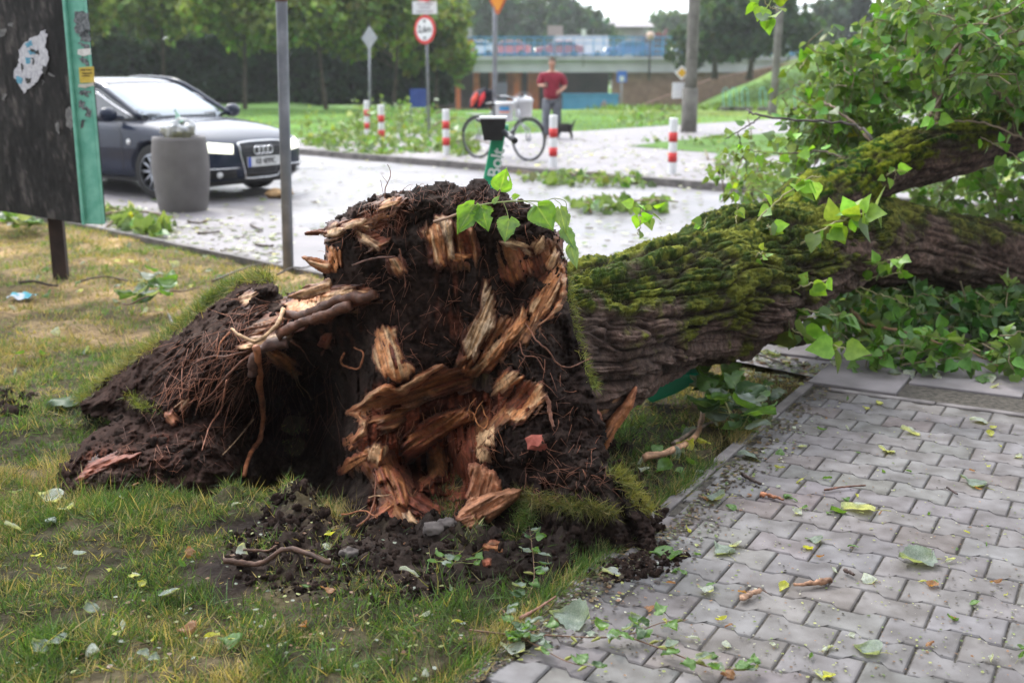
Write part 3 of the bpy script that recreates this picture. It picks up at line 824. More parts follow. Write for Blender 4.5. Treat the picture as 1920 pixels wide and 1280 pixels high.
# torn poster remains on the board and the side (flat bits of paper with their real thickness)
def paper(name, pix, par, col, on='board', th=.0015, Y_=None):
    pts = []
    for u, v in pix:
        d = ray(u, v); o3 = np.array([0, 0, CAMH])
        if on == 'board': n3 = np.array([nb_[0], nb_[1], 0]); p0 = np.array([eA[0], eA[1], 0]) + n3 * .006
        else: n3 = R @ np.array([0, -1, 0]); p0 = gp(0, 0) + n3 * .003
        t = ((p0 - o3) @ n3) / (d @ n3); pts.append(o3 + d * t)
    pts = np.array(pts); k = len(pts)
    V = np.concatenate([pts, pts + n3 * th]); F = [np.arange(k)[None], (np.arange(k)[::-1] + k)[None], np.array([(i, (i + 1) % k, k + (i + 1) % k, k + i) for i in range(k)])]
    return build(name, V, F, col, par, world=True, smooth=False)
PPR = mat('torn_paper', (.30, .30, .33), (.48, .48, .50), 40, .9); PPB = mat('blue_paper', (.05, .17, .25), (.1, .3, .4), 50, .9); PPK = mat('grime', (.012, .012, .012), (.03, .03, .03), 30, .9)
PPY = mat('yellow_paper', (.5, .36, .05), (.62, .46, .1), 30, .8)
def jag(pix, n=5, amp=3):
    out = []
    for i in range(len(pix)):
        a = np.array(pix[i], float); b = np.array(pix[(i + 1) % len(pix)], float)
        for k in range(n):
            t = k / n; out.append(tuple(a * (1 - t) + b * t + (rng.normal(size=2) * amp if k else 0)))
    return out
paper('torn_poster', jag([(42, 86), (56, 72), (70, 68), (86, 56), (90, 66), (84, 90), (92, 108), (86, 130), (72, 150), (60, 162), (44, 176), (36, 160), (26, 146), (28, 130), (36, 118), (36, 100)], 4, 1.6), brd, PPR)
for q in ([(48, 82), (60, 76), (62, 86), (50, 90)], [(48, 108), (60, 110), (56, 120), (48, 118)], [(32, 142), (44, 148), (42, 158), (32, 154)], [(52, 96), (64, 94), (70, 100), (58, 104)]): paper('poster_scrap', jag(q, 3, 1), brd, PPB, th=.003)
for q in ([(56, 92), (72, 94), (74, 104), (60, 98)], [(80, 122), (92, 126), (86, 140), (80, 134)], [(40, 120), (46, 124), (42, 136)], [(48, 146), (60, 148), (58, 156), (50, 156)], [(60, 108), (66, 114), (62, 122)]): paper('grime_patch', jag(q, 4, 1.2), brd, PPK, th=.004)
for q in ([(0, 56), (12, 54), (10, 66), (0, 70)], [(16, 44), (26, 42), (24, 50), (18, 50)], [(4, 176), (14, 178), (10, 190), (4, 186)], [(104, 232), (110, 230), (112, 250), (106, 246)], [(124, 205), (132, 200), (140, 230), (134, 245), (124, 235)], [(78, 150), (84, 154), (80, 160)], [(90, 136), (104, 144), (92, 140)]):
    paper('poster_scrap', jag(q, 3, 1.5), brd, mat('faded_paper', (.07, .07, .07), (.16, .155, .15), 40, .9), th=.002)
paper('yellow_notice', [(148, 127), (176, 125), (177, 155), (150, 156)], sd_o, PPY, on='side', th=.002)
for k, (u0, u1, v) in enumerate([(152, 172, 132), (154, 173, 138), (153, 168, 143)]): paper('notice_line', jag([(u0, v - 1.3), (u1, v - 1.6), (u1, v + .9), (u0, v + 1.1)], 6, .5), sd_o, mat('ink', (.12, .08, .02)), on='side', th=.003)
paper('white_notice', jag([(146, 93), (170, 91), (172, 102), (158, 106), (146, 102)], 3, .8), sd_o, mat('white_paper', (.55, .53, .5), (.7, .68, .65), 30, .8), on='side', th=.002)
paper('white_notice', jag([(147, 158), (177, 154), (177, 161), (160, 166), (148, 164)], 3, .8), sd_o, mat('white_paper2', (.45, .42, .36), (.55, .52, .45), 30, .8), on='side', th=.002)
for q in ([(140, 22), (166, 24), (168, 60), (160, 70), (142, 62)], [(146, 60), (166, 56), (168, 80), (150, 76)], [(148, 80), (168, 84), (166, 92), (150, 90)], [(152, 108), (164, 110), (168, 122), (154, 120)], [(150, 168), (170, 172), (164, 184), (152, 178)], [(148, 190), (160, 192), (156, 206), (148, 202)], [(160, 200), (172, 206), (168, 220), (160, 214)], [(156, 226), (160, 224), (154, 240), (152, 238)]):
    paper('paper_remains', jag(q, 5, 2.2), sd_o, mat('grey_paper', (.05, .06, .06), (.22, .23, .24), 60, .9), on='side', th=.001)
pb_ = G(91, 533); m = M(); m.box((pb_[0] - .01, 8.36, .27), (.10, .10, .7), rz=.2)
m.build('post', mat('rusty_post', (.022, .014, .012), (.05, .03, .025), 10, .85, .003, 60), bd_, world=True, smooth=False)

# ---- poles near the footway
def pole_obj(name, u, vb, vt, ut, rpx, label, cat, m, z0=0.0, topz=None, taper=1):
    b = G(u, vb, z0); Yd = b[1]; r = rpx * (Yd / CT) / FPX / 2
    t = thing(name, b, label, cat)
    top = P(ut, vt, Yd) - b; top = top * (1.6 if vt <= 0 else 1.0)
    mm_ = M(); mm_.tube([np.array([0, 0, -.2]), top * .33, top * .66, top], [r, r * (.5 + taper / 2), r * taper, r * taper], 20); return t, mm_, r, top, b
t, mm_, r, top, b = pole_obj('metal_pole', 540, 508, 0, 528, 20, 'bare grey galvanised pole standing at the lawn corner left of the stump', 'pole', None)
mm_.build('pole', mat('worn_galvanised', (.17, .18, .21), (.28, .29, .33), 7, .5, .001, 50, metal=.3, c3=(.22, .23, .26)), t)
m = M(); 
for z in (2.0, 2.09): m.lathe([(r * 1.02, -.012), (r * 1.05, 0), (r * 1.02, .012)], 20, top * (z / top[2]) + np.array([0, 0, 0]))
m.build('old_clamp', mat('rust', (.09, .05, .035), (.14, .09, .07), 30, .8), t)
# concrete lamp posts
for (u, vb, ut, w, w2, lb) in [(1291, 255, 1298, 30, 19, 'thick concrete lamp post behind the last bollard'), (1448, 213, 1461, 17, 13, 'thinner concrete lamp post on the lawn near the fallen crown')]:
    b = G(u, vb, -.05); Yd = b[1]; k = Yd / CT / FPX / 2
    t = thing('concrete_post', b, lb, 'lamp post'); zt_ = 7.5
    m = M(); hb = float(P(u, 165 if w > 20 else 190, Yd)[2] - b[2])
    m.tube([(0, 0, -.3), (0, 0, hb)], [w * k, w * k * .93], 12, cap=True); m.build('base', MT['pole'], t)
    m = M(); m.tube([(0, 0, hb - .05), ((ut - u) * k * .3, 0, hb + .3), ((ut - u) * k * 1.0, 0, zt_)], [w * k * .75, w2 * k * 1.1, w2 * k], 12); m.build('shaft', MT['pole'], t)
    if w > 20:
        m = M(); m.box((-w * k - .02, .28, 1.08), (.34, .05, .38)); m.build('white_plate', MT['white'], t, smooth=False)
        m = M(); q = [(0, -.18), (.18, 0), (0, .18), (-.18, 0)]
        m.prism(q, .02, Matrix(((1, 0, 0, -w * k + .03), (0, 0, -1, .3), (0, 1, 0, 1.5), (0, 0, 0, 1)))); m.build('priority_sign', MT['white'], t, smooth=False)
        m = M(); m.prism([(a * .62, c * .62) for a, c in q], .02, Matrix(((1, 0, 0, -w * k + .03), (0, 0, -1, .285), (0, 1, 0, 1.5), (0, 0, 0, 1)))); m.build('sign_face', mat('sign_yellow', (.75, .45, .03)), t, smooth=False)

# ---- bollards
def bollard(u, vb, label, h=.8, first=[None]):
    b = G(u, vb, .04)
    if first[0] is None:
        t = thing('bollard', b, label, 'bollard', 'red and white bollards along the footway')
        R_ = .062
        m = M(); m.lathe([(.001, h), (R_ * .8, h - .002), (R_, h - .012), (R_, h - .02), (R_, 0), (R_ * 1.02, -.05)], 24); m.build('post', MT['white'], t)
        for z0, z1 in ((.46, .60), (.17, .31)):
            m = M(); m.lathe([(R_ + .0005, z0), (R_ + .003, z0), (R_ + .003, z1), (R_ + .0005, z1)], 24); m.build('red_band', MT['red'], t)
        first[0] = t; return t
    return dup(first[0], b, label=label, rz=random.uniform(0, 6))
bollard(837, 291, 'bollard just left of the bicycle')
bollard(716, 273, 'bollard in the heap of leaves, second from the left')
bollard(689, 256, 'bollard farthest left, half hidden behind the heap of leaves')
bollard(1037, 314, 'bollard in front of the man and the dog')
bollard(1260, 326, 'bollard farthest right, in front of the thick concrete post')

# ---- signs
def signpost(name, u, vb, label, w=.06, z0=0, h=3.2, dx=0):
    b = G(u, vb, z0); t = thing(name, b, label, 'road sign')
    m = M(); m.tube([(0, 0, -.2), (dx / 2, 0, h / 2), (dx, 0, h)], w / 2, 12); m.build('pole', MT['metal'], t); return t, b
def xz(t_, x, y, z, rz=0): return Matrix.Translation((x, y, z)) @ Matrix.Rotation(rz, 4, 'Z') @ Matrix(((1, 0, 0, 0), (0, 0, -1, 0), (0, 1, 0, 0), (0, 0, 0, 1)))
circ = lambda r, n=36: [(r * cos(a), r * sin(a)) for a in np.arange(n) * 2 * pi / n]
t, b = signpost('height_limit_sign', 805, 262, 'round red rimmed 2,6m height limit sign under a white plate', h=4.2, dx=-.04)
zc = float(P(800, 56, b[1])[2] - b[2]); rzs = radians(-38); R0 = .31
m = M(); m.prism(circ(R0), .012, xz(0, -.05, -.045, zc, rzs)); sgn_ = m.build('sign_rim', MT['red'], t, smooth=False)
m = M(); m.prism(circ(R0 * .77), .004, xz(0, -.05, -.045, zc, rzs) @ Matrix.Translation((0, 0, .0125))); m.build('sign_face', MT['white'], t, smooth=False)
V, F = text_mesh('2,6m', .2, .001, .004)
V4 = np.array([list((xz(0, -.05, -.045, zc, rzs) @ Matrix.Translation((0, 0, .019))) @ Vector(p)) for p in V])
m = M(); m.add(V4, F); m.prism([(-.05, .20), (.05, .20), (0, .13)], .002, xz(0, -.05, -.045, zc, rzs) @ Matrix.Translation((0, 0, .018))); m.prism([(-.05, -.20), (.05, -.20), (0, -.13)][::-1], .002, xz(0, -.05, -.045, zc, rzs) @ Matrix.Translation((0, 0, .018)))
m.build('lettering', MT['dark'], t, smooth=False)
zc2 = float(P(800, 15, b[1])[2] - b[2])
m = M(); m.box((-.05, -.06, zc2), (.55, .015, .27), rz=rzs * .3); wp = m.build('white_plate', MT['white'], t, smooth=False)
for k, (wd_, dz) in enumerate(((.34, .07), (.26, -.0), (.36, -.08))):
    m = M(); m.box((-.05, -.069, zc2 + dz), (wd_, .004, .022), rz=rzs * .3); m.build('text_line', mat('grey_ink', (.25, .2, .22)), t, smooth=False)
zc3 = float(P(800, -22, b[1])[2] - b[2])
m = M(); m.prism(circ(.3), .012, xz(0, -.05, -.045, zc3, rzs)); m.build('upper_sign', MT['red'], t, smooth=False)

t, b = signpost('diamond_sign', 694, 250, 'back of a grey diamond shaped sign behind the left bollards', h=2.5, dx=.05)
zc = float(P(698, 72, b[1])[2] - b[2]); m = M(); m.prism([(0, -.28), (.28, 0), (0, .28), (-.28, 0)], .015, xz(0, .06, -.05, zc, radians(-40))); m.build('plate', mat('sign_back', (.26, .27, .30), (.33, .34, .37), 8, .5, metal=.2), t, smooth=False)
t, b = signpost('yield_sign', 927, 296, 'yellow triangular give way sign on the tall pole beside the bicycle', w=.085, h=4.6, dx=.04)
zb_ = float(P(935, 29, b[1])[2] - b[2]); 
def tri(s, r=.05):
    out = []
    for cx_, cy_, a0 in ((0, r * 2, 225 + 0), (s / 2 - r * 1.7, s * .866 - r, -30), (-s / 2 + r * 1.7, s * .866 - r, 90)):
        for k in range(6): a = radians(a0 + k * 18 if cy_ > .2 else 225 + k * 18); out.append((cx_ + r * cos(a), cy_ + r * sin(a)))
    return out
m = M(); m.prism(tri(.75), .012, xz(0, .07, -.06, zb_ - .04, radians(-30))); m.build('sign_rim', mat('sign_rim_rust', (.42, .09, .03), (.5, .12, .04), 5, .5), t, smooth=False)
m = M(); m.prism([(a * .8, c * .8 + .075) for a, c in tri(.75)], .004, xz(0, .07, -.06, zb_ - .04, radians(-30)) @ Matrix.Translation((0, 0, .0125))); m.build('sign_face', mat('sign_amber', (.72, .27, .02), (.78, .32, .03), 4, .5), t, smooth=False)
zc = float(P(927, 172, b[1])[2] - b[2]); m = M(); m.box((.10, .15, zc - .1), (.26, .06, .5)); m.build('grey_box', mat('grey_box', (.17, .19, .2), (.2, .22, .23), 4, .6), t, smooth=False)
# dark blue board on two legs
b = G(785, 245, 0); t = thing('blue_board', b, 'small dark blue board on two thin legs beside the height limit sign', 'sign board')
zc = float(P(785, 184, b[1])[2]); m = M(); m.box((0, 0, zc), (.42, .03, .47)); m.build('panel', MT['blue'], t, smooth=False)
for s in (-.19, .19): m = M(); m.tube([(s, .03, -.1), (s, .03, zc + .2)], .015, 8); m.build('leg', MT['metal'], t)
# pedestrian sign by the underpass and globe lamp
YS = 86.0; b = np.array([hx(1166, YS), YS, -2.2]); t = thing('pedestrian_sign', b, 'small blue and white pedestrian sign in front of the underpass wall', 'road sign')
zc = float(P(1166, 144, YS)[2] + 2.2); m = M(); m.tube([(0, 0, 0), (0, 0, zc)], .06, 8); m.build('pole', MT['metal'], t)
m = M(); m.box((0, -.1, zc), (.72, .05, .8)); m.build('sign_face', mat('sign_blue', (.05, .16, .6), (.08, .2, .7), 3, .5), t, smooth=False)
m = M(); m.box((0, -.14, zc - .15), (.34, .03, .36)); m.build('sign_mark', MT['white'], t, smooth=False)
t = thing('globe_lamp', (bx(1216), YB - .6, zt - .4), 'globe lamp on a dark post fixed to the bridge', 'street lamp')
zc = float(P(1216, 68, YB)[2] - zt + .4); m = M(); m.tube([(0, 0, -1.6), (0, 0, zc - .3)], .09, 8); m.build('post', MT['dark'], t)
m = M(); m.lathe([(.001, -.38), (.25, -.3), (.38, 0), (.25, .3), (.001, .38)], 16, (0, 0, zc)); m.build('globe', mat('globe', (.6, .42, .32), (.7, .5, .4), 3, .3), t)
def bsign(u, v, w, h, lb, mt_):
    t = thing('small_sign', (bx(u), YB - .4, zt - .5), lb, 'road sign'); zc = float(P(u, v, YB)[2] - zt + .5)
    m = M(); m.tube([(0, 0, -.4), (0, 0, zc)], .05, 6); m.build('pole', MT['metal'], t); m = M(); m.box((0, -.08, zc), (w, .04, h)); m.build('plate', mt_, t, smooth=False); return t, zc
bsign(878, 62, .75, .8, 'pale grey sign plate above the white hatchback on the bridge', mat('plate_grey', (.4, .38, .42)))
t, zc = bsign(881, 86, .8, .95, 'small red framed sign on the bridge railing in front of the white hatchback', MT['red'])
m = M(); m.box((0, -.12, zc), (.52, .04, .66)); m.build('sign_face', MT['white'], t, smooth=False)
bsign(1040, 58, 1.35, .85, 'pinkish sign board above the bridge railing', mat('plate_pink', (.42, .32, .36)))
bsign(1093, 62, .4, .6, 'small tilted white sign above the bus', MT['white'])

# ---- litter bin with a bag on top
b = G(338, 400, 0.0); b = b + np.array([-.05, .31, 0]); t = thing('litter_bin', b, 'grey barrel shaped concrete litter bin in front of the dark car', 'litter bin')
H = .80; pr = [(.255, 0), (.262, .02), (.29, .2), (.308, .42), (.305, .6), (.288, .76), (.283, H), (.25, H + .004), (.245, H - .03), (.24, H - .25)]
m = M(); m.lathe(pr, 56); m.build('body', mat('bin_concrete', (.115, .106, .105), (.15, .14, .138), 5, .7, .0015, 120), t)
m = M(); m.lathe([(.292, .0), (.298, .015)], 56, (0, 0, H - .02)); 
m = M(); m.lathe([(.001, .62), (.24, .64)], 40); m.build('inner_lid', MT['dark'], t)
bag = thing('rubbish_bag', b + np.array([.045, -.06, H + .01]), 'knotted translucent grey rubbish bag with a green tip on the litter bin', 'bag')
V, F = lumpy(4, 31); V = V / np.abs(V).max(0) * np.array([.20, .19, .16]); zz_ = V[:, 2]; V = V * np.where(zz_ > .02, 1 - sstep(.02, .14, zz_) * .35, 1)[:, None] * np.array([1, 1, 0]) + np.c_[0 * zz_, 0 * zz_, zz_ + .07]
cre = ridged(V * 16, 2, 9); V = V * (1 + .035 * cre[:, None])
bgm = mat('bag_film', (.30, .32, .36), (.55, .57, .60), 18, .22, .004, 30, spec=.7, trans=.2)
build('sack', V, [F], bgm, bag)
m = M(); m.tube(smoothline([(0, 0, .14), (-.02, 0, .2), (-.045, 0, .265)], 8), [.085, .07, .045, .035, .028, .022, .016, .012], 12, noise=.5); m.build('neck', mat('bag_green', (.20, .42, .30), (.35, .55, .45), 20, .3, .002, 60), bag)
m = M(); m.tube([(-.045, 0, .262), (-.052, 0, .285)], [.012, .004], 8); m.build('tip', mat('tip_green', (.02, .12, .05)), bag)

# ---- car
HD = radians(56)
cb_ = G(278, 373, -.02) + np.array([.15, 0, 0]); wheel_c = np.array([cb_[0], cb_[1]])
fwd = np.array([sin(HD), -cos(HD)]); left = np.array([cos(HD), sin(HD)])          # towards the car's other side
org = wheel_c + left * .80                                                        # centre of the front axle
car = thing('parked_car', (org[0], org[1], -.02), 'dark blue grey saloon car with its headlights on, behind the litter bin', 'car')
car.rotation_euler = (0, 0, math.atan2(fwd[1], fwd[0]))
# local frame: +x forward, +y to the car's left (away from the viewer's near side -> near side is -y)
PAINT = mat('car_paint', (.005, .011, .03), (.008, .016, .04), 60, .5, spec=.1, metal=.0, clear=.65)
st_ = [(-3.98, .60, .45, .70, .86), (-3.93, .76, .28, .93, 1.0), (-3.6, .86, .22, .96, 1.04), (-3.0, .905, .20, .93, .99), (-2.0, .92, .19, .91, .95), (-1.0, .92, .19, .89, .93), (-.55, .915, .19, .88, .97), (-.2, .91, .19, .86, .945), (.2, .90, .19, .815, .90), (.5, .885, .19, .76, .85), (.72, .845, .19, .70, .795), (.86, .76, .21, .64, .735), (.93, .62, .26, .57, .68), (.955, .40, .34, .52, .62)]
ringN = []
for x, w, zb__, sh, tp in st_:
    half = [(0, zb__), (w * .8, zb__), (w * .97, zb__ + .09), (w, zb__ + (sh - zb__) * .45), (w * .995, sh - .10), (w * .965, sh), (w * .86, sh + (tp - sh) * .55), (w * .55, tp - .012), (0, tp)]
    ringN.append([(x, y, z) for y, z in half] + [(x, -y, z) for y, z in half[1:-1][::-1]])
RV = np.array(ringN); nr_, kr = RV.shape[:2]
i, j = np.meshgrid(np.arange(nr_ - 1), np.arange(kr), indexing='ij')
Fb = np.stack([i * kr + j, (i + 1) * kr + j, (i + 1) * kr + (j + 1) % kr, i * kr + (j + 1) % kr], -1).reshape(-1, 4)
def apply_mods(o):
    dg = bpy.context.evaluated_depsgraph_get(); dg.update(); me = bpy.data.meshes.new_from_object(o.evaluated_get(dg)); o.modifiers.clear(); old = o.data; o.data = me; bpy.data.meshes.remove(old)
body = build('body', RV.reshape(-1, 3), [Fb, np.arange(kr)[None], (np.arange(kr)[::-1] + (nr_ - 1) * kr)[None]], PAINT, None)
bm = bmesh.new(); bm.from_mesh(body.data); bmesh.ops.recalc_face_normals(bm, faces=bm.faces); bm.to_mesh(body.data); bm.free()
s = body.modifiers.new('s', 'SUBSURF'); s.levels = 3; s.render_levels = 3
apply_mods(body)
dg = bpy.context.evaluated_depsgraph_get()
bmx = bmesh.new(); bmx.from_mesh(body.data); BV = BVHTree.FromBMesh(bmx); bmx.free()
for ax in (0, -2.84):
    cm_ = M(); cm_.lathe([(.001, -1.3), (.375, -1.3), (.375, 1.3), (.001, 1.3)], 48, (ax, 0, .33), axis='Y')
    cut = cm_.build('cut', MT['dark']); bm = bmesh.new(); bm.from_mesh(cut.data); bmesh.ops.remove_doubles(bm, verts=bm.verts, dist=.002); bmesh.ops.recalc_face_normals(bm, faces=bm.faces); bm.to_mesh(cut.data); bm.free()
    bo = body.modifiers.new('b', 'BOOLEAN'); bo.operation = 'DIFFERENCE'; bo.object = cut; bo.solver = 'EXACT'; bpy.context.view_layer.update()
    apply_mods(body); bpy.data.objects.remove(cut)
body.parent = car
for p_ in body.data.polygons: p_.use_smooth = True
m = M(); m.box((-1.42, 0, .42), (4.3, 1.3, .5)); m.build('underbody', MT['dark'], car, smooth=False)
for ax in (0, -2.84):
    for s in (-1, 1):
        m = M(); m.lathe([(.001, 0), (.37, 0), (.372, -.34)] if s > 0 else [(.001, 0), (.37, 0), (.372, .34)], 32, (ax, s * .56 + (.0), .33), axis='Y'); 
        t_ = M(); R_ = .325
        t_.lathe([(.215, -.1), (.30, -.112), (.322, -.09), (R_, 0), (.322, .09), (.30, .112), (.215, .1)], 40, (ax, s * .79, .33), axis='Y'); wh = t_.build('wheel', MT['rubber'], car)
        rm = M(); yo = s * .79 + s * .085
        rm.lathe([(.222, .02), (.222, -.02), (.20, -.03)], 40, (ax, yo, .33), axis='Y')
        for k in range(10):
            a = k * 2 * pi / 10; ca_, sa_ = cos(a), sin(a)
            rm.tube([(ax + ca_ * .04, yo, .33 + sa_ * .04), (ax + ca_ * .13, yo - s * .004, .33 + sa_ * .13), (ax + ca_ * .215, yo, .33 + sa_ * .215)], [.022, .017, .026], 6)
        rm.lathe([(.001, -.012), (.05, -.012), (.055, .012), (.001, .012)], 20, (ax, yo, .33), axis='Y')
        rm.build('rim', mat('alloy', (.32, .34, .38), (.4, .42, .46), 6, .3, metal=.8), wh)
        bk = M(); bk.lathe([(.001, 0), (.21, 0)], 32, (ax, s * .79 - s * .02, .33), axis='Y'); bk.build('brake', MT['dark'], wh)
# greenhouse
gs_ = [(-3.45, .60, .98, 1.0), (-3.15, .66, .97, 1.15), (-2.7, .68, .96, 1.34), (-2.2, .69, .95, 1.43), (-1.7, .69, .94, 1.455), (-1.25, .68, .93, 1.41), (-.95, .665, .93, 1.28), (-.65, .65, .93, 1.125), (-.38, .62, .92, .985)]
RG = []
for x, w, z0, z1 in gs_:
    hz = z1 - z0; wb = .80 if x < -.8 else .76
    half = [(0, z0 - .06), (wb, z0 - .05), (wb - .01, z0 + .02), (w + (wb - w) * (1 - min(1, hz / .3)) * 1.0 if hz < .3 else w + .035, z0 + hz * .62), (w - .03 if hz > .1 else wb - .05, z0 + hz * .93), (w * .7, z1 - .008), (0, z1)]
    RG.append([(x, y, z) for y, z in half] + [(x, -y, z) for y, z in half[1:-1][::-1]])
RG = np.array(RG); ng, kg = RG.shape[:2]
i, j = np.meshgrid(np.arange(ng - 1), np.arange(kg), indexing='ij')
Fg = np.stack([i * kg + j, (i + 1) * kg + j, (i + 1) * kg + (j + 1) % kg, i * kg + (j + 1) % kg], -1).reshape(-1, 4)
cabin = build('window_glass', RG.reshape(-1, 3), [Fg, np.arange(kg)[None], (np.arange(kg)[::-1] + (ng - 1) * kg)[None]], glassy('car_glass', (.03, .04, .05), .04, spec=1.0), None)
s = cabin.modifiers.new('s', 'SUBSURF'); s.levels = 2; s.render_levels = 2; apply_mods(cabin); cabin.parent = car
for p_ in cabin.data.polygons: p_.use_smooth = True
bmx = bmesh.new(); bmx.from_mesh(cabin.data); BG = BVHTree.FromBMesh(bmx); bmx.free()
def drape(bvh, pts, d, off=.006, m_=None, name='panel', par=car, nu=14, nv=8, corners=None, col=None):
    """bilinear patch of 4 corner points projected along d on the car's skin"""
    c = np.array(corners, float); d = Vector(d).normalized(); V = []
    for a in np.linspace(0, 1, nu):
        for b_ in np.linspace(0, 1, nv):
            p = (c[0] * (1 - a) + c[1] * a) * (1 - b_) + (c[3] * (1 - a) + c[2] * a) * b_
            h_, n_, _, _ = bvh.ray_cast(Vector(p) - d * 2.0, d)
            if h_ is None: h_ = Vector(p); n_ = -d
            if n_.dot(d) > 0: n_ = -n_
            V.append(np.array(h_) + np.array(n_) * off)
    return build(name, np.array(V), [grid_faces(nu, nv)], m_, par)
RP = PAINT
drape(BG, None, (0, 0, -1), .006, RP, 'roof', corners=[(-2.75, -.64, 1.4), (-1.2, -.64, 1.4), (-1.2, .64, 1.4), (-2.75, .64, 1.4)], nu=20, nv=16)
drape(BG, None, (-.45, 0, -.9), .004, glassy('windscreen', (.22, .27, .32), .05, spec=1.0), 'windscreen', corners=[(-1.13, -.60, 1.36), (-.40, -.68, .99), (-.40, .68, .99), (-1.13, .60, 1.36)], nu=16, nv=20)  # pale base colour stands in for sky reflected in the glass
for s in (-1, 1):
    m = M(); pts = []
    for x, y, z in [(-.36, .73, .97), (-.7, .705, 1.13), (-1.0, .69, 1.27), (-1.3, .66, 1.385), (-1.7, .655, 1.425), (-2.3, .65, 1.415), (-2.8, .66, 1.3), (-3.2, .70, 1.1), (-3.4, .74, .98)]:
        pts.append((x, s * y, z))
    m.tube(smoothline(pts, 40), .03, 8); m.build('pillar', PAINT, car)
    m = M(); m.tube(smoothline([(-.45, s * .775, .975), (-.8, s * .765, 1.11), (-1.15, s * .735, 1.25), (-1.5, s * .70, 1.34), (-2.2, s * .69, 1.365), (-2.8, s * .7, 1.25), (-3.1, s * .75, 1.06)], 30), .009, 6); m.build('chrome_trim', mat('chrome', (.6, .6, .62), (.7, .7, .72), 5, .15, metal=1), car)
    m = M(); m.tube([(-.5, s * .86, .955), (-1.8, s * .86, .965), (-3.0, s * .85, .98)], .009, 6); m.build('belt_trim', PAINT, car)
    mr_ = lumpy(3, 12)[0]; mr_ = mr_ / np.abs(mr_).max(0)
    th_ = np.linspace(0, pi, 9)
    m = M(); prof = [(.001, -.12)] + [(.075 * sin(t__) + .02, -.12 * cos(t__)) for t__ in th_[1:-1]] + [(.001, .12)]
    m.lathe(prof, 16); Vm = np.concatenate(m.V) * np.array([.75, .95, 1.0]); Vm = Vm[:, [0, 2, 1]] + np.array([-.62, s * 1.0, 1.0])
    m2 = M(); m2.add(Vm, m.F[0]); m2.tube([(-.6, s * .80, .96), (-.6, s * .92, .975)], .025, 8); m2.build('wing_mirror', PAINT, car)
    m = M(); m.box((-1.45, s * .925, .79), (.2, .03, .03)); m.build('door_handle', PAINT, car, smooth=False)
    m = M(); m.tube(smoothline([(-.52, s * .918, .88), (-.50, s * .93, .6), (-.5, s * .925, .32)], 12), .004, 4); m.build('door_gap', MT['dark'], car)
    m = M(); m.lathe([(.001, -.004), (.03, -.004), (.035, .01), (.001, .012)], 14, (-.38, s * .918, .68), axis='Y'); m.build('side_marker', MT['white'], car)
# face of the car: grille frame, grille bars, badge rings, number plate, headlights, lower grilles
CHR = mat('chrome_frame', (.55, .56, .58), (.65, .66, .68), 5, .18, metal=1)
d_ = (-1, 0, 0)
def skin(y, z, off=.01, x=1.5):
    h_, n_, _, _ = BV.ray_cast(Vector((x, y, z)), Vector((-1, 0, 0)))
    return np.array(h_) + np.array([1, 0, 0]) * off if h_ is not None else np.array([.9, y, z])
drape(BV, None, d_, .006, mat('grille_black', (.01, .011, .013), (.03, .032, .036), 8, .35), 'grille', corners=[(1, -.34, .66), (1, .34, .66), (1, .25, .27), (1, -.25, .27)], nu=16, nv=16)
fr = [(-.36, .675), (-.18, .69), (.18, .69), (.36, .675), (.355, .55), (.27, .26), (.15, .25), (-.15, .25), (-.27, .26), (-.355, .55)]
frp = []
for k in range(len(fr)):
    a, b2 = np.array(fr[k]), np.array(fr[(k + 1) % len(fr)])
    for t__ in np.linspace(0, 1, 6)[:-1]: q = a * (1 - t__) + b2 * t__; frp.append(skin(q[0], q[1], .012))
m = M(); m.tube(frp + [frp[0]], .013, 8); m.build('grille_frame', CHR, car)
for k in range(9):
    z = .62 - k * .038
    if k in (1, 2, 5, 6): pass
    hwid = .33 - (.66 - z) * .23
    m = M(); m.tube([skin(y, z, .012) for y in np.linspace(-hwid, hwid, 9)], .006, 5); m.build('grille_bar', mat('grille_bar', (.05, .05, .055), (.08, .08, .09), 5, .3), car)
for k in range(4):
    y = -.105 + k * .07; c = skin(y, .585, .03); th_ = np.linspace(0, 2 * pi, 25)
    m = M(); m.tube([c + np.array([0, .047 * cos(a), .047 * sin(a)]) for a in th_], .0085, 8, cap=False); m.build('badge_ring', mat('badge_chrome', (.75, .76, .78), rough=.15, metal=.9), car)
pc = skin(0, .45, .02); m = M(); m.box((pc[0] + .01, 0, .45), (.02, .53, .115)); npl = m.build('number_plate', mat('plate_white', (.6, .62, .62), (.7, .7, .7), 10, .5), car, smooth=False)
m = M(); m.box((pc[0] + .021, -.243, .45), (.004, .044, .112)); m.build('plate_blue', mat('plate_blue', (.02, .07, .45)), npl, smooth=False)
V, F = text_mesh('KR 4099C', .098, .001, .002); V = V * np.array([.78, 1, 1])
V = np.stack([V[:, 2] + pc[0] + .022, V[:, 0] + .02, V[:, 1] + .45], -1); m = M(); m.add(V, F); m.build('plate_lettering', MT['dark'], npl, smooth=False)
HLM = mat('headlight_lens', (.75, .78, .75), rough=.08, spec=1, emit=(1.0, .97, .72), estr=1.3)
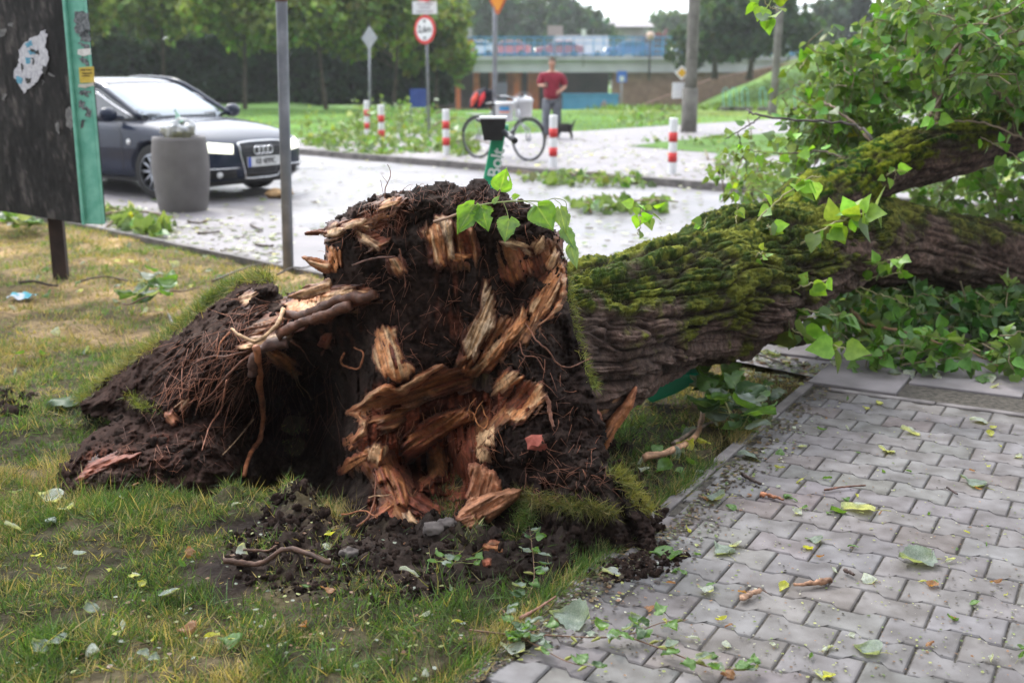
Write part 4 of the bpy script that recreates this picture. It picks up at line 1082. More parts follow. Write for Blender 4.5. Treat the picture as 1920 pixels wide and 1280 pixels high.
for s in (-1, 1):
    dd = Vector((-1, -s * .55, 0))
    drape(BV, None, dd, .008, HLM, 'headlight', corners=[(.9, s * .42, .665), (.55, s * .86, .72), (.62, s * .85, .60), (.93, s * .45, .555)], nu=16, nv=8)
    drape(BV, None, dd, .006, mat('lower_grille', (.008, .008, .009), (.02, .02, .022), 10, .5), 'lower_grille', corners=[(.9, s * .40, .37), (.7, s * .80, .37), (.7, s * .80, .27), (.9, s * .38, .27)], nu=12, nv=6)
    m = M(); a = [np.array(BV.ray_cast(Vector((1.6, s * y, .39)), Vector((-1, -s * .3, 0)))[0]) + np.array([.012, s * .006, 0]) for y in np.linspace(.55, 1.0, 8)]; m.tube(a, .008, 6); m.build('bumper_trim', CHR, car)
    c = np.array(BV.ray_cast(Vector((1.6, s * .78, .32)), Vector((-1, -s * .2, 0)))[0]); m = M(); m.lathe([(.001, .03), (.03, .025), (.04, .0), (.001, -.01)], 12, c, axis='X'); m.build('fog_lamp', MT['white'], car)
m = M(); a = [skin(y, .235, .01) for y in np.linspace(-.7, .7, 12)]; m.tube(a, .018, 6); m.build('bumper_lip', MT['dark'], car)
for k in range(3):
    m = M(); a = [np.array(BV.ray_cast(Vector((1.2, y, .30 + k * .035)), Vector((-1, -.55, 0)))[0]) + np.array([.01, .01, 0]) for y in np.linspace(1.1, 1.35, 6)]
# things lying under and beyond the car
rc = thing('fallen_bark', G(505, 372, -.02), 'pale clump of bark and leaves on the road under the front bumper', 'bark')
V, F = lumpy(3, 21); build('bark_clump', V * np.array([.12, .1, .07]) + np.array([.12, 0, .06]), [F], MT['wood'], rc, np.clip(np.array([.42, .28, .14]) * (1 + .5 * fbm(V * 6, 2, 4)[:, None]), .02, 1))

# ---- bicycle
bk_ = thing('bicycle', G(948, 296, .045), 'old city bicycle loaded with white buckets, leaning on the sign pole', 'bicycle')
fw = np.array([.29, 19.95]); rw = fw + np.array([-.78, .76]); ob = np.array(bk_.location)
bx_ = (fw - rw) / np.linalg.norm(fw - rw); side = np.array([-bx_[1], bx_[0]])
FRONT = G(991, 302, .045)[:2] + np.array([0, .02]); REAR = FRONT + np.array([-.86, .70]); bx_ = (FRONT - REAR) / np.linalg.norm(FRONT - REAR); side = np.array([-bx_[1], bx_[0]])
def B3(a, h, s_=0): q = REAR + bx_ * a + side * s_; return np.array([q[0], q[1], .045 + h])
Lb = np.linalg.norm(FRONT - REAR)
def bwheel(a, nm='wheel'):
    m = M(); th_ = np.linspace(0, 2 * pi, 41); m.tube([B3(a + .335 * cos(q), .345 + .335 * sin(q)) for q in th_], .019, 8, cap=False); w = m.build(nm, MT['rubber'], bk_, world=True)
    m = M(); m.tube([B3(a + .312 * cos(q), .345 + .312 * sin(q)) for q in th_], .009, 6, cap=False)
    for k in range(18): q = k * 2 * pi / 18; m.tube([B3(a, .345, .02 * (-1) ** k), B3(a + .31 * cos(q), .345 + .31 * sin(q))], .0015, 3)
    m.tube([B3(a, .345, -.05), B3(a, .345, .05)], .02, 8); m.build('rim', MT['metal'], w, world=True)
    m = M(); m.tube([B3(a + .37 * cos(q), .345 + .37 * sin(q)) for q in np.linspace(.2 if a < .5 else .5, 2.9, 16)], .014, 6); m.build('mudguard', mat('mudguard', (.05, .05, .055), (.09, .09, .1), 5, .3), bk_, world=True)
bwheel(0); bwheel(Lb)
FRM = mat('bicycle_silver', (.35, .36, .38), (.45, .46, .48), 5, .3, metal=.5); m = M()
bb = B3(.46, .28); hd0, hd1 = B3(Lb - .16, .62), B3(Lb - .22, .84); seat = B3(.30, .80)
for a, b2, r in [(bb, seat, .016), (bb, hd0, .018), (seat * .6 + bb * .4, hd0 + np.array([0, 0, .06]), .015), (bb, B3(0, .345, .05), .009), (bb, B3(0, .345, -.05), .009), (seat, B3(0, .345, .05), .008), (seat, B3(0, .345, -.05), .008), (hd0, hd1, .02), (hd0, B3(Lb - .02, .5, .05), .012), (hd0, B3(Lb - .02, .5, -.05), .012), (B3(Lb - .02, .5, .05), B3(Lb, .345, .05), .011), (B3(Lb - .02, .5, -.05), B3(Lb, .345, -.05), .011)]: m.tube([a, b2], r, 8)
m.build('frame', FRM, bk_, world=True)
m = M(); hb_ = hd1 + np.array([0, 0, .18]); m.tube([hd1, hb_], .013, 8); m.tube(smoothline([hb_ + np.r_[-bx_ * .22 + side * .30, .02], hb_ + np.r_[-bx_ * .06 + side * .28, .03], hb_ + np.r_[side * .1, .0], hb_ + np.r_[side * -.1, .0], hb_ + np.r_[-bx_ * .06 - side * .28, .03], hb_ + np.r_[-bx_ * .22 - side * .30, .02]], 24), .012, 8)
m.build('handlebar', FRM, bk_, world=True)
for s in (-1, 1): m = M(); m.tube([hb_ + np.r_[-bx_ * .12 + s * side * .292, .027], hb_ + np.r_[-bx_ * .24 + s * side * .302, .02]], .018, 8); m.build('grip', MT['dark'], bk_, world=True)
m = M(); sp_ = seat + np.array([0, 0, .08]); m.tube([seat, sp_], .012, 8); 
V, F = lumpy(3, 3); q = V / np.abs(V).max(0) * np.array([.13, .09, .04]); m.add(np.stack([q[:, 0] * bx_[0] - q[:, 1] * bx_[1], q[:, 0] * bx_[1] + q[:, 1] * bx_[0], q[:, 2]], -1) + sp_ + np.array([0, 0, .03]), [F]); m.build('saddle', MT['dark'], bk_, world=True)
m = M(); m.tube([B3(.46, .28, -.09), B3(.46, .28, .09)], .012, 8); m.lathe([(.001, 0), (.09, 0), (.09, .008), (.001, .008)], 20, B3(.46, .28, .06)); m.tube([B3(.46, .28, .09), B3(.60, .20, .1)], .008, 6); m.tube([B3(.46, .28, -.09), B3(.32, .36, -.1)], .008, 6); m.build('crank', FRM, bk_, world=True)
m = M(); m.tube([B3(-.2, .74, .06), B3(.25, .74, .06)], .006, 6); m.tube([B3(-.2, .74, -.06), B3(.25, .74, -.06)], .006, 6); m.tube([B3(-.1, .74, .06), B3(0, .345, .06)], .006, 6); m.build('rack', FRM, bk_, world=True)
def bucket(u, v0, v1, wpx, Yd, label, sticker=False, rnd=False):
    c = P(u, v1, Yd); top = P(u, v0, Yd); h = float(top[2] - c[2]); r = wpx / 2 * (Yd / CT) / FPX
    t = thing('bucket', c, label, 'bucket', 'white buckets on the bicycle')
    m = M(); pr = [(.001, 0), (r * .84, 0), (r * .88, .01), (r * .97, h * .85), (r * 1.03, h * .86), (r * 1.03, h * .93), (r * .98, h)] + ([(r * .7, h * 1.12), (.001, h * 1.16)] if rnd else [(r * .96, h * .98), (.001, h * .96)])
    m.lathe(pr, 32); m.build('pail', mat('pail_white', (.66, .66, .68), (.74, .74, .76), 6, .45), t)
    m = M(); m.tube([np.array([r * 1.03 * cos(a), -.02, h * .88 + r * .9 * sin(a)]) for a in np.linspace(0, pi, 16)], .004, 6); m.build('handle', FRM, t)
    if sticker:
        for z0, z1, cc in ((.55, .76, (.06, .28, .55)), (.44, .54, (.75, .3, .2))):
            aa = np.linspace(-2.1, -1.05, 8); V = np.array([(r * 1.0 * cos(a), r * 1.0 * sin(a), h * z) for a in aa for z in (z0, z1)]); q = np.array([(2 * i, 2 * i + 2, 2 * i + 3, 2 * i + 1) for i in range(7)]); build('sticker', V, [q], mat('sticker', cc, cc, 4, .5), t)
bucket(946, 191, 227, 35, 19.55, 'white bucket with a blue label hanging nearer the scooter', sticker=True)
bucket(981, 186, 221, 35, 19.8, 'white round lidded bucket on the front of the bicycle', rnd=True)
bg_ = thing('pannier_bag', P(905, 208, 20.6), 'black and red bag strapped on the rear rack of the bicycle', 'bag')
V, F = lumpy(4, 8); q = V / np.abs(V).max(0) * np.array([.23, .17, .21]); q[:, 0] += q[:, 2] * .35; build('bag_body', q + np.array([0, 0, .2]), [F], mat('black_cloth', (.02, .02, .03), (.045, .045, .06), 12, .8), bg_)
for dx, c_ in ((-.15, (.75, .12, .08)), (-.02, (.7, .05, .06))):
    V, F = lumpy(3, 15); q = V / np.abs(V).max(0) * np.array([.055, .05, .14]); q[:, 0] += q[:, 2] * .4; build('red_pocket', q + np.array([dx, -.155, .2]), [F], mat('red_cloth', c_, tuple(x * 1.15 for x in c_), 9, .7), bg_)

# ---- e-scooter
sY_ = 8.25; stem_t = P(936, 232, sY_); stem_m = P(918, 335, sY_)
k_ = stem_m - stem_t; k_ = k_ / -k_[2]
foot = stem_t + k_ * float(stem_t[2] - .12)
sc = thing('electric_scooter', (foot[0], foot[1], 0), 'green rental electric scooter with white lettering standing behind the stump', 'scooter')
GR = mat('scooter_green', (.01, .27, .13), (.015, .33, .16), 4, .4, clear=.3); m = M()
wst = .052
def rbox(m, a, b, w, d, n=4):
    ax_ = (b - a) / np.linalg.norm(b - a); x_ = np.cross(ax_, [0, 1., 0]); x_ /= np.linalg.norm(x_); y_ = np.cross(ax_, x_)
    out = []
    for cx_, cy_, a0 in ((w - .015, d - .015, 0), (-w + .015, d - .015, 90), (-w + .015, -d + .015, 180), (w - .015, -d + .015, 270)):
        for q in range(n): an = radians(a0 + q * 30); out.append((cx_ + .015 * cos(an), cy_ + .015 * sin(an)))
    out = np.array(out); kk = len(out)
    V = np.concatenate([a + out[:, :1] * x_ + out[:, 1:] * y_, b + out[:, :1] * x_ * .85 + out[:, 1:] * y_]); q = np.array([(i, (i + 1) % kk, kk + (i + 1) % kk, kk + i) for i in range(kk)])
    m.add(V, [q, np.arange(kk)[::-1][None], (np.arange(kk) + kk)[None]])
    return x_, y_, ax_
a0 = foot; a1 = stem_t + np.array([0, 0, -.05])
xs_, ys_, as_ = rbox(m, a0, a1, .056, .04); m.build('stem', GR, sc, world=True, smooth=False)
V, F = text_mesh('Bolt', .125, .001, .003)
lc = P(931, 306, sY_ - .055); R_ = np.stack([as_, -xs_ if xs_[0] > 0 else xs_, np.array([0, -1, 0.])], -1)
yv = np.cross(np.array([0, -1., 0]), as_); R_ = np.stack([as_, yv, np.array([0, -1., 0])], -1)
m = M(); m.add(put(V, R_, lc), F); m.build('lettering', mat('pale_lettering', (.55, .62, .58)), sc, world=True, smooth=False)
m = M(); c0 = P(925, 240, sY_ - .10)
wv_, hv_ = .092, .072
Vb = []
for z, s_ in ((-.085, .72), (.065, 1.0)):
    for dx, dy in ((-1, -1), (1, -1), (1, 1), (-1, 1)): Vb.append(c0 + np.array([dx * wv_ * s_, dy * .07 * s_, z]))
m.add(np.array(Vb), [np.array([(3, 2, 1, 0), (0, 1, 5, 4), (1, 2, 6, 5), (2, 3, 7, 6), (3, 0, 4, 7)])]); bxo = m.build('front_box', MT['dark'], sc, world=True, smooth=False)
m = M(); m.box(c0 + np.array([0, 0, .072]), (.195, .155, .014)); m.build('box_lid', MT['white'], sc, world=True, smooth=False)
m = M(); c1 = P(940, 243, sY_ - .05); m.lathe([(.001, -.05), (.035, -.05), (.045, 0), (.035, .05), (.001, .05)], 16, c1, axis='X'); m.build('clamp', GR, sc, world=True)
m = M(); g0, g1 = P(943, 246, sY_ - .12), P(964, 263, sY_ - .38); gL = P(905, 228, sY_ + .22)
m.tube(smoothline([gL, P(918, 236, sY_ + .05), c1, g0], 12), .014, 8); m.build('handlebar', MT['dark'], sc, world=True)
m = M(); m.tube([g0, g0 * .35 + g1 * .65, g1], [.021, .02, .019], 12); m.build('grip', mat('grip_grey', (.03, .03, .035), (.07, .07, .08), 9, .35), sc, world=True); m = M(); m.tube([g1, g1 + (g1 - g0) * .06], .022, 12); m.build('grip_end', MT['dark'], sc, world=True)
m = M(); m.tube([P(912, 232, sY_ + .2), P(895, 224, sY_ + .3)], .015, 8); m.build('grip', MT['dark'], sc, world=True)
m = M(); dk0 = foot + np.array([.02, .12, 0]); rbox(m, foot + np.array([0, .05, .02]), foot + np.array([.10, .75, .02]), .08, .03); m.build('deck', GR, sc, world=True, smooth=False)
for q in (foot + np.array([0, -.1, 0]), foot + np.array([.12, .9, 0])): m = M(); m.lathe([(.06, -.025), (.10, -.025), (.12, 0), (.10, .025), (.06, .025)], 24, (q[0], q[1], .12), axis='X'); m.build('wheel', MT['rubber'], sc, world=True)

# second green scooter crushed under the trunk
s2 = thing('crushed_scooter', P(1262, 722, 5.0) * np.array([1, 1, 0]), 'green scooter body pinned under the trunk', 'scooter')
m = M(); pts = [(1205, 738), (1240, 715), (1290, 700), (1312, 700), (1310, 716), (1270, 738), (1222, 757)]
W3 = np.array([P(u, v, 5.0 - .001 * i) for i, (u, v) in enumerate(pts)]); kk = len(pts)
m.add(np.concatenate([W3, W3 + np.array([0, .12, 0])]), [np.arange(kk)[::-1][None], (np.arange(kk) + kk)[None], np.array([(i, (i + 1) % kk, kk + (i + 1) % kk, kk + i) for i in range(kk)])])
o = m.build('deck', GR, s2, world=True, smooth=False); bv = o.modifiers.new('b', 'BEVEL'); bv.width = .012; bv.segments = 3

# ---- the man and the dog
def skinned(name, joints, edges, par, m_, sub=2):
    me = bpy.data.meshes.new(name); me.from_pydata([j[:3] for j in joints], edges, []); me.update()
    o = bpy.data.objects.new(name, me); COL.objects.link(o)
    sk = o.modifiers.new('sk', 'SKIN'); sk.use_smooth_shade = True
    for i, j in enumerate(joints):
        r = j[3]; me.skin_vertices[0].data[i].radius = (r, r if len(j) < 5 else j[4])
    me.skin_vertices[0].data[0].use_root = True
    s = o.modifiers.new('ss', 'SUBSURF'); s.levels = sub; s.render_levels = sub
    me.materials.append(m_); apply_mods(o)
    for p_ in o.data.polygons: p_.use_smooth = True
    if not o.data.materials: o.data.materials.append(m_)
    o.parent = par; return o
SKIN = mat('skin', (.42, .22, .15), (.5, .28, .2), 12, .55); HAIR = mat('hair', (.10, .075, .055), (.18, .14, .11), 40, .8)
mb = G(1034, 262, -.0); man = thing('person', mb, 'man in a dark red t-shirt and grey trousers walking a small black dog', 'person')
pel = (0, 0, .94, .12, .095)
jt = [pel, (0, 0, 1.10, .12, .09), (0, -.01, 1.28, .14, .10), (0, 0, 1.42, .12, .085), (0, -.01, 1.50, .055, .055), (0, -.03, 1.57, .05, .055), (0, -.035, 1.65, .082, .095), (0, -.03, 1.73, .072, .085),
      (.19, 0, 1.41, .06, .06), (.31, .02, 1.17, .046, .046), (.17, -.20, 1.06, .034, .034), (.13, -.25, 1.045, .036, .028),
      (-.19, 0, 1.41, .06, .06), (-.29, -.02, 1.19, .046, .046), (-.20, -.22, 1.18, .034, .034), (-.16, -.27, 1.19, .036, .028),
      (.10, 0, .86, .095, .10), (.12, -.05, .50, .062, .066), (.13, .04, .10, .042, .045), (.135, -.06, .035, .042, .034), (.14, -.15, .03, .035, .025),
      (-.10, 0, .86, .095, .10), (-.13, -.14, .50, .062, .066), (-.14, -.16, .10, .042, .045), (-.145, -.25, .035, .042, .034), (-.15, -.33, .03, .035, .025)]
eg = [(0, 1), (1, 2), (2, 3), (3, 4), (4, 5), (5, 6), (6, 7), (3, 8), (8, 9), (9, 10), (10, 11), (3, 12), (12, 13), (13, 14), (14, 15), (0, 16), (16, 17), (17, 18), (18, 19), (19, 20), (0, 21), (21, 22), (22, 23), (23, 24), (24, 25)]
# fingers
def fingers(base_i, c, d, side_):
    for k, (l, off) in enumerate(((.060, -.026), (.070, -.009), (.066, .009), (.052, .024))):
        p0 = np.array(c) + np.array(side_) * off; p1 = p0 + np.array(d) * l * .6; p2 = p1 + np.array(d) * l * .3 + np.array([0, 0, -.025])
        i0 = len(jt); jt.append((*p0, .010, .010)); jt.append((*p1, .009, .009)); jt.append((*p2, .007, .007)); eg.extend([(base_i, i0), (i0, i0 + 1), (i0 + 1, i0 + 2)])
    p1 = np.array(c) + np.array(side_) * -.045 + np.array(d) * .01; i0 = len(jt); jt.append((*p1, .011, .011)); jt.append((*(p1 + np.array(d) * .035), .009, .009)); eg.extend([(base_i, i0), (i0, i0 + 1)])
fingers(11, (.115, -.285, 1.035), (-.4, -.9, -.1), (0, .2, -1)); fingers(15, (-.145, -.305, 1.19), (.4, -.9, 0), (0, .2, -1))
skinned('body', jt, eg, man, SKIN)
SH = mat('dark_red_cotton', (.22, .012, .03), (.30, .02, .045), 9, .8, .004, 20); TR_ = mat('grey_trousers', (.10, .11, .13), (.17, .18, .21), 7, .8, .004, 18)
skinned('t_shirt', [(0, 0, .84, .21, .16), (0, 0, 1.06, .20, .155), (0, -.01, 1.28, .215, .15), (0, 0, 1.41, .17, .125), (0, 0, 1.475, .09, .085), (.21, 0, 1.39, .095, .095), (.30, .02, 1.17, .088, .088), (-.21, 0, 1.39, .095, .095), (-.285, -.02, 1.19, .088, .088)], [(0, 1), (1, 2), (2, 3), (3, 4), (3, 5), (5, 6), (3, 7), (7, 8)], man, SH)
skinned('trousers', [(0, 0, 1.0, .17, .13), (.10, 0, .84, .12, .125), (.12, -.05, .50, .095, .10), (.13, .03, .06, .085, .09), (-.10, 0, .84, .12, .125), (-.13, -.14, .50, .095, .10), (-.14, -.15, .06, .085, .09)], [(0, 1), (1, 2), (2, 3), (0, 4), (4, 5), (5, 6)], man, TR_)
for sx, sy in ((.135, -.06), (-.145, -.25)): m = M(); V, F = lumpy(3, 2); q = V / np.abs(V).max(0) * np.array([.05, .14, .045]); m.add(q + np.array([sx, sy - .02, .045]), [F]); m.build('shoe', MT['dark'], man)
V, F = lumpy(3, 40); q = V / np.abs(V).max(0) * np.array([.086, .10, .085]) + np.array([0, -.015, 1.735]); q[:, 2] = np.maximum(q[:, 2], 1.70 - .06 * (q[:, 1] > .01)); build('hair', q, [F], HAIR, man)
for s in (-1, 1):
    m = M(); m.lathe([(.001, -.006), (.011, 0), (.001, .006)], 8, (s * .03, -.122, 1.675), axis='Y'); m.build('eye', MT['dark'], man)
    m = M(); m.lathe([(.001, -.008), (.018, 0), (.001, .008)], 8, (s * .085, -.03, 1.66), axis='X'); m.build('ear', SKIN, man)
m = M(); m.tube([(0, -.125, 1.665), (0, -.145, 1.635), (0, -.125, 1.628)], [.008, .014, .008], 8); m.build('nose', SKIN, man); m = M(); m.tube([(-.022, -.123, 1.60), (0, -.128, 1.598), (.022, -.123, 1.60)], .005, 6); m.build('mouth', mat('lips', (.3, .1, .08)), man)
ph = thing('mobile_phone', mb + np.array([-.13, -.33, 1.2]), 'mobile phone in the right hand of the man', 'phone'); m = M(); m.box((0, 0, 0), (.07, .012, .13)); o = m.build('phone_body', MT['dark'], ph, smooth=False); bv = o.modifiers.new('b', 'BEVEL'); bv.width = .004
db = G(1058, 264, .0); dog = thing('dog', db, 'small black dog standing beside the man, behind the bollard', 'dog'); FUR = mat('black_fur', (.012, .011, .011), (.035, .03, .028), 30, .8, .01, 60)
dj = [(0, 0, .27, .085, .10), (.12, .01, .28, .075, .09), (-.12, -.01, .28, .09, .105), (-.21, -.02, .34, .055, .06), (-.27, -.03, .42, .055, .055), (-.34, -.05, .40, .03, .03), (.20, .02, .36, .02, .02), (.23, .02, .45, .018, .018),
      (-.15, .05, .20, .032, .032), (-.15, .05, .10, .022, .022), (-.165, .05, .02, .022, .02), (-.15, -.07, .20, .032, .032), (-.15, -.07, .10, .022, .022), (-.165, -.07, .02, .022, .02),
      (.13, .06, .20, .042, .042), (.17, .06, .11, .022, .022), (.15, .06, .02, .022, .02), (.13, -.06, .20, .042, .042), (.17, -.06, .11, .022, .022), (.15, -.06, .02, .022, .02)]
de = [(0, 1), (0, 2), (2, 3), (3, 4), (4, 5), (1, 6), (6, 7), (2, 8), (8, 9), (9, 10), (2, 11), (11, 12), (12, 13), (1, 14), (14, 15), (15, 16), (1, 17), (17, 18), (18, 19)]
skinned('body', dj, de, dog, FUR)
for s in (-1, 1): m = M(); m.tube([(-.25, s * .035, .46), (-.26, s * .05, .50), (-.265, s * .055, .52)], [.02, .016, .003], 6); m.build('ear', FUR, dog)
ls_ = thing('dog_lead', mb + np.array([.14, -.25, 1.02]), 'thin lead running from the man to the black dog', 'lead'); m = M(); hnd = mb + np.array([.13, -.27, 1.03]); m.tube(smoothline([hnd, (hnd + db) / 2 + np.array([0, 0, -.1]), db + np.array([-.18, -.02, .4])], 14), .006, 5); m.build('strap', MT['dark'], ls_, world=True)

# second pedestrian far off by the underpass
p2 = thing('person', (hx(1134, 84), 84, -2.2), 'distant passer-by in grey beside the end of the blue hoarding', 'person')
skinned('body', [(0, 0, .95, .15, .12), (0, 0, 1.2, .17, .12), (0, 0, 1.42, .15, .1), (0, 0, 1.52, .05, .05), (0, 0, 1.66, .09, .1), (.2, 0, 1.38, .06, .06), (.24, -.05, 1.1, .045, .045), (.22, -.15, .9, .035, .035), (-.2, 0, 1.38, .06, .06), (-.24, 0, 1.1, .045, .045), (-.22, -.08, .88, .035, .035), (.1, 0, .85, .09, .09), (.1, -.1, .5, .06, .06), (.1, -.05, .05, .045, .06), (-.1, 0, .85, .09, .09), (-.1, .1, .5, .06, .06), (-.1, .15, .05, .045, .06)],
        [(0, 1), (1, 2), (2, 3), (3, 4), (2, 5), (5, 6), (6, 7), (2, 8), (8, 9), (9, 10), (0, 11), (11, 12), (12, 13), (0, 14), (14, 15), (15, 16)], p2, mat('clothes_grey', (.2, .15, .16), (.3, .22, .22), 5, .8))
# row of teal cycle stands far on the lawn
for k, (u, lb) in enumerate([(1363, 'leftmost thin teal stand on the far lawn'), (1378, 'second thin teal stand on the far lawn'), (1399, 'third thin teal stand on the far lawn, left of the thinner post'), (1432, 'teal stand on the far lawn just left of the thinner post'), (1497, 'teal stand on the far lawn right of the thinner post')]):
    b = G(u, 208, -.1); t = thing('cycle_stand', b, lb, 'cycle stand', 'teal stands on the far lawn')
    m = M(); m.tube(smoothline([(-.12, 0, 0), (-.2, 0, .8), (.0, 0, .85), (.1, 0, 0)], 14), .018, 6); m.build('tube', mat('teal_paint', (.2, .5, .45), (.25, .55, .5), 3, .5), t)
    m = M(); m.box((0, 0, .08), (.5, .3, .16)); m.build('foot', MT['kerb'], t, smooth=False)
b = G(1521, 240, -.0); t = thing('teal_pole', b, 'thin teal pole at the left edge of the fallen crown', 'pole'); m = M(); m.tube([(0, 0, 0), (0, 0, 1.25)], .035, 8); m.build('pole', mat('teal_dark', (.02, .28, .2)), t); m = M(); m.box((0, 0, .03), (.3, .3, .07)); m.build('base', MT['white'], t, smooth=False)
# ---------------------------------------------------------------- the fallen tree: lifted root plate, trunk, limbs
OUT = [(100, 915), (108, 880), (130, 850), (165, 815), (205, 790), (160, 775), (138, 752), (180, 722), (235, 680), (300, 635), (350, 602), (395, 562), (440, 534), (490, 516),
       (512, 528), (532, 556), (575, 560), (606, 548), (614, 520), (608, 480), (612, 440), (640, 405), (665, 386), (700, 370), (735, 360), (790, 348), (835, 336), (875, 346), (910, 340), (950, 360),
       (985, 378), (1025, 402), (1050, 440), (1060, 500), (1070, 570), (1084, 640), (1108, 720), (1124, 780), (1140, 830), (1152, 880), (1178, 925), (1215, 962), (1238, 1010),
       (1244, 1050), (1180, 1085), (1100, 1090), (1000, 1075), (600, 1075), (520, 1010), (420, 975), (300, 955), (180, 935)]
CP = [(105, 900, 4.06), (180, 880, 4.02), (270, 905, 3.98), (360, 900, 4.0), (430, 885, 4.05), (150, 755, 4.72), (250, 675, 4.72), (340, 612, 4.74), (400, 562, 4.74), (500, 522, 4.66), (540, 565, 4.5),
      (180, 800, 4.45), (235, 770, 4.5), (220, 835, 4.18), (300, 840, 4.14), (300, 790, 4.34), (300, 710, 4.5), (370, 690, 4.42), (420, 640, 4.38), (430, 700, 4.33), (470, 600, 4.42), (380, 810, 4.22), (420, 780, 4.32),
      (470, 740, 4.45), (460, 840, 4.45), (520, 680, 4.45), (520, 780, 4.92), (520, 880, 4.72), (570, 720, 4.85), (580, 830, 4.92), (630, 760, 4.55), (620, 900, 4.5), (580, 640, 4.3), (560, 590, 4.3),
      (610, 560, 4.15), (612, 450, 4.05), (650, 600, 4.08), (660, 520, 4.0), (640, 410, 4.02), (740, 365, 4.0), (850, 342, 3.97), (950, 365, 3.93), (1040, 420, 3.86), (700, 470, 3.92), (800, 500, 3.93),
      (760, 600, 3.95), (850, 580, 3.93), (900, 450, 3.88), (960, 560, 3.84), (1060, 520, 3.82), (1040, 640, 3.75), (1000, 700, 3.72), (1085, 700, 3.74), (700, 670, 3.96), (690, 760, 3.92), (660, 820, 4.0), (750, 710, 3.86),
      (800, 740, 4.0), (850, 700, 4.0), (760, 790, 4.02), (900, 730, 4.02), (820, 870, 4.02), (870, 900, 3.95), (780, 900, 3.92), (730, 880, 3.85), (700, 930, 3.78), (650, 960, 3.72), (600, 970, 3.95), (760, 960, 3.66), (860, 980, 3.6),
      (960, 760, 3.72), (930, 840, 3.66), (1000, 820, 3.6), (1080, 820, 3.62), (960, 900, 3.62), (1050, 900, 3.48), (1140, 900, 3.5), (980, 980, 3.5), (1080, 960, 3.4), (1180, 980, 3.42), (1240, 1020, 3.4),
      (1100, 1050, 3.33), (980, 1040, 3.45), (860, 1040, 3.5), (700, 1040, 3.5), (600, 1060, 3.5), (1200, 1060, 3.33), (480, 960, 4.5), (300, 950, 3.98), (560, 990, 4.2)]
CP = np.array(CP, float)

def rbf_fit(pts, vals, sm=1e-3):
    n = len(pts); d = np.linalg.norm(pts[:, None] - pts[None], axis=-1) / 200
    K = np.where(d > 0, d ** 2 * np.log(d + 1e-9), 0) + sm * np.eye(n) * 5
    Pm = np.c_[np.ones(n), pts / 200]
    A = np.block([[K, Pm], [Pm.T, np.zeros((3, 3))]])
    return np.linalg.solve(A, np.r_[vals, np.zeros(3)])
RB = rbf_fit(CP[:, :2], CP[:, 2])
def rbf_eval(u, v):
    q = np.stack([u.ravel(), v.ravel()], -1); r = np.zeros(len(q))
    for i, (a, b, _) in enumerate(CP):
        d = np.hypot(q[:, 0] - a, q[:, 1] - b) / 200
        r += RB[i] * np.where(d > 0, d ** 2 * np.log(d + 1e-9), 0)
    r += RB[-3] + RB[-2] * q[:, 0] / 200 + RB[-1] * q[:, 1] / 200
    return r.reshape(u.shape)

ST_ = 2.5
ug = np.arange(90, 1256, ST_); vg = np.arange(325, 1098, ST_)
U_, V_ = np.meshgrid(ug, vg, indexing='ij')
Y0 = rbf_eval(U_, V_)
# features: polyline, width px, raise towards the viewer (m, negative digs in)
FEAT = [([(700, 765), (760, 755), (830, 725), (900, 715)], 22, -.14), ([(800, 800), (870, 815), (930, 750), (985, 745)], 20, -.12), ([(790, 870), (830, 850), (860, 900)], 24, -.2), ([(745, 860), (790, 880)], 18, -.16), ([(660, 900), (690, 900)], 18, -.12),
        ([(700, 800), (740, 830)], 22, -.06), ([(930, 520), (990, 560), (985, 590)], 26, -.07), ([(1005, 470), (1015, 520)], 14, -.05), ([(860, 450), (880, 462)], 14, -.05),
        ([(1020, 880), (960, 875), (920, 900)], 10, -.05), ([(1150, 900), (1165, 960), (1190, 1010)], 8, -.05), ([(930, 860), (980, 905), (1040, 915)], 9, -.04),
        ([(650, 450), (700, 430), (760, 425)], 16, -.03), ([(790, 560), (780, 640)], 14, -.025), ([(650, 640), (640, 720), (600, 760)], 26, -.05),
        ([(160, 772), (230, 768), (280, 800)], 10, -.08), ([(370, 780), (430, 770), (460, 800)], 16, -.09), ([(440, 545), (500, 540)], 12, .05),
        ([(850, 350), (900, 372)], 24, .03), ([(700, 385), (760, 372)], 18, .02), ([(1000, 640), (1040, 760), (1060, 850)], 20, .02), ([(1080, 930), (1160, 960)], 30, .03),
        ([(1200, 990), (1230, 1040)], 18, .03), ([(250, 850), (330, 835)], 26, .04), ([(120, 880), (150, 850)], 14, .03), ([(300, 760), (330, 720), (400, 700)], 22, .02)]
FD = np.zeros(U_.shape)
for pl, w, h in FEAT:
    d, _ = polydist(U_, V_, pl); FD += h * np.exp(-(d / w) ** 2)
inside_s = OUT
D, _ = polydist(U_, V_, OUT, True); sg = np.where(inpoly(U_, V_, OUT), D, -D)
P0 = P(U_, V_, Y0)
en = 8 * fbm(P0 * 9, 3, 71) + 6 * fbm(P0 * 30, 3, 72)
sg = sg + en
topm = sstep(1010, 950, V_) * np.where(U_ < 620, sstep(880, 780, V_), 1)           # only the free edges are rounded
rb = 42.0
k = np.clip(1 - np.clip(sg, 0, rb) / rb, 0, 1)
Ysm = Y0 - FD + topm * .13 * (1 - np.sqrt(np.clip(1 - k ** 2, 0, 1)))
lump = .009 * ridged(P0 * 75, 2, 47) + .004 * ridged(P0 * 170, 2, 48) + .045 * fbm(P0 * 5, 3, 41) + .030 * (ridged(P0 * 11, 2, 42) - .3) + .012 * np.maximum(fbm(P0 * 26, 2, 43), -.2) + .008 * ridged(P0 * 48, 2, 44) + .004 * fbm(P0 * 130, 2, 45)
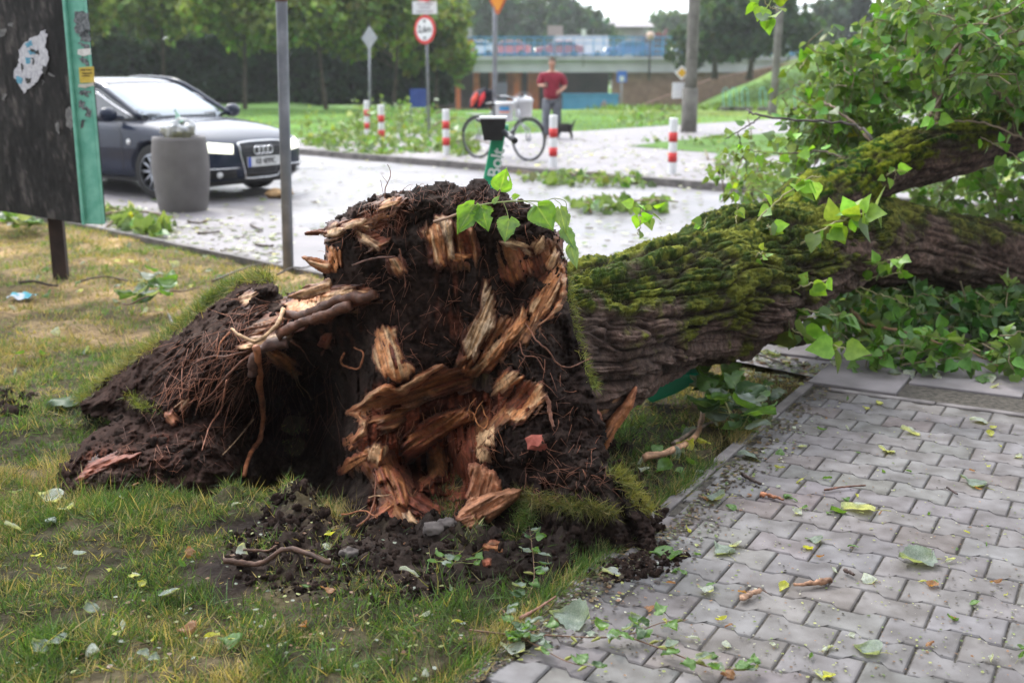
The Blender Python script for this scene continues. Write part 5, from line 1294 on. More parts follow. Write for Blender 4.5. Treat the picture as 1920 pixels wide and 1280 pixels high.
smooth_face = np.exp(-((U_ - 770) / 130) ** 2 - ((V_ - 560) / 110) ** 2)
lump = lump * (1 - .55 * smooth_face) + .006 * smooth_face * ridged(P0 * np.array([30, 30, 9]), 2, 46)
YF = Ysm - lump
PF = P(U_, V_, YF)
kb = np.clip(1 - np.clip(sg, 0, 70) / 70, 0, 1)
thick = np.where(U_ < 560, .22, .34) * np.sqrt(np.clip(1 - kb ** 2, 0, 1))
PB = P(U_, V_, Ysm + thick + .02 * fbm(P0 * 8, 3, 55))
msk = sg > 0
cell = msk[:-1, :-1] & msk[1:, :-1] & msk[1:, 1:] & msk[:-1, 1:]
ny = len(vg)
def gridmesh(cell, ny, off=0):
    i, j = np.nonzero(cell)
    return np.stack([i * ny + j, (i + 1) * ny + j, (i + 1) * ny + j + 1, i * ny + j + 1], -1) + off
def compact(V, Fs, C=None):
    used = np.unique(np.concatenate([f.ravel() for f in Fs])); mp = np.full(len(V), -1); mp[used] = np.arange(len(used))
    return V[used], [mp[f] for f in Fs], (None if C is None else C[used])
def rim(cell, ny, off):
    c = np.pad(cell, 1); out = []
    i, j = np.nonzero(cell)
    for di, dj, a, b in [(-1, 0, (0, 1), (0, 0)), (1, 0, (1, 0), (1, 1)), (0, -1, (0, 0), (1, 0)), (0, 1, (1, 1), (0, 1))]:
        s = ~c[i + 1 + di, j + 1 + dj]
        p = (i[s] + a[0]) * ny + j[s] + a[1]; q = (i[s] + b[0]) * ny + j[s] + b[1]
        out.append(np.stack([p, q, q + off, p + off], -1))
    return np.concatenate(out)
nF = U_.size
Vall = np.concatenate([PF.reshape(-1, 3), PB.reshape(-1, 3)])
Fall = [gridmesh(cell, ny)[:, ::-1], gridmesh(cell, ny, nF), rim(cell, ny, nF)]
# soil colour: dark loam, browner crumbs, red-brown rotten heartwood where it shows
c1 = fbm(P0 * 16, 4, 61)[..., None]; c2 = fbm(P0 * 60, 2, 62)[..., None]
cs = np.array([.020, .013, .0105]) * (1 + .45 * c1 + .35 * c2)
topd = np.exp(-((V_ - 372) / 26) ** 2)[..., None]
dmp = sstep(-.1, .8, fbm(P0 * 4, 2, 66))[..., None]; cs = cs * (1 + .5 * topd) * (1 - dmp) + dmp * np.array([.034, .026, .021]) * (1 + .5 * c1 + .3 * c2)
mound = sstep(640, 480, U_)[..., None]
cs = cs * (1 - .0 * mound) + mound * np.array([.014, .007, .005])
HEART = [(670, 760), (700, 735), (770, 725), (830, 690), (900, 700), (960, 720), (985, 770), (900, 800), (905, 880), (880, 960), (760, 985), (700, 960), (690, 860), (660, 840)]
hd, _ = polydist(U_, V_, HEART, True); hs = np.where(inpoly(U_, V_, HEART), hd, -hd)
fib = fbm(np.stack([U_ / 9, V_ / 60, 0 * U_], -1), 3, 64)
hm = sstep(-14, 22, hs + 16 * fib)[..., None] * .85
heart = np.array([.05, .014, .008]) + np.clip(fib[..., None] * 1.6 + .3 * c2, 0, 1) * np.array([.20, .06, .03])
for cx, cy, rx, ry, w in [(840, 560, 22, 60, .55), (820, 430, 40, 40, .5), (870, 620, 50, 30, .35), (640, 610, 40, 25, .3), (210, 860, 80, 16, .5), (330, 820, 60, 12, .25), (760, 420, 60, 20, .4), (720, 400, 40, 12, .5)]:
    hm = np.maximum(hm, (w * np.exp(-((U_ - cx) / rx) ** 2 - ((V_ - cy) / ry) ** 2) * sstep(-.3, .6, fib + c1[..., 0]))[..., None])
cs = cs * (1 - hm) + heart * hm
cb = np.array([.05, .04, .026]) * (1 + .4 * c1)
Call = np.clip(np.concatenate([cs.reshape(-1, 3), cb.reshape(-1, 3)]), .002, 1)
Vc, Fc, Cc = compact(Vall, Fall, Call)
tree = thing('fallen_tree', P(1060, 700, 4.2) * np.array([1, 1, 0]), 'mossy old poplar torn out of the lawn, root plate of soil and splintered wood', 'tree')
build('root_plate', Vc, Fc, MT['soil'], tree, Cc, world=True)

def samp(A, u, v):
    x = np.clip((np.asarray(u, float) - ug[0]) / ST_, 0, len(ug) - 1.001); y = np.clip((np.asarray(v, float) - vg[0]) / ST_, 0, len(vg) - 1.001)
    i = x.astype(int); j = y.astype(int); a = x - i; b = y - j
    return A[i, j] * (1 - a) * (1 - b) + A[i + 1, j] * a * (1 - b) + A[i, j + 1] * (1 - a) * b + A[i + 1, j + 1] * a * b
Ymid = Ysm - .045 * fbm(P0 * 5, 3, 41) - .02
def sY(u, v): return samp(Ymid, u, v)
def sYF(u, v): return samp(YF, u, v)

PALE = np.array([.56, .37, .21]); ORNG = np.array([.44, .19, .075]); DRED = np.array([.13, .035, .02]); GREYW = np.array([.40, .30, .20]); CHNK = np.array([.42, .20, .11]); REDW = np.array([.27, .085, .045]); DKB = np.array([.06, .03, .022])

def patch(name, poly, ang, lift=.03, cA=PALE, cB=ORNG, parent=None, base=None, grow=4.5, fade=12, step=1.6, ridge=.012, rough=5, bend=0, seed=None, sink=.02, label=None, edge=None, fr=1.0):
    """a torn slab of wood lying on the root plate; ang = fibre direction in degrees in the photo"""
    seed = seed or int(abs(poly[0][0] * 7 + poly[0][1])) % 997
    pl = np.array(poly, float); u0, v0 = pl.min(0) - 8; u1, v1 = pl.max(0) + 8
    uu = np.arange(u0, u1, step); vv = np.arange(v0, v1, step); U, V = np.meshgrid(uu, vv, indexing='ij')
    ca, sa = cos(radians(ang)), sin(radians(ang))
    al = U * ca + V * sa; ac = -U * sa + V * ca
    q = np.stack([al / 60 * fr, ac / 6.5, 0 * al + seed], -1)
    f1 = fbm(q, 4, seed)
    d, _ = polydist(U, V, poly, True); s = np.where(inpoly(U, V, poly), d, -d)
    s = s + grow + rough * fbm(np.stack([al / 26, ac / 5, 0 * al + seed * 2], -1), 3, seed + 3) * .7
    Yb = base(U, V) if base else sY(U, V)
    prof = np.sqrt(np.clip(s / 9, 0, 1))
    cenu, cenv = pl.mean(0); L = np.ptp(al[s > 0]) if (s > 0).any() else 50
    t = ((al - (cenu * ca + cenv * sa)) / (L / 2))
    Yf = Yb + sink * (1 - prof) - lift * prof - ridge * f1 * prof - bend * t * t - .004 * fbm(np.stack([U / 14, V / 14, 0 * U + seed], -1), 3, seed + 9)
    Ybk = Yb + sink * (1 - prof) + .012
    msk = s > 0; cell = msk[:-1, :-1] & msk[1:, :-1] & msk[1:, 1:] & msk[:-1, 1:]
    if cell.sum() < 4: return None
    ny = len(vv)
    VV = np.concatenate([P(U, V, Yf).reshape(-1, 3), P(U, V, np.maximum(Ybk, Yf + .004)).reshape(-1, 3)])
    FF = [gridmesh(cell, ny)[:, ::-1], gridmesh(cell, ny, U.size), rim(cell, ny, U.size)]
    m = sstep(-.5, .7, f1 + .5 * fbm(np.stack([U / 22, V / 22, 0 * U], -1), 3, seed + 5))[..., None]
    C = cA * (1 - m) + cB * m
    dk = sstep(.25, .9, fbm(np.stack([al / 40, ac / 3.2, 0 * al + seed], -1), 3, seed + 11))[..., None]
    C = C * (1 - .55 * dk)
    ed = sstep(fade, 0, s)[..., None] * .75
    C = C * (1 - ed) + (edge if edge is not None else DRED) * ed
    C = C * (1 + .12 * vn(np.stack([U / 2.3, V / 2.3, 0 * U], -1), seed)[..., None])
    Vp, Fp, Cp_ = compact(VV, FF, np.clip(np.concatenate([C.reshape(-1, 3), C.reshape(-1, 3) * .7]), .003, 1))
    o = build(name, Vp, Fp, MT['wood'], parent, Cp_, world=True)
    if label: o['label'] = label
    return o

W = 'torn_wood'
PT = [
 ([(794, 434), (817, 416), (849, 416), (848, 448), (852, 484), (832, 498), (814, 492), (808, 466)], 80, .03, ORNG, PALE, .012),
 ([(820, 408), (836, 404), (848, 420), (850, 455), (853, 486), (841, 480), (832, 450), (826, 430)], 82, .06, PALE, GREYW, .012),
 ([(858, 437), (887, 437), (886, 462), (866, 470)], 60, .0, DRED, REDW, .012),
 ([(838, 482), (862, 474), (883, 478), (872, 492), (848, 494)], 10, .035, REDW, ORNG, .01),
 ([(945, 465), (971, 456), (990, 468), (997, 480), (990, 483), (1002, 492), (999, 509), (981, 514), (964, 532), (945, 514), (931, 516), (952, 497)], 70, .02, ORNG, REDW, .014),
 ([(943, 452), (960, 448), (985, 455), (999, 475), (994, 481), (980, 468), (955, 464), (946, 470)], 20, .06, PALE, GREYW, .01),
 ([(999, 462), (1018, 439), (1020, 467), (1006, 476)], 120, .05, PALE, PALE * .85, .006),
 ([(1027, 483), (1041, 462), (1052, 471), (1040, 497), (1027, 504), (1022, 495)], 115, .05, PALE, ORNG * 1.3, .006),
 ([(1048, 490), (1058, 497), (1051, 542), (1028, 582), (1004, 605), (990, 586), (995, 570), (1018, 532), (1025, 520), (1037, 512)], 120, .045, ORNG, PALE, .014),
 ([(910, 525), (920, 544), (927, 561), (924, 598), (927, 614), (906, 640), (889, 675), (875, 668), (869, 640), (887, 607), (903, 582), (906, 551)], 112, .075, PALE * .95, GREYW, .016),
 ([(927, 598), (972, 593), (945, 631), (908, 660), (912, 630)], 125, .02, ORNG * .8, REDW, .014),
 ([(981, 580), (992, 603), (983, 619), (954, 647), (936, 666), (919, 691), (905, 696), (886, 709), (866, 697), (866, 687), (887, 692), (899, 683), (903, 671), (917, 648), (941, 629), (962, 610)], 128, .06, PALE * .9, ORNG, .016),
 ([(973, 590), (980, 578), (988, 583), (984, 604), (974, 606)], 100, .08, PALE, ORNG, .005),
 ([(920, 743), (935, 715), (946, 698), (961, 694), (981, 709), (972, 716), (955, 726), (932, 741)], 140, .05, PALE, ORNG, .01),
 ([(1016, 722), (1021, 738), (1015, 758), (989, 769), (986, 787), (969, 792), (946, 784), (946, 770), (961, 763), (979, 765), (993, 744), (1004, 720)], 130, .035, PALE * .9, ORNG, .01),
 ([(705, 622), (716, 612), (742, 616), (740, 640), (758, 672), (752, 678), (770, 682), (779, 692), (764, 711), (750, 713), (727, 706), (705, 691), (698, 672)], 75, .035, ORNG * 1.15, PALE, .01),
 ([(722, 640), (742, 650), (756, 690), (740, 690), (728, 665)], 75, .045, DRED, REDW, .01),
 ([(657, 775), (698, 744), (764, 732), (800, 712), (790, 740), (760, 765), (752, 800), (715, 810), (683, 806)], 160, .02, REDW, ORNG * .6, .02),
 ([(636, 884), (655, 860), (686, 842), (700, 842), (690, 862), (664, 876), (648, 888)], 145, .05, ORNG * .9, DRED, .01),
 ([(690, 842), (706, 834), (728, 840), (724, 858), (708, 872), (694, 862)], 100, .07, PALE * .95, ORNG, .01),
 ([(702, 892), (727, 865), (740, 880), (758, 900), (767, 932), (762, 950), (744, 945), (742, 917), (730, 902), (706, 905)], 70, .07, ORNG * .85, REDW, .015),
 ([(690, 986), (712, 956), (724, 941), (743, 946), (743, 970), (724, 972), (706, 979)], 140, .05, REDW * 1.2, ORNG, .012),
 ([(754, 962), (770, 957), (787, 982), (758, 986)], 60, .05, PALE, GREYW, .006),
 ([(756, 844), (767, 813), (802, 790), (842, 773), (880, 765), (888, 785), (854, 804), (825, 821), (796, 841), (782, 850), (761, 865)], -33, .085, ORNG * .8, REDW, .02),
 ([(812, 838), (822, 826), (832, 846), (841, 865), (831, 892), (805, 894), (800, 868)], 80, .05, ORNG * .8, ORNG * .55, .01),
 ([(784, 900), (802, 886), (814, 896), (796, 912)], 140, .04, ORNG * .6, REDW, .01),
 ([(842, 802), (894, 796), (893, 860), (880, 935), (842, 936), (850, 870)], 85, .03, DRED * 1.5, REDW * .9, .02),
 ([(890, 816), (900, 808), (926, 795), (926, 835), (910, 836), (914, 848), (925, 867), (909, 870), (890, 856), (894, 831)], 80, .04, PALE * 1.15, PALE, .004),
 ([(765, 930), (790, 925), (815, 945), (850, 955), (880, 960), (870, 978), (820, 980), (780, 965)], 30, .04, REDW, DRED, .02),
 ([(640, 830), (664, 812), (684, 818), (676, 838), (655, 846)], 150, .03, ORNG * .7, DRED, .012),
 ([(606, 434), (630, 420), (645, 430), (633, 444), (612, 444)], -15, .06, PALE, GREYW, .006),
 ([(613, 462), (634, 466), (640, 496), (628, 512), (616, 498)], 80, .04, ORNG * 1.2, PALE, .008),
 ([(669, 434), (690, 440), (714, 460), (710, 474), (692, 462), (675, 452)], 35, .05, PALE * .9, GREYW, .01),
 ([(712, 384), (729, 370), (752, 370), (746, 386), (726, 396), (704, 398)], -20, .055, PALE, ORNG, .008),
 ([(640, 420), (668, 404), (692, 410), (682, 424), (652, 434)], -20, .04, ORNG * .8, PALE * .7, .01),
 ([(672, 424), (690, 418), (702, 428), (690, 436)], 20, .05, PALE * 1.1, PALE, .004),
 ([(730, 486), (746, 482), (763, 508), (748, 518), (736, 504)], 60, .035, ORNG * .9, PALE * .7, .008),
 ([(535, 572), (560, 556), (600, 552), (650, 541), (696, 545), (704, 556), (672, 564), (620, 570), (575, 590), (540, 592)], -10, .10, PALE, ORNG, .012),
 ([(600, 560), (650, 552), (700, 552), (690, 566), (640, 575), (590, 590), (560, 600)], -12, .085, REDW, DRED, .01),
 ([(447, 556), (462, 550), (480, 548), (470, 562), (460, 574), (452, 566)], -30, .06, PALE * .95, PALE * .7, .006),
 ([(330, 764), (340, 754), (351, 750), (347, 762), (338, 770)], -40, .05, PALE * .8, PALE * .5, .004),
 ([(308, 774), (322, 770), (336, 788), (326, 796), (314, 788)], 50, .05, CHNK, REDW, .006),
 ([(144, 898), (160, 878), (185, 862), (225, 854), (258, 850), (255, 860), (215, 868), (180, 880), (158, 900)], -25, .06, REDW * .8, DRED, .01),
 ([(470, 632), (500, 628), (540, 622), (548, 634), (520, 646), (482, 652)], -5, .10, PALE * .9, GREYW, .008),
 ([(440, 650), (470, 640), (512, 638), (500, 650), (460, 656)], -8, .11, PALE * 1.05, PALE * .8, .006),
 ([(498, 652), (520, 658), (548, 677), (560, 700), (552, 706), (533, 690), (508, 674)], 38, .10, PALE, ORNG, .006),
 ([(600, 640), (622, 632), (618, 650), (604, 660)], 120, .04, ORNG * .6, DRED, .006),
]
for poly, ang in [([(1052, 486), (1060, 560), (1012, 622), (960, 665), (880, 712), (858, 692), (866, 650), (896, 585), (915, 530), (935, 560), (930, 600), (975, 585), (992, 560), (1010, 520), (1030, 480)], 120),
                  ([(652, 772), (700, 738), (765, 728), (830, 688), (905, 696), (890, 730), (800, 752), (765, 775), (745, 806), (690, 810)], 160), ([(688, 840), (756, 846), (775, 925), (800, 950), (880, 958), (870, 985), (700, 990), (722, 930), (700, 890), (640, 886)], 60),
                  ([(935, 702), (1015, 718), (1016, 762), (984, 794), (930, 800), (890, 860), (885, 800), (900, 765), (950, 750)], 130), ([(792, 430), (820, 410), (890, 412), (905, 470), (880, 500), (820, 505), (800, 470)], 80), ([(612, 430), (700, 380), (760, 372), (740, 400), (720, 470), (690, 470), (660, 440), (620, 450)], -20), ([(935, 450), (1000, 450), (1050, 440), (1056, 500), (1020, 510), (990, 520), (960, 540), (930, 520)], 70), ([(535, 560), (690, 535), (712, 560), (640, 590), (560, 620), (500, 640), (470, 660), (440, 640)], -15)]:
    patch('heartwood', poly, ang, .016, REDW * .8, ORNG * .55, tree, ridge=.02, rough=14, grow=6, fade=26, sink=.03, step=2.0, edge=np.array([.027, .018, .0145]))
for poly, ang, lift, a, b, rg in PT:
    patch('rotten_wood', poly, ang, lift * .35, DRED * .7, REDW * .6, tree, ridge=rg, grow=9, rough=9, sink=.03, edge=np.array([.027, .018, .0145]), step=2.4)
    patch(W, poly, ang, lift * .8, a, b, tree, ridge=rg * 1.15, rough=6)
# wavy lip of torn bark over the hollow
def lip(pts, w, lift, a, b, nm='torn_bark_lip'):
    p = smoothline(pts, 40)[:, :2]; t = np.gradient(p, axis=0); n = np.stack([-t[:, 1], t[:, 0]], -1); n /= np.linalg.norm(n, axis=1)[:, None]
    ww = w * (1 + .35 * np.sin(np.arange(40) * .9))[:, None] * np.sin(np.linspace(.25, pi - .15, 40))[:, None]
    poly = [tuple(q) for q in np.r_[p + n * ww / 2, (p - n * ww / 2)[::-1]]]
    patch(nm, poly, -25, lift, a, b, tree, ridge=.008, rough=2.5, sink=.03, edge=REDW)
lip([(830, 684), (805, 698), (785, 712), (764, 724), (753, 732), (727, 730), (704, 737), (692, 747), (675, 761), (652, 772)], 13, .085, PALE, ORNG * 1.1)
lip([(652, 772), (672, 779), (683, 802), (663, 825), (657, 842)], 11, .07, ORNG, PALE * .8)
lip([(1056, 500), (1056, 540), (1040, 585), (1010, 610)], 8, .06, PALE * .9, ORNG)
lip([(700, 846), (660, 862), (642, 880)], 9, .05, REDW, ORNG)
# the jagged splinters that stand out past the left edge
bl = lambda Yv: (lambda U, V: np.full(U.shape, Yv))
patch('splinter', [(570, 484), (584, 484), (600, 488), (622, 494), (616, 510), (604, 508), (590, 500), (580, 492)], 15, .01, ORNG * 1.3, PALE, tree, bl(4.08), rough=2)
patch('splinter', [(545, 556), (575, 540), (620, 524), (628, 548), (590, 552), (560, 560)], -15, .01, PALE, ORNG, tree, bl(4.12), rough=3)
patch('splinter', [(604, 432), (596, 438), (574, 438), (590, 434)], 5, .004, DKB, DKB, tree, bl(4.06), rough=1)
# split butt of the trunk behind the plate
patch('split_wood', [(1122, 830), (1126, 768), (1160, 748), (1192, 726), (1182, 762), (1152, 804), (1130, 838)], 118, .01, REDW * .7, ORNG * .7, tree, bl(4.2), ridge=.02, rough=2)
patch('split_wood', [(1126, 832), (1140, 790), (1170, 756), (1192, 727), (1184, 762), (1160, 796), (1136, 840)], 122, .03, CHNK * 1.3, ORNG * 1.2, tree, bl(4.16), rough=2, edge=REDW)
patch('split_wood', [(1120, 770), (1140, 752), (1160, 744), (1146, 760), (1128, 780)], 140, .02, ORNG * 1.2, PALE * .8, tree, bl(4.14), rough=1.5)
patch('split_wood', [(1116, 770), (1124, 775), (1130, 826), (1122, 832), (1114, 800)], 85, .03, REDW * 1.2, ORNG, tree, bl(3.98), rough=2)

# ---- roots
def root(pts, r0, r1, off=.05, col=None, n=30, name='root', noise=.4, Yv=None, parent=None, jit=.0):
    p = smoothline([(a, b, 0) for a, b in pts], n)
    u, v = p[:, 0], p[:, 1]
    if Yv is None:
        y = sY(u, v) - off
    else: y = np.interp(np.linspace(0, 1, n), np.linspace(0, 1, len(Yv)), Yv)
    y = np.convolve(np.pad(y, 3, 'edge'), np.ones(7) / 7, 'valid')
    w = P(u, v, y) + jit * fbm(np.stack([u / 20, v / 20, 0 * u + r0 * 999], -1), 2, 5)[:, None] * np.array([1, .5, 1])
    r = np.linspace(r0, r1, n)
    V, F = tube(w, r, 10 if r0 > .005 else 5, True, noise, int(u[0]))
    col = DKB if col is None else col
    k = fbm(V * np.array([60, 60, 60]), 2, 3)[:, None]
    return V, F, np.clip(np.asarray(col) * (1 + .4 * k), .003, 1)
BROWN = np.array([.17, .07, .04]); ROOTO = np.array([.33, .13, .06])
for pts, r0, r1, off, c in [
    ([(478, 650), (484, 690), (489, 740), (493, 780), (489, 820), (470, 850), (457, 892)], .014, .008, .14, ROOTO),
    ([(655, 572), (610, 590), (560, 608), (520, 628)], .017, .019, .13, BROWN * .6),
    ([(700, 556), (640, 562), (580, 588), (535, 590)], .02, .016, .10, BROWN * .5),
    ([(432, 618), (447, 628), (483, 638), (513, 616), (524, 600), (533, 578)], .005, .011, .16, PALE * .8),
    ([(540, 640), (500, 648), (478, 668), (476, 700)], .022, .016, .11, DKB * 1.3),
    ([(433, 620), (414, 642), (407, 672)], .004, .002, .14, ROOTO),
    ([(425, 712), (418, 760), (393, 800), (378, 845)], .004, .0022, .12, BROWN * 1.5),
    ([(388, 720), (376, 745), (366, 778)], .004, .002, .10, BROWN * 1.3),
    ([(475, 786), (446, 822), (418, 852)], .0035, .0018, .14, PALE * .5),
    ([(556, 700), (566, 722), (584, 750)], .003, .001, .14, PALE * .6), ([(548, 690), (570, 745)], .003, .001, .15, PALE * .5),
    ([(545, 640), (566, 655), (590, 690)], .004, .002, .14, BROWN), ([(985, 605), (1010, 640), (1040, 675), (1062, 690), (1088, 680), (1110, 670)], .003, .002, .06, BROWN),
    ([(660, 498), (700, 485), (735, 484)], .003, .004, .04, DKB * 2), ([(747, 468), (752, 490), (760, 538)], .003, .002, .05, BROWN),
    ([(645, 662), (640, 680), (655, 690), (675, 688), (680, 665), (665, 650)], .005, .003, .05, ROOTO),
    ([(975, 640), (985, 665), (1005, 672), (1020, 700)], .0022, .0015, .05, BROWN), ([(985, 668), (972, 690)], .0018, .001, .05, BROWN * 1.4),
    ([(668, 988), (690, 970), (702, 940), (706, 900), (700, 885)], .004, .003, .08, BROWN), ([(640, 965), (675, 958), (706, 968)], .003, .002, .08, ROOTO), ([(690, 934), (715, 928), (733, 928)], .003, .002, .09, PALE * .6),
    ([(597, 990), (612, 955), (618, 1000), (640, 1015)], .005, .003, .05, ROOTO), ([(560, 1005), (600, 985), (650, 1012)], .005, .003, .03, BROWN),
    ([(520, 648), (470, 665), (430, 700), (400, 735), (372, 760)], .006, .003, .07, BROWN * .8), ([(500, 640), (440, 665), (390, 670), (345, 690)], .006, .002, .06, BROWN * .8),
    ([(860, 940), (852, 965), (862, 985)], .003, .002, .08, BROWN), ([(1025, 740), (1030, 770), (1038, 800)], .008, .005, .05, BROWN),
    ([(880, 770), (905, 800), (915, 790), (900, 760)], .003, .002, .07, ORNG), ([(885, 790), (895, 765), (905, 752)], .003, .001, .08, ORNG), ([(878, 790), (882, 760), (893, 745)], .003, .001, .08, ORNG * .8),
    ([(1100, 560), (1120, 540), (1142, 516), (1190, 500)], .002, .001, .02, BROWN)][:-1]:
    V, F, C = root(pts, r0, r1, off, c, jit=.004)
    build('root', V, F, MT['wood'], tree, C, world=True)
# the thin sprig of root standing on top, and twig ends past the left edge
for pts, Yv, r0, r1 in [([(722, 372), (724, 350), (731, 330), (727, 308)], [3.96, 3.97], .0022, .001), ([(575, 436), (592, 434), (612, 438)], [4.05, 4.03], .004, .006),
                        ([(722, 372), (715, 350), (712, 338)], [3.96, 3.95], .001, .0006), ([(725, 345), (716, 330)], [3.96, 3.95], .001, .0005), ([(742, 372), (760, 352), (775, 345)], [3.97, 3.97], .001, .0005)]:
    V, F, C = root(pts, r0, r1, 0, BROWN, Yv=Yv, jit=.003); build('root', V, F, MT['wood'], tree, C, world=True)
# fine rootlets: a mesh of hair-thin strands through the mound and the face
mm = M()
def hairs(n, poly, dirm, spread, L, r, off, c):
    pl = np.array(poly, float); lo, hi = pl.min(0), pl.max(0); k = 0
    while k < n:
        u, v = rng.uniform(lo[0], hi[0]), rng.uniform(lo[1], hi[1])
        if not inpoly(u, v, poly): continue
        k += 1
        a = radians(dirm + rng.normal() * spread); l = L * rng.uniform(.4, 1.3); m = 7
        t = np.linspace(0, 1, m); bend = rng.normal() * .6
        aa = a + bend * .6 * t + .2 * np.cumsum(rng.normal(size=m)) / 2
        uu = u + np.cumsum(np.cos(aa)) * l / m; vv = v + np.cumsum(np.sin(aa)) * l / m + t * t * l * .15
        y = sYF(uu, vv); y = np.minimum(y, np.interp(t, [0, 1], [y[0], y[-1]])) - off * np.sin(t * pi * .9) - .004
        V, F = tube(P(uu, vv, y), np.linspace(r, r * .4, m), 4, False)
        mm.add(V, F, np.clip(c * rng.uniform(.4, 1.6), 0, .8))
hairs(270, [(330, 640), (470, 560), (540, 570), (560, 640), (480, 720), (380, 760), (300, 720)], 140, 35, 60, .0014, .04, BROWN * 1.2)
hairs(90, [(440, 680), (620, 660), (640, 780), (470, 780)], 95, 20, 70, .0012, .05, BROWN * .8)
hairs(300, [(620, 440), (900, 360), (1050, 430), (1080, 700), (1130, 850), (960, 860), (700, 640), (630, 560)], 80, 70, 34, .0009, .014, BROWN * 1.3)
hairs(90, [(620, 440), (700, 375), (780, 380), (720, 430)], 60, 70, 30, .0014, .03, BROWN)
hairs(120, [(700, 740), (960, 740), (900, 980), (700, 980)], 90, 40, 40, .0014, .03, ROOTO * .7)
hairs(70, [(150, 880), (260, 760), (430, 800), (420, 890)], 60, 80, 30, .0012, .015, BROWN)
hairs(160, [(640, 400), (800, 350), (960, 370), (1030, 420), (900, 400), (700, 400)], -80, 50, 22, .0009, .02, BROWN)
hairs(80, [(960, 860), (1130, 850), (1160, 920), (980, 930)], 30, 60, 40, .001, .02, BROWN)
tag(mm.build('fine_roots', MT['wood'], tree, world=True, col=True), kind='stuff')
# clods that sit loose on the face and the mound
LUMP = [lumpy(3, s) for s in range(5)]
def clods(mm, n, poly, rmin, rmax, surf=True, col=(.022, .015, .012), zoff=.3):
    pl = np.array(poly, float); lo, hi = pl.min(0), pl.max(0)
    pts = []
    while len(pts) < n:
        u, v = rng.uniform(lo[0], hi[0]), rng.uniform(lo[1], hi[1])
        if inpoly(u, v, poly): pts.append((u, v))
    pts = np.array(pts)
    if surf: W3 = P(pts[:, 0], pts[:, 1], sYF(pts[:, 0], pts[:, 1]))
    else:
        W3 = G(pts[:, 0], pts[:, 1]); W3[:, 2] = np.where(lat(W3[:, 0], W3[:, 1])[0] > -.77, .012, lawn_z(W3[:, 0], W3[:, 1]))
    for i in range(5):
        s = np.arange(n) % 5 == i
        k = s.sum()
        r = rmin + (rmax - rmin) * rng.random(k) ** 3
        tv, tf = LUMP[i]
        R = frames(randunit(k), randunit(k))
        p = W3[s] + np.array([0, 0, 1]) * (r[:, None] * zoff if not surf else 0)
        c = np.array(col) * rng.uniform(.55, 1.5, (k, 1))
        V, F, C = inst(tv, [tf], p, R, r, c); mm.add(V, F, C)
cl = M()
clods(cl, 300, [(130, 870), (260, 700), (430, 560), (520, 540), (560, 640), (470, 760), (430, 880), (200, 900)], .004, .024)
clods(cl, 160, [(620, 440), (700, 370), (950, 350), (1040, 420), (1040, 460), (780, 420), (640, 470)], .003, .016)
clods(cl, 260, [(1040, 700), (1100, 720), (1230, 1000), (1200, 1050), (960, 1030), (940, 860), (1000, 800)], .003, .02)
clods(cl, 150, [(640, 980), (900, 980), (900, 1040), (620, 1040)], .006, .03)
cl.build('clinging_soil', MT['soil'], tree, world=True, col=True)

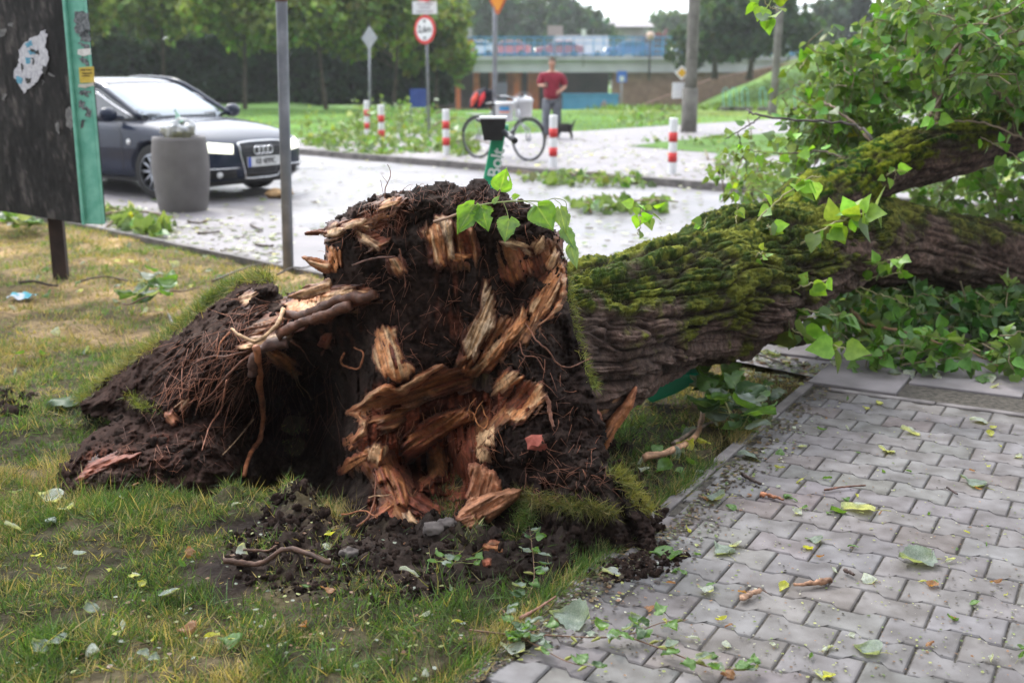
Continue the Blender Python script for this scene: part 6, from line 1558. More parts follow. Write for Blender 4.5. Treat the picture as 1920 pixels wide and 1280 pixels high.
# ---- trunk and limbs
def limb(name, pts, seed=0, nu=300, nth=260, ridge_d=.05, moss=1.0, mlen=0, rscale=1):
    """pts: (u, v, Y, radius)"""
    q = np.array([list(P(u, v, Yv)) + [r] for u, v, Yv, r in pts])
    s = smoothline(q, nu); ctr = s[:, :3]; r = s[:, 3]
    t = np.gradient(ctr, axis=0); ds = np.linalg.norm(t, axis=1); L = np.concatenate([[0], np.cumsum(ds[1:])]); t /= ds[:, None]
    up = np.array([0, 0, 1.]); A = np.cross(t, up); A /= np.linalg.norm(A, axis=1)[:, None]; B = np.cross(A, t)
    th = np.arange(nth) * 2 * pi / nth
    ring = A[:, None] * np.cos(th)[None, :, None] + B[:, None] * np.sin(th)[None, :, None]
    # bark: long furrows that wander round the stem
    tw = L[:, None] * .5
    ca = np.cos(th[None] + tw) * r[:, None]; sa = np.sin(th[None] + tw) * r[:, None]; LL = L[:, None] + 0 * ca
    q3 = np.stack([ca, sa, LL], -1)
    wv = fbm(q3 * np.array([4, 4, 2.2]), 3, seed + 4)
    q4 = np.stack([ca * 26 * rscale + wv * 1.1, sa * 26 * rscale + wv * .9, LL * 1.25 + wv * .35], -1)
    n1 = vn(q4, seed); n2 = vn(q4 * 2.1 + 7, seed + 1)
    rid = (1 - np.abs(n1) * 2.4); rid2 = 1 - np.abs(n2) * 2.2
    pl_ = np.clip(np.abs(n1) * 1.8, 0, 1) ** .8; pl2_ = np.clip(np.abs(n2) * 2.0, 0, 1) ** .75
    n3 = vn(np.stack([ca * 30 + wv, sa * 30 + wv, LL * 16], -1), seed + 2)
    crack = 1 - (.62 * pl_ + .26 * pl2_ + .12 * np.clip(np.abs(n3) * 2.5, 0, 1))
    big = fbm(q3 * np.array([3, 3, 1.6]), 3, seed + 8)
    fine = fbm(q3 * np.array([38, 38, 16]), 3, seed + 9)
    h = ridge_d * (.35 - crack) + .045 * big * (r[:, None] / .35) + .007 * fine
    rr = r[:, None] + h
    V = ctr[:, None] + ring * rr[..., None]
    # moss on the upward side, thick on the ridges
    nz = ring[..., 2]
    mn = fbm(V * 5, 3, seed + 20) ; mf = fbm(V * 28, 3, seed + 21)
    mm_ = sstep(.0, .65, nz * 1.1 + .75 * mn + .28 * mf - .30 * np.clip(crack - .3, -.3, 1) + mlen * (sstep(.35, 1.3, L)[:, None] - .25)) * moss
    mm_ = mm_ * (1 - .75 * sstep(.4, .85, crack))
    V = V + ring * (mm_ * (.006 + .010 * np.abs(fbm(V * 60, 2, seed + 22))))[..., None]
    barkc = np.array([.12, .078, .062]) * (1 + .35 * mf + .25 * fbm(V * 90, 2, seed + 30))[..., None] * (1 - .86 * np.clip(crack * 1.15, 0, 1))[..., None]  # furrow shade is put into the bark colour, ridges stay lighter
    liver = sstep(.0, .7, fbm(V * np.array([7, 7, 7]), 3, seed + 31))[..., None]
    barkc = barkc * (1 - liver * .5) + liver * .5 * np.array([.20, .145, .12]) * (1 - .85 * np.clip(crack * 1.15, 0, 1))[..., None]
    yel = sstep(-.3, .6, mf + mn)[..., None]
    mossc = (np.array([.03, .05, .008]) * (1 - yel) + np.array([.14, .15, .022]) * yel) * (1 - .85 * np.clip(crack * 1.2, 0, 1))[..., None]  # furrow shade is put into the moss colour too
    mossc = mossc * (.8 + .5 * sstep(.2, 1, nz)[..., None])  # top highlight painted into the moss on upward faces
    C = barkc * (1 - mm_[..., None]) + mossc * mm_[..., None]
    i, j = np.meshgrid(np.arange(nu - 1), np.arange(nth), indexing='ij')
    F = np.stack([i * nth + j, i * nth + (j + 1) % nth, (i + 1) * nth + (j + 1) % nth, (i + 1) * nth + j], -1).reshape(-1, 4)
    Vf = V.reshape(-1, 3)
    o = build(name, Vf, [F, np.arange(nth)[::-1][None], (np.arange(nth) + (nu - 1) * nth)[None]], MT['bark'], tree, np.clip(C.reshape(-1, 3), .003, 1), world=True)
    return ctr, r, V, mm_, ring
TR = [(900, 650, 4.08, .15), (990, 652, 4.16, .25), (1070, 650, 4.3, .292), (1150, 618, 4.5, .295), (1250, 578, 4.85, .305), (1350, 548, 5.25, .335), (1425, 512, 5.6, .318), (1500, 475, 5.95, .285), (1570, 448, 6.25, .25), (1620, 440, 6.45, .2)]
tr = limb('trunk', TR, 3, 720, 680, .046, mlen=.5)
L1 = [(1470, 455, 5.9, .20), (1540, 400, 6.15, .22), (1610, 345, 6.4, .165), (1690, 305, 6.6, .165), (1770, 285, 6.8, .17), (1860, 260, 7.1, .15), (1990, 232, 7.5, .13)]
l1 = limb('limb', L1, 11, 240, 200, .02, 1.25)
L2 = [(1500, 470, 6.0, .27), (1570, 458, 6.25, .27), (1650, 458, 6.45, .25), (1740, 468, 6.65, .228), (1840, 484, 6.9, .225), (1960, 500, 7.2, .215), (2060, 510, 7.5, .2)]
l2 = limb('limb', L2, 17, 260, 220, .022, .85)
# knot bulge where the trunk bends
kb_c = P(1425, 600, 5.55)
tv, tf = lumpy(5, 77)
kv = tv * np.array([.17, .17, .15]) + kb_c
kn = fbm(kv * 20, 3, 5)[:, None]
build('knot', kv, [tf], MT['bark'], tree, np.clip(np.array([.05, .042, .025]) * (1 + .5 * kn), .003, 1), world=True)
# moss tufts: short strands on the mossy parts
mm = M()
for (ctr, r, V, msk_, ring), n in ((tr, 34000), (l1, 9000), (l2, 5000)):
    Vf = V.reshape(-1, 3); w = (msk_.ravel() > .45) & (ring[..., 2].ravel() > -.15)
    idx = rng.choice(np.nonzero(w)[0], n); nr_ = ring.reshape(-1, 3)[idx]
    d = nr_ + .7 * randunit(n); L = rng.uniform(.005, .012, n)
    tv = np.array([(-.12, 0, 0), (.12, 0, 0), (.0, 1, .0)])
    y = rng.random((n, 1)); c = np.array([.03, .045, .008]) * (1 - y) + np.array([.20, .21, .028]) * y * (rng.random((n,1)) * .9 + .2)
    V_2, F_2, C_2 = inst(tv, [np.array([(0, 1, 2)])], Vf[idx] - nr_ * .003 + .005 * randunit(n), frames(d, randunit(n)), L, c)
    mm.add(V_2, F_2, C_2)
tag(mm.build('moss', MT['grass'], tree, world=True, col=True, smooth=False), kind='stuff')
# ---------------------------------------------------------------- leaves of the fallen tree
GREEN = (.085, .19, .028); SHADEGREEN = (.035, .095, .018); YGREEN = (.18, .33, .042)  # second green: same leaves painted darker for shade under and behind the limbs
def twig_cluster(n, polys, Yr, L=(.3, .6), nl=(13, 22), ls=(.045, .078), base=GREEN, zmin=.02, yellow=.02, var=.28, dirs=None, lean=(0, 0, .35)):
    """twigs with their leaves; returns (twigM, leafM)"""
    tm, lm = M(), M()
    pl = np.array(polys, float); lo, hi = pl.min(0), pl.max(0)
    pos, dr, nr, sc = [], [], [], []
    made = 0; tries = 0
    while made < n and tries < n * 30:
        tries += 1
        u, v = rng.uniform(lo[0], hi[0]), rng.uniform(lo[1], hi[1])
        if not inpoly(u, v, polys): continue
        Yv = rng.uniform(*Yr); c = P(u, v, Yv)
        if c[2] < zmin: continue
        made += 1
        d = randunit(1)[0] + np.array(lean) if dirs is None else np.array(dirs) + .5 * randunit(1)[0]
        d /= np.linalg.norm(d); l = rng.uniform(*L); m = 6
        t = np.linspace(-.5, .5, m)[:, None]
        pts = c + d * t * l + np.array([0, 0, -1]) * (t + .5) ** 2 * l * .25 + .03 * rng.normal(size=(m, 3)) * l
        pts[:, 2] = np.maximum(pts[:, 2], zmin * .6)
        tm.tube(pts, np.linspace(.0045, .0016, m), 4, (.16, .13, .07), False)
        k = rng.integers(*nl)
        tt = rng.uniform(.15, 1, k); pp = np.stack([np.interp(tt, np.linspace(0, 1, m), pts[:, i]) for i in range(3)], -1)
        out = randunit(k) * .9 + d * .6 + np.array([0, 0, -.35]); out /= np.linalg.norm(out, axis=1)[:, None]
        pet = rng.uniform(.02, .05, (k, 1))
        st = pp + out * pet
        st[:, 2] = np.maximum(st[:, 2], zmin * .5 + .01)
        pos.append(st); dr.append(out + .4 * randunit(k) + np.array([0, 0, -.25])); nr.append(randunit(k) + np.array([0, -.1, .75])); sc.append(rng.uniform(*ls, k))
    pos, dr, nr, sc = map(np.concatenate, (pos, dr, nr, sc))
    tv = LEAF[0] * np.array([.95, 1, 1.6])
    V, F, C = inst(tv, LEAF[1], pos, frames(dr, nr), sc, leafcol(len(pos), base, var, yellow))
    lm.add(V, F, C)
    return tm, lm
MT['twig'] = mat('twig_bark', (.8, .8, .8), (1.2, 1.2, 1.2), 30, .7, .001, 80, attr=True)

A_ = [(1668, 0), (1960, 0), (2110, 60), (2110, 300), (1900, 262), (1860, 215), (1800, 235), (1720, 235), (1640, 262), (1560, 245), (1530, 190), (1580, 130), (1560, 90), (1615, 60)]
TOP = [(1650, -150), (2100, -200), (2110, 60), (1960, 40), (1700, 30)]
B_ = [(1490, 105), (1560, 90), (1640, 260), (1640, 290), (1560, 345), (1500, 310), (1480, 230), (1540, 190)]
C_ = [(1330, 300), (1400, 262), (1560, 270), (1600, 320), (1530, 370), (1480, 400), (1420, 380), (1350, 330)]
D_ = [(1690, 350), (1760, 330), (1880, 300), (2050, 300), (2050, 440), (1900, 425), (1770, 395)]
E_ = [(1560, 560), (1640, 540), (2080, 555), (2080, 680), (1900, 672), (1760, 660), (1660, 670), (1560, 620)]
branch_sets = [
    ('limb_crown', 330, A_, (7.25, 8.6), GREEN, {}), ('limb_crown', 90, [(1690, 0), (2100, 0), (2110, 230), (1900, 200), (1800, 150), (1690, 120)], (6.2, 7.2), GREEN, {}), ('limb_crown', 150, A_, (8.4, 10), SHADEGREEN, {}), ('limb_crown', 70, TOP, (6.8, 9), GREEN, {}),
    ('limb_crown', 60, B_, (7.3, 8.2), (.10, .19, .03), dict(ls=(.05, .08))), ('limb_crown', 30, C_, (7.2, 8.6), (.13, .22, .035), dict(ls=(.045, .07), nl=(7, 12), L=(.25, .45))),
    ('limb_crown', 85, D_, (7.6, 9.6), GREEN, {}), ('lower_crown', 80, E_, (5.9, 6.8), SHADEGREEN, dict(L=(.2, .45))), ('lower_crown', 30, [(1570, 640), (1700, 620), (2080, 600), (2080, 692), (1900, 684), (1760, 676), (1660, 672)], (5.35, 6.0), GREEN, dict(L=(.2, .4))), ('lower_crown', 200, E_, (6.8, 8.2), SHADEGREEN, {}),
]
crown = {}
for nm, n, poly, Yr, base, kw in branch_sets:
    tm, lm = twig_cluster(n, poly, Yr, base=base, **kw)
    tw = tag(tm.build('fine_branches', MT['twig'], tree, world=True, col=True), kind='stuff')
    tag(lm.build('foliage', MT['leaf2'], tree, world=True, col=True), kind='stuff')
# bigger boughs that can be followed in the photo
def bough(pts, Yv, r0, r1, col=(.13, .09, .06), par=None, name='bough', n=26, leaves=0, ls=(.05, .08), base=GREEN, lr=.05, t0=.2):
    p = smoothline([(a, b, 0) for a, b in pts], n)
    y = np.interp(np.linspace(0, 1, n), np.linspace(0, 1, len(Yv)), Yv)
    w = P(p[:, 0], p[:, 1], y)
    w = w + .004 * rng.normal(size=w.shape)
    V, F = tube(w, np.linspace(r0, r1, n), 7, True, .25, int(pts[0][0]))
    o = build(name, V, F, MT['twig'], par or tree, np.array(col) * (1 + .25 * fbm(V * 40, 2, 1)[:, None]), world=True)
    if leaves:
        tt = rng.uniform(t0, 1, leaves); pp = np.stack([np.interp(tt, np.linspace(0, 1, n), w[:, i]) for i in range(3)], -1)
        out = randunit(leaves) + np.array([0, -.2, -.2]); out /= np.linalg.norm(out, axis=1)[:, None]
        V, F, C = inst(LEAF[0], LEAF[1], pp + out * lr * rng.uniform(.3, 1, (leaves, 1)), frames(out + .4 * randunit(leaves), randunit(leaves) + np.array([0, -.6, .5])), rng.uniform(*ls, leaves), leafcol(leaves, base, .22, .0))
        build('leaves', V, F, MT['leaf2'], o, C, world=True)
    return w
bough([(1755, 235), (1760, 190), (1740, 160), (1775, 110), (1850, 10), (1875, -40)], [6.9, 7.0], .016, .008, leaves=20)
bough([(1740, 225), (1790, 130), (1810, 40), (1820, -30)], [6.8, 7.2], .010, .006)
bough([(1650, 285), (1610, 240), (1560, 200), (1540, 190)], [6.6, 7.2], .012, .005, leaves=12)
bough([(1640, 265), (1600, 235), (1500, 226), (1420, 216), (1400, 206)], [6.6, 7.2], .009, .006, (.05, .04, .035))
bough([(1424, 218), (1400, 238), (1378, 250), (1360, 262)], [7.2, 7.4], .005, .003, (.05, .04, .035), leaves=3)
bough([(1384, 250), (1390, 275), (1400, 320), (1392, 345)], [7.3, 7.4], .004, .002, (.06, .05, .03), leaves=12, ls=(.04, .06), base=YGREEN)
bough([(1498, 226), (1497, 270), (1490, 320)], [7.2, 7.3], .004, .002, (.06, .05, .03), leaves=14, base=YGREEN)
bough([(1595, 300), (1540, 285), (1470, 288), (1400, 282)], [6.7, 7.3], .006, .003, (.08, .06, .04), leaves=14, base=YGREEN)
bough([(1900, 200), (1850, 150), (1900, 90), (1990, 60)], [6.6, 6.9], .010, .006)
bough([(1930, 265), (1850, 232), (1790, 228), (1740, 235)], [6.4, 6.5], .006, .004, (.16, .12, .08))
bough([(1960, 335), (1890, 285), (1840, 258)], [6.3, 6.4], .005, .003, (.16, .12, .08), leaves=8)
# low branch sweeping over the slabs and others below the limb
bough([(1586, 565), (1612, 600), (1680, 620), (1760, 642), (1830, 664), (1884, 694)], [6.0, 5.8, 5.6, 5.5], .011, .003, (.22, .13, .07), leaves=34, base=GREEN, lr=.09, t0=.25)
bough([(1610, 598), (1618, 640), (1608, 680)], [6.0, 5.9], .004, .002, (.14, .1, .05), leaves=14, base=SHADEGREEN)
bough([(1600, 592), (1650, 618)], [6.0, 5.9], .006, .004, (.2, .12, .07))
bough([(1700, 628), (1692, 660), (1688, 700)], [5.75, 5.6], .003, .002, (.25, .27, .1), leaves=6, base=SHADEGREEN)
bough([(1850, 545), (1800, 580), (1775, 620), (1760, 600), (1758, 575)], [7.0, 7.2], .014, .006, (.10, .06, .04), leaves=20, base=SHADEGREEN)
bough([(1880, 548), (1830, 590), (1790, 610)], [7.2, 7.3], .012, .006, (.05, .04, .03), leaves=16, base=SHADEGREEN)
bough([(1880, 620), (1905, 640), (1940, 690)], [6.2, 6.1], .004, .003, (.25, .27, .1), leaves=4)
bough([(1715, 530), (1700, 580), (1690, 610)], [6.6, 6.7], .016, .01, (.05, .045, .03))
# shoots that grow from the trunk, pale stems with a few bright leaves
def shoot(pts, Yv, leaves, base=YGREEN, ls=(.045, .075), r=.0045, col=(.33, .30, .15), lr=.03, t0=.3):
    bough(pts, Yv, r, r * .45, col, name='shoot', leaves=leaves, ls=ls, base=base, lr=lr, t0=t0)
shoot([(1465, 492), (1500, 458), (1540, 430), (1580, 412), (1612, 398)], [5.45, 5.3], 12, ls=(.07, .11), r=.007, t0=.35)
shoot([(1612, 404), (1640, 392), (1660, 400)], [5.3, 5.25], 7, ls=(.08, .12), t0=0)
shoot([(1408, 580), (1450, 556), (1500, 538), (1550, 524)], [5.2, 5.1], 13, ls=(.05, .085), r=.006)
shoot([(1352, 522), (1390, 495), (1432, 470)], [4.95, 4.85], 5, ls=(.03, .04))
shoot([(1370, 518), (1400, 500), (1440, 478)], [4.95, 4.85], 3, ls=(.03, .04))
shoot([(1400, 440), (1425, 410), (1465, 370), (1515, 335), (1540, 330)], [5.25, 5.3], 11, ls=(.05, .09), r=.005)
shoot([(1432, 590), (1490, 580), (1560, 588), (1600, 592)], [5.35, 5.2], 12, base=GREEN, ls=(.06, .1))
shoot([(1430, 598), (1500, 596), (1580, 588)], [5.35, 5.2], 9, base=GREEN, ls=(.06, .1))
shoot([(1412, 608), (1460, 606), (1520, 634), (1590, 656)], [5.3, 5.0], 13, base=YGREEN, ls=(.08, .125), lr=.05)
shoot([(1605, 512), (1650, 494), (1690, 482)], [6.0, 5.7], 11, base=YGREEN)
shoot([(1604, 528), (1665, 516), (1690, 510)], [6.0, 5.7], 8, base=GREEN)
shoot([(1600, 536), (1660, 555), (1720, 580)], [6.0, 5.7], 12, base=GREEN)
shoot([(1598, 540), (1640, 568)], [6.0, 5.8], 5, base=GREEN)
shoot([(1196, 440), (1203, 400), (1200, 372)], [4.8, 4.85], 11, base=YGREEN, ls=(.035, .06), lr=.06, r=.0025)
shoot([(1320, 430), (1322, 410)], [5.0, 5.0], 5, ls=(.03, .05), r=.002)
shoot([(1380, 420), (1386, 370)], [5.2, 5.3], 4, ls=(.04, .06), r=.002)
shoot([(1448, 440), (1440, 420)], [5.2, 5.2], 4, ls=(.06, .09))
shoot([(1672, 350), (1680, 320), (1662, 330)], [6.3, 6.2], 6, ls=(.04, .07), r=.0025)
shoot([(1735, 240), (1740, 212), (1760, 220)], [6.4, 6.3], 5, ls=(.06, .09), r=.003)
shoot([(1420, -40), (1435, 5), (1460, 20)], [5.6, 5.6], 14, base=YGREEN, ls=(.06, .09), lr=.09)
shoot([(1500, 130), (1520, 100), (1555, 60)], [7.6, 7.8], 8, base=YGREEN)

# ---- the leafy sprig lying over the top of the root plate: large detailed leaves
def leafmesh(name, base, tip, wid, Yb, Yt, par, col=(.13, .27, .05), m=None, twist=0, cup=.12, seed=1, ragged=.0, holes=0, facing=None):
    b = P(*base, Yb); t = P(*tip, Yt); ax = t - b; L = np.linalg.norm(ax); ax /= L
    fc = np.array(facing if facing is not None else (0, -1, .35), float); x = np.cross(ax, fc); x /= np.linalg.norm(x); z = np.cross(x, ax)
    ny_, nx_ = 26, 21
    s = np.linspace(0, 1, ny_); q = np.linspace(-1, 1, nx_)
    hw_ = np.interp(s, [0, .03, .1, .22, .4, .6, .8, .92, 1], [.12, .45, .8, .98, .9, .62, .3, .1, .0])
    Q, S = np.meshgrid(q, s)
    ed = 1 + .05 * np.sin(S * 75 + seed) * np.abs(Q) ** 6 - ragged * np.clip(fbm(np.stack([S * 5, Q * 2, 0 * S + seed], -1), 3, seed), 0, 1) * np.abs(Q) ** 3
    w = wid / 2 / FPX * (Yb + .2)
    X_ = Q * hw_[:, None] * w * ed
    Yl = S * L - .10 * L * np.abs(Q) ** 1.5 * (1 - S) ** 3 * 1.2
    vein = np.abs(np.sin((S * 1.0 - np.abs(Q) * .42) * 7.5 * pi))
    Zl = cup * w * (Q ** 2) * 1.3 - .05 * w * np.exp(-(Q / .05) ** 2) + .03 * w * (1 - np.clip(vein * 3, 0, 1)) * -1 + .16 * w * fbm(np.stack([S * 3, Q * 2, 0 * S + seed], -1), 2, seed) - .22 * L * S ** 2 * twist
    V = b + X_[..., None] * x + Yl[..., None] * ax + Zl[..., None] * z
    C = np.array(col) * (1 + .10 * fbm(np.stack([S * 9, Q * 6, 0 * S + seed], -1), 2, seed)[..., None])
    vm = (np.clip(1 - vein * 4.5, 0, 1) * .45 + np.exp(-(Q / .045) ** 2) * .8)[..., None]
    C = C * (1 - np.clip(vm, 0, 1) * .6) + np.array([.32, .42, .14]) * np.clip(vm, 0, 1) * .6
    F = grid_faces(ny_, nx_)
    if holes:
        cc = (np.stack([S, Q], -1).reshape(-1, 2))[F].mean(1)
        F = F[np.hypot((cc[:, 0] - .55) * 1.6, cc[:, 1] - .55) > .13]
    return build(name, V.reshape(-1, 3), F, m or MT['leaf'], par, np.clip(C.reshape(-1, 3), .01, .8), world=True)
MT['leafs'] = mat('leaf_close', (.9, .93, .9), (1.08, 1.06, 1.08), 30, .45, .0004, 150, attr=True, spec=.4, trans=.5)
sp = thing('leafy_twig', P(930, 385, 3.8), 'broken poplar twig with large green leaves lying over the top of the root plate', 'twig')
mm = M()
def spt(pts, Yv, r0, r1, c):
    p = smoothline([(a, b, 0) for a, b in pts], 16); y = np.interp(np.linspace(0, 1, 16), np.linspace(0, 1, len(Yv)), Yv)
    mm.tube(P(p[:, 0], p[:, 1], y), np.linspace(r0, r1, 16), 7, c, True)
GS = (.20, .24, .08); BS = (.22, .13, .08)
spt([(813, 416), (835, 410), (862, 400)], [3.76, 3.74], .005, .0045, BS)
spt([(862, 400), (888, 388), (930, 380), (980, 377), (1022, 378)], [3.74, 3.74], .0032, .0022, GS)
spt([(1022, 378), (1040, 372), (1060, 378), (1062, 395)], [3.74, 3.74], .0018, .001, GS)
spt([(898, 386), (886, 384), (880, 390)], [3.74, 3.73], .0014, .001, (.3, .36, .12)); spt([(890, 388), (897, 382), (905, 392)], [3.74, 3.72], .0014, .001, (.3, .36, .12))
spt([(930, 380), (934, 365), (940, 352)], [3.74, 3.74], .0025, .0012, BS); spt([(944, 380), (950, 395), (954, 411)], [3.74, 3.73], .0012, .001, (.3, .36, .12))
spt([(985, 378), (1000, 383), (1008, 392)], [3.74, 3.73], .0014, .001, (.3, .36, .12)); spt([(1040, 374), (1052, 384), (1058, 400)], [3.74, 3.74], .0012, .001, (.3, .36, .12))
mm.build('stem', MT['twig'], sp, world=True, col=True)
LG = (.115, .235, .05)
for k, (b_, t_, w_, c_, kw) in enumerate([
    ((938, 354), (951, 313), 41, (.13, .27, .05), dict(holes=1)), ((889, 385), (857, 440), 50, LG, dict(ragged=.3)), ((903, 391), (916, 435), 40, LG, dict(ragged=.5)),
    ((955, 411), (946, 456), 44, (.12, .22, .09), dict(ragged=.35)), ((1008, 388), (1038, 434), 58, LG, dict(ragged=.1)), ((1050, 392), (1062, 440), 34, (.14, .22, .10), dict(twist=.3, ragged=.4)),
    ((1058, 430), (1080, 470), 30, (.11, .20, .11), dict(twist=.2, ragged=.3)), ((1070, 462), (1082, 505), 24, (.15, .24, .13), dict(twist=.2)), ((925, 380), (938, 366), 10, (.12, .2, .12), {}), ((962, 370), (976, 366), 12, YGREEN, {}),
    ((880, 398), (893, 402), 8, LG, {})]):
    leafmesh('leaf', b_, t_, w_, 3.735, 3.71, sp, c_, MT['leafs'], seed=k + 3, **kw)
# ---------------------------------------------------------------- grass
def surf_mask(x, y):
    a, b = lat(x, y); s = x + y
    return (a < -.78) & (s < S_NEAR - .04)
def blades(pos, L, W, C, lean=.55, up=None, dirb=None):
    n = len(pos)
    upv = np.array([0, 0, 1.]) if up is None else up
    d = upv + lean * randunit(n) + (0 if dirb is None else dirb)
    d[:, 2] = np.maximum(d[:, 2], .12) if up is None else d[:, 2]
    R = frames(d, randunit(n))
    tv = np.array([(-.5, 0, 0), (.5, 0, 0), (-.38, .5, .06), (.38, .5, .06), (0, 1, .28)])
    s3 = np.stack([W, L, L], -1)
    return inst(tv, [np.array([(0, 1, 3, 2)]), np.array([(2, 3, 4)])], pos, R, s3, C)
def grasscol(p, n):
    k = fbm(p * 2.2, 3, 33); k2 = fbm(p * 7, 2, 34)
    dry = np.clip(sstep(-.1, .7, .55 * k + .45 * k2 + .6 * rng.normal(size=n) + .35 * sstep(4.3, 6.5, p[:, 1]) - .18 * sstep(3.6, 2.9, p[:, 1])) * .9, 0, 1)[:, None]
    g = np.array([.064, .125, .034]) * (1 + .4 * rng.normal(size=(n, 1))); s_ = np.array([.34, .27, .15]) * (1 + .3 * rng.normal(size=(n, 1)))
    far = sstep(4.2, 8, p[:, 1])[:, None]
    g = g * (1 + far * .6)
    return np.clip(g * (1 - dry) + s_ * dry, .01, .7)
gm = M()
def scatter(n, x0, x1, y0, y1, h, w, lean=.8, dens=None):
    x = rng.uniform(x0, x1, n); y = rng.uniform(y0, y1, n)
    u, v = proj(np.stack([x, y, 0 * x], -1))
    k = surf_mask(x, y) & (u > -60) & (u < 1980) & (v < 1330)
    x, y, u, v = x[k], y[k], u[k], v[k]
    p = np.stack([x, y, 0 * x], -1)
    sdd, _ = polydist(u, v, SOILP, True); sg_ = np.where(inpoly(u, v, SOILP), -1, 1) * sdd
    so = sstep(60, -30, sg_ + 60 * fbm(p * 7, 4, 21)); so = np.maximum(so, sstep(.2, .6, hole(x, y)))
    tuft = fbm(p * 11, 2, 77)
    k = (rng.random(len(x)) > so * .97) & (tuft > rng.uniform(-.8, .35, len(x)))
    x, y = x[k], y[k]; n = len(x)
    p = np.stack([x, y, lawn_z(x, y) - .004], -1)
    L = h * rng.uniform(.45, 1.3, n) * (1 + .4 * fbm(p * 3, 2, 5)); W = w * rng.uniform(.6, 1.4, n)
    V, F, C = blades(p, L, W, grasscol(p, n), lean)
    gm.add(V, F, C)
scatter(235000, -2.4, 1.3, 2.3, 4.3, .042, .0025, 1.3)
scatter(26000, -2.4, 1.3, 2.3, 4.3, .075, .0032, 1.0)
scatter(120000, -3.4, 1.6, 4.2, 6.3, .046, .0036, 1.2)
scatter(80000, -5.2, 1.2, 6.2, 11.5, .045, .0055, .8)
n = 9000; b_ = rng.uniform(-1.3, 2.2, n); a_ = -.785 + .02 * rng.normal(size=n); gx, gy = unlat(a_, b_); p = np.stack([gx, gy, 0 * gx], -1); k = fbm(p * 3, 2, 66) > -.25; p = p[k]; n = len(p)
gm.add(*blades(p, rng.uniform(.03, .075, n), rng.uniform(.002, .0035, n), grasscol(p, n), .8, dirb=np.array([.5, -.3, 0])))
tag(gm.build('grass', MT['grass'], world=False, col=True, smooth=False), kind='stuff')
# turf still growing on the lifted plate
tb = M()
def turf(n, line, w, back=(0, .03), L=.05, W=.0025, col=None, lean=.7, bias=(0, .3, .3)):
    t = rng.random(n); p = smoothline([(a, b, 0) for a, b in line], 60)
    i = t * 59; u = np.interp(i, np.arange(60), p[:, 0]) + rng.normal(size=n) * w; v = np.interp(i, np.arange(60), p[:, 1]) + rng.normal(size=n) * w * .5
    Yv = samp(YF, u, v) + rng.uniform(*back, n)
    pos = P(u, v, Yv); d = np.array(bias) + lean * randunit(n)
    c = grasscol(pos * 1.0, n)
    if col is not None: c = np.clip(c * .35 + .65 * np.array(col) * (1 + .5 * rng.normal(size=(n, 1))), .01, .7)
    tv = np.array([(-.5, 0, 0), (.5, 0, 0), (-.38, .5, .06), (.38, .5, .06), (0, 1, .3)])
    Ln = L * rng.uniform(.4, 1.3, n)
    V, F, C = inst(tv, [np.array([(0, 1, 3, 2)]), np.array([(2, 3, 4)])], pos, frames(d, randunit(n)), np.stack([W * rng.uniform(.6, 1.4, n), Ln, Ln], -1), c)
    tb.add(V, F, C)
turf(3500, [(140, 752), (180, 722), (235, 680), (300, 635), (350, 602), (395, 562), (440, 534), (490, 518)], 7, (0, .16), .055, bias=(-.1, .2, .55))
turf(1500, [(340, 604), (395, 562), (440, 534), (490, 520), (508, 526)], 7, (-.01, .06), .06, bias=(-.35, -.3, .2), col=(.12, .15, .045))
turf(1500, [(150, 752), (235, 684), (300, 640)], 5, (-.01, .05), .05, bias=(-.3, -.4, 0), col=(.16, .16, .05))
turf(1400, [(965, 1010), (1010, 1040), (1060, 1050)], 16, (-.02, .0), .05, bias=(0, -.2, .6))
turf(1500, [(970, 930), (1010, 935), (1060, 945), (1100, 950), (1150, 960)], 12, (-.02, .0), .045, bias=(.1, -.6, -.1), col=(.13, .11, .035), lean=.9)
turf(900, [(965, 920), (985, 960), (980, 990)], 10, (-.02, .0), .04, bias=(0, -.5, .2), col=(.08, .13, .03), lean=.9)
turf(900, [(1066, 520), (1074, 580), (1086, 640), (1104, 700), (1116, 730)], 4, (-.02, .05), .028, .0018, col=(.17, .19, .05), bias=(.6, -.3, 0))
turf(1300, [(1150, 880), (1180, 920), (1215, 960)], 8, (-.02, .05), .04, col=(.2, .19, .05), bias=(.4, -.3, .4))
turf(300, [(250, 740), (262, 760), (300, 770)], 8, (-.02, 0), .035, col=(.12, .14, .03), bias=(0, -.5, .4))
tag(tb.build('turf', MT['grass'], tree, world=True, col=True, smooth=False), kind='stuff')
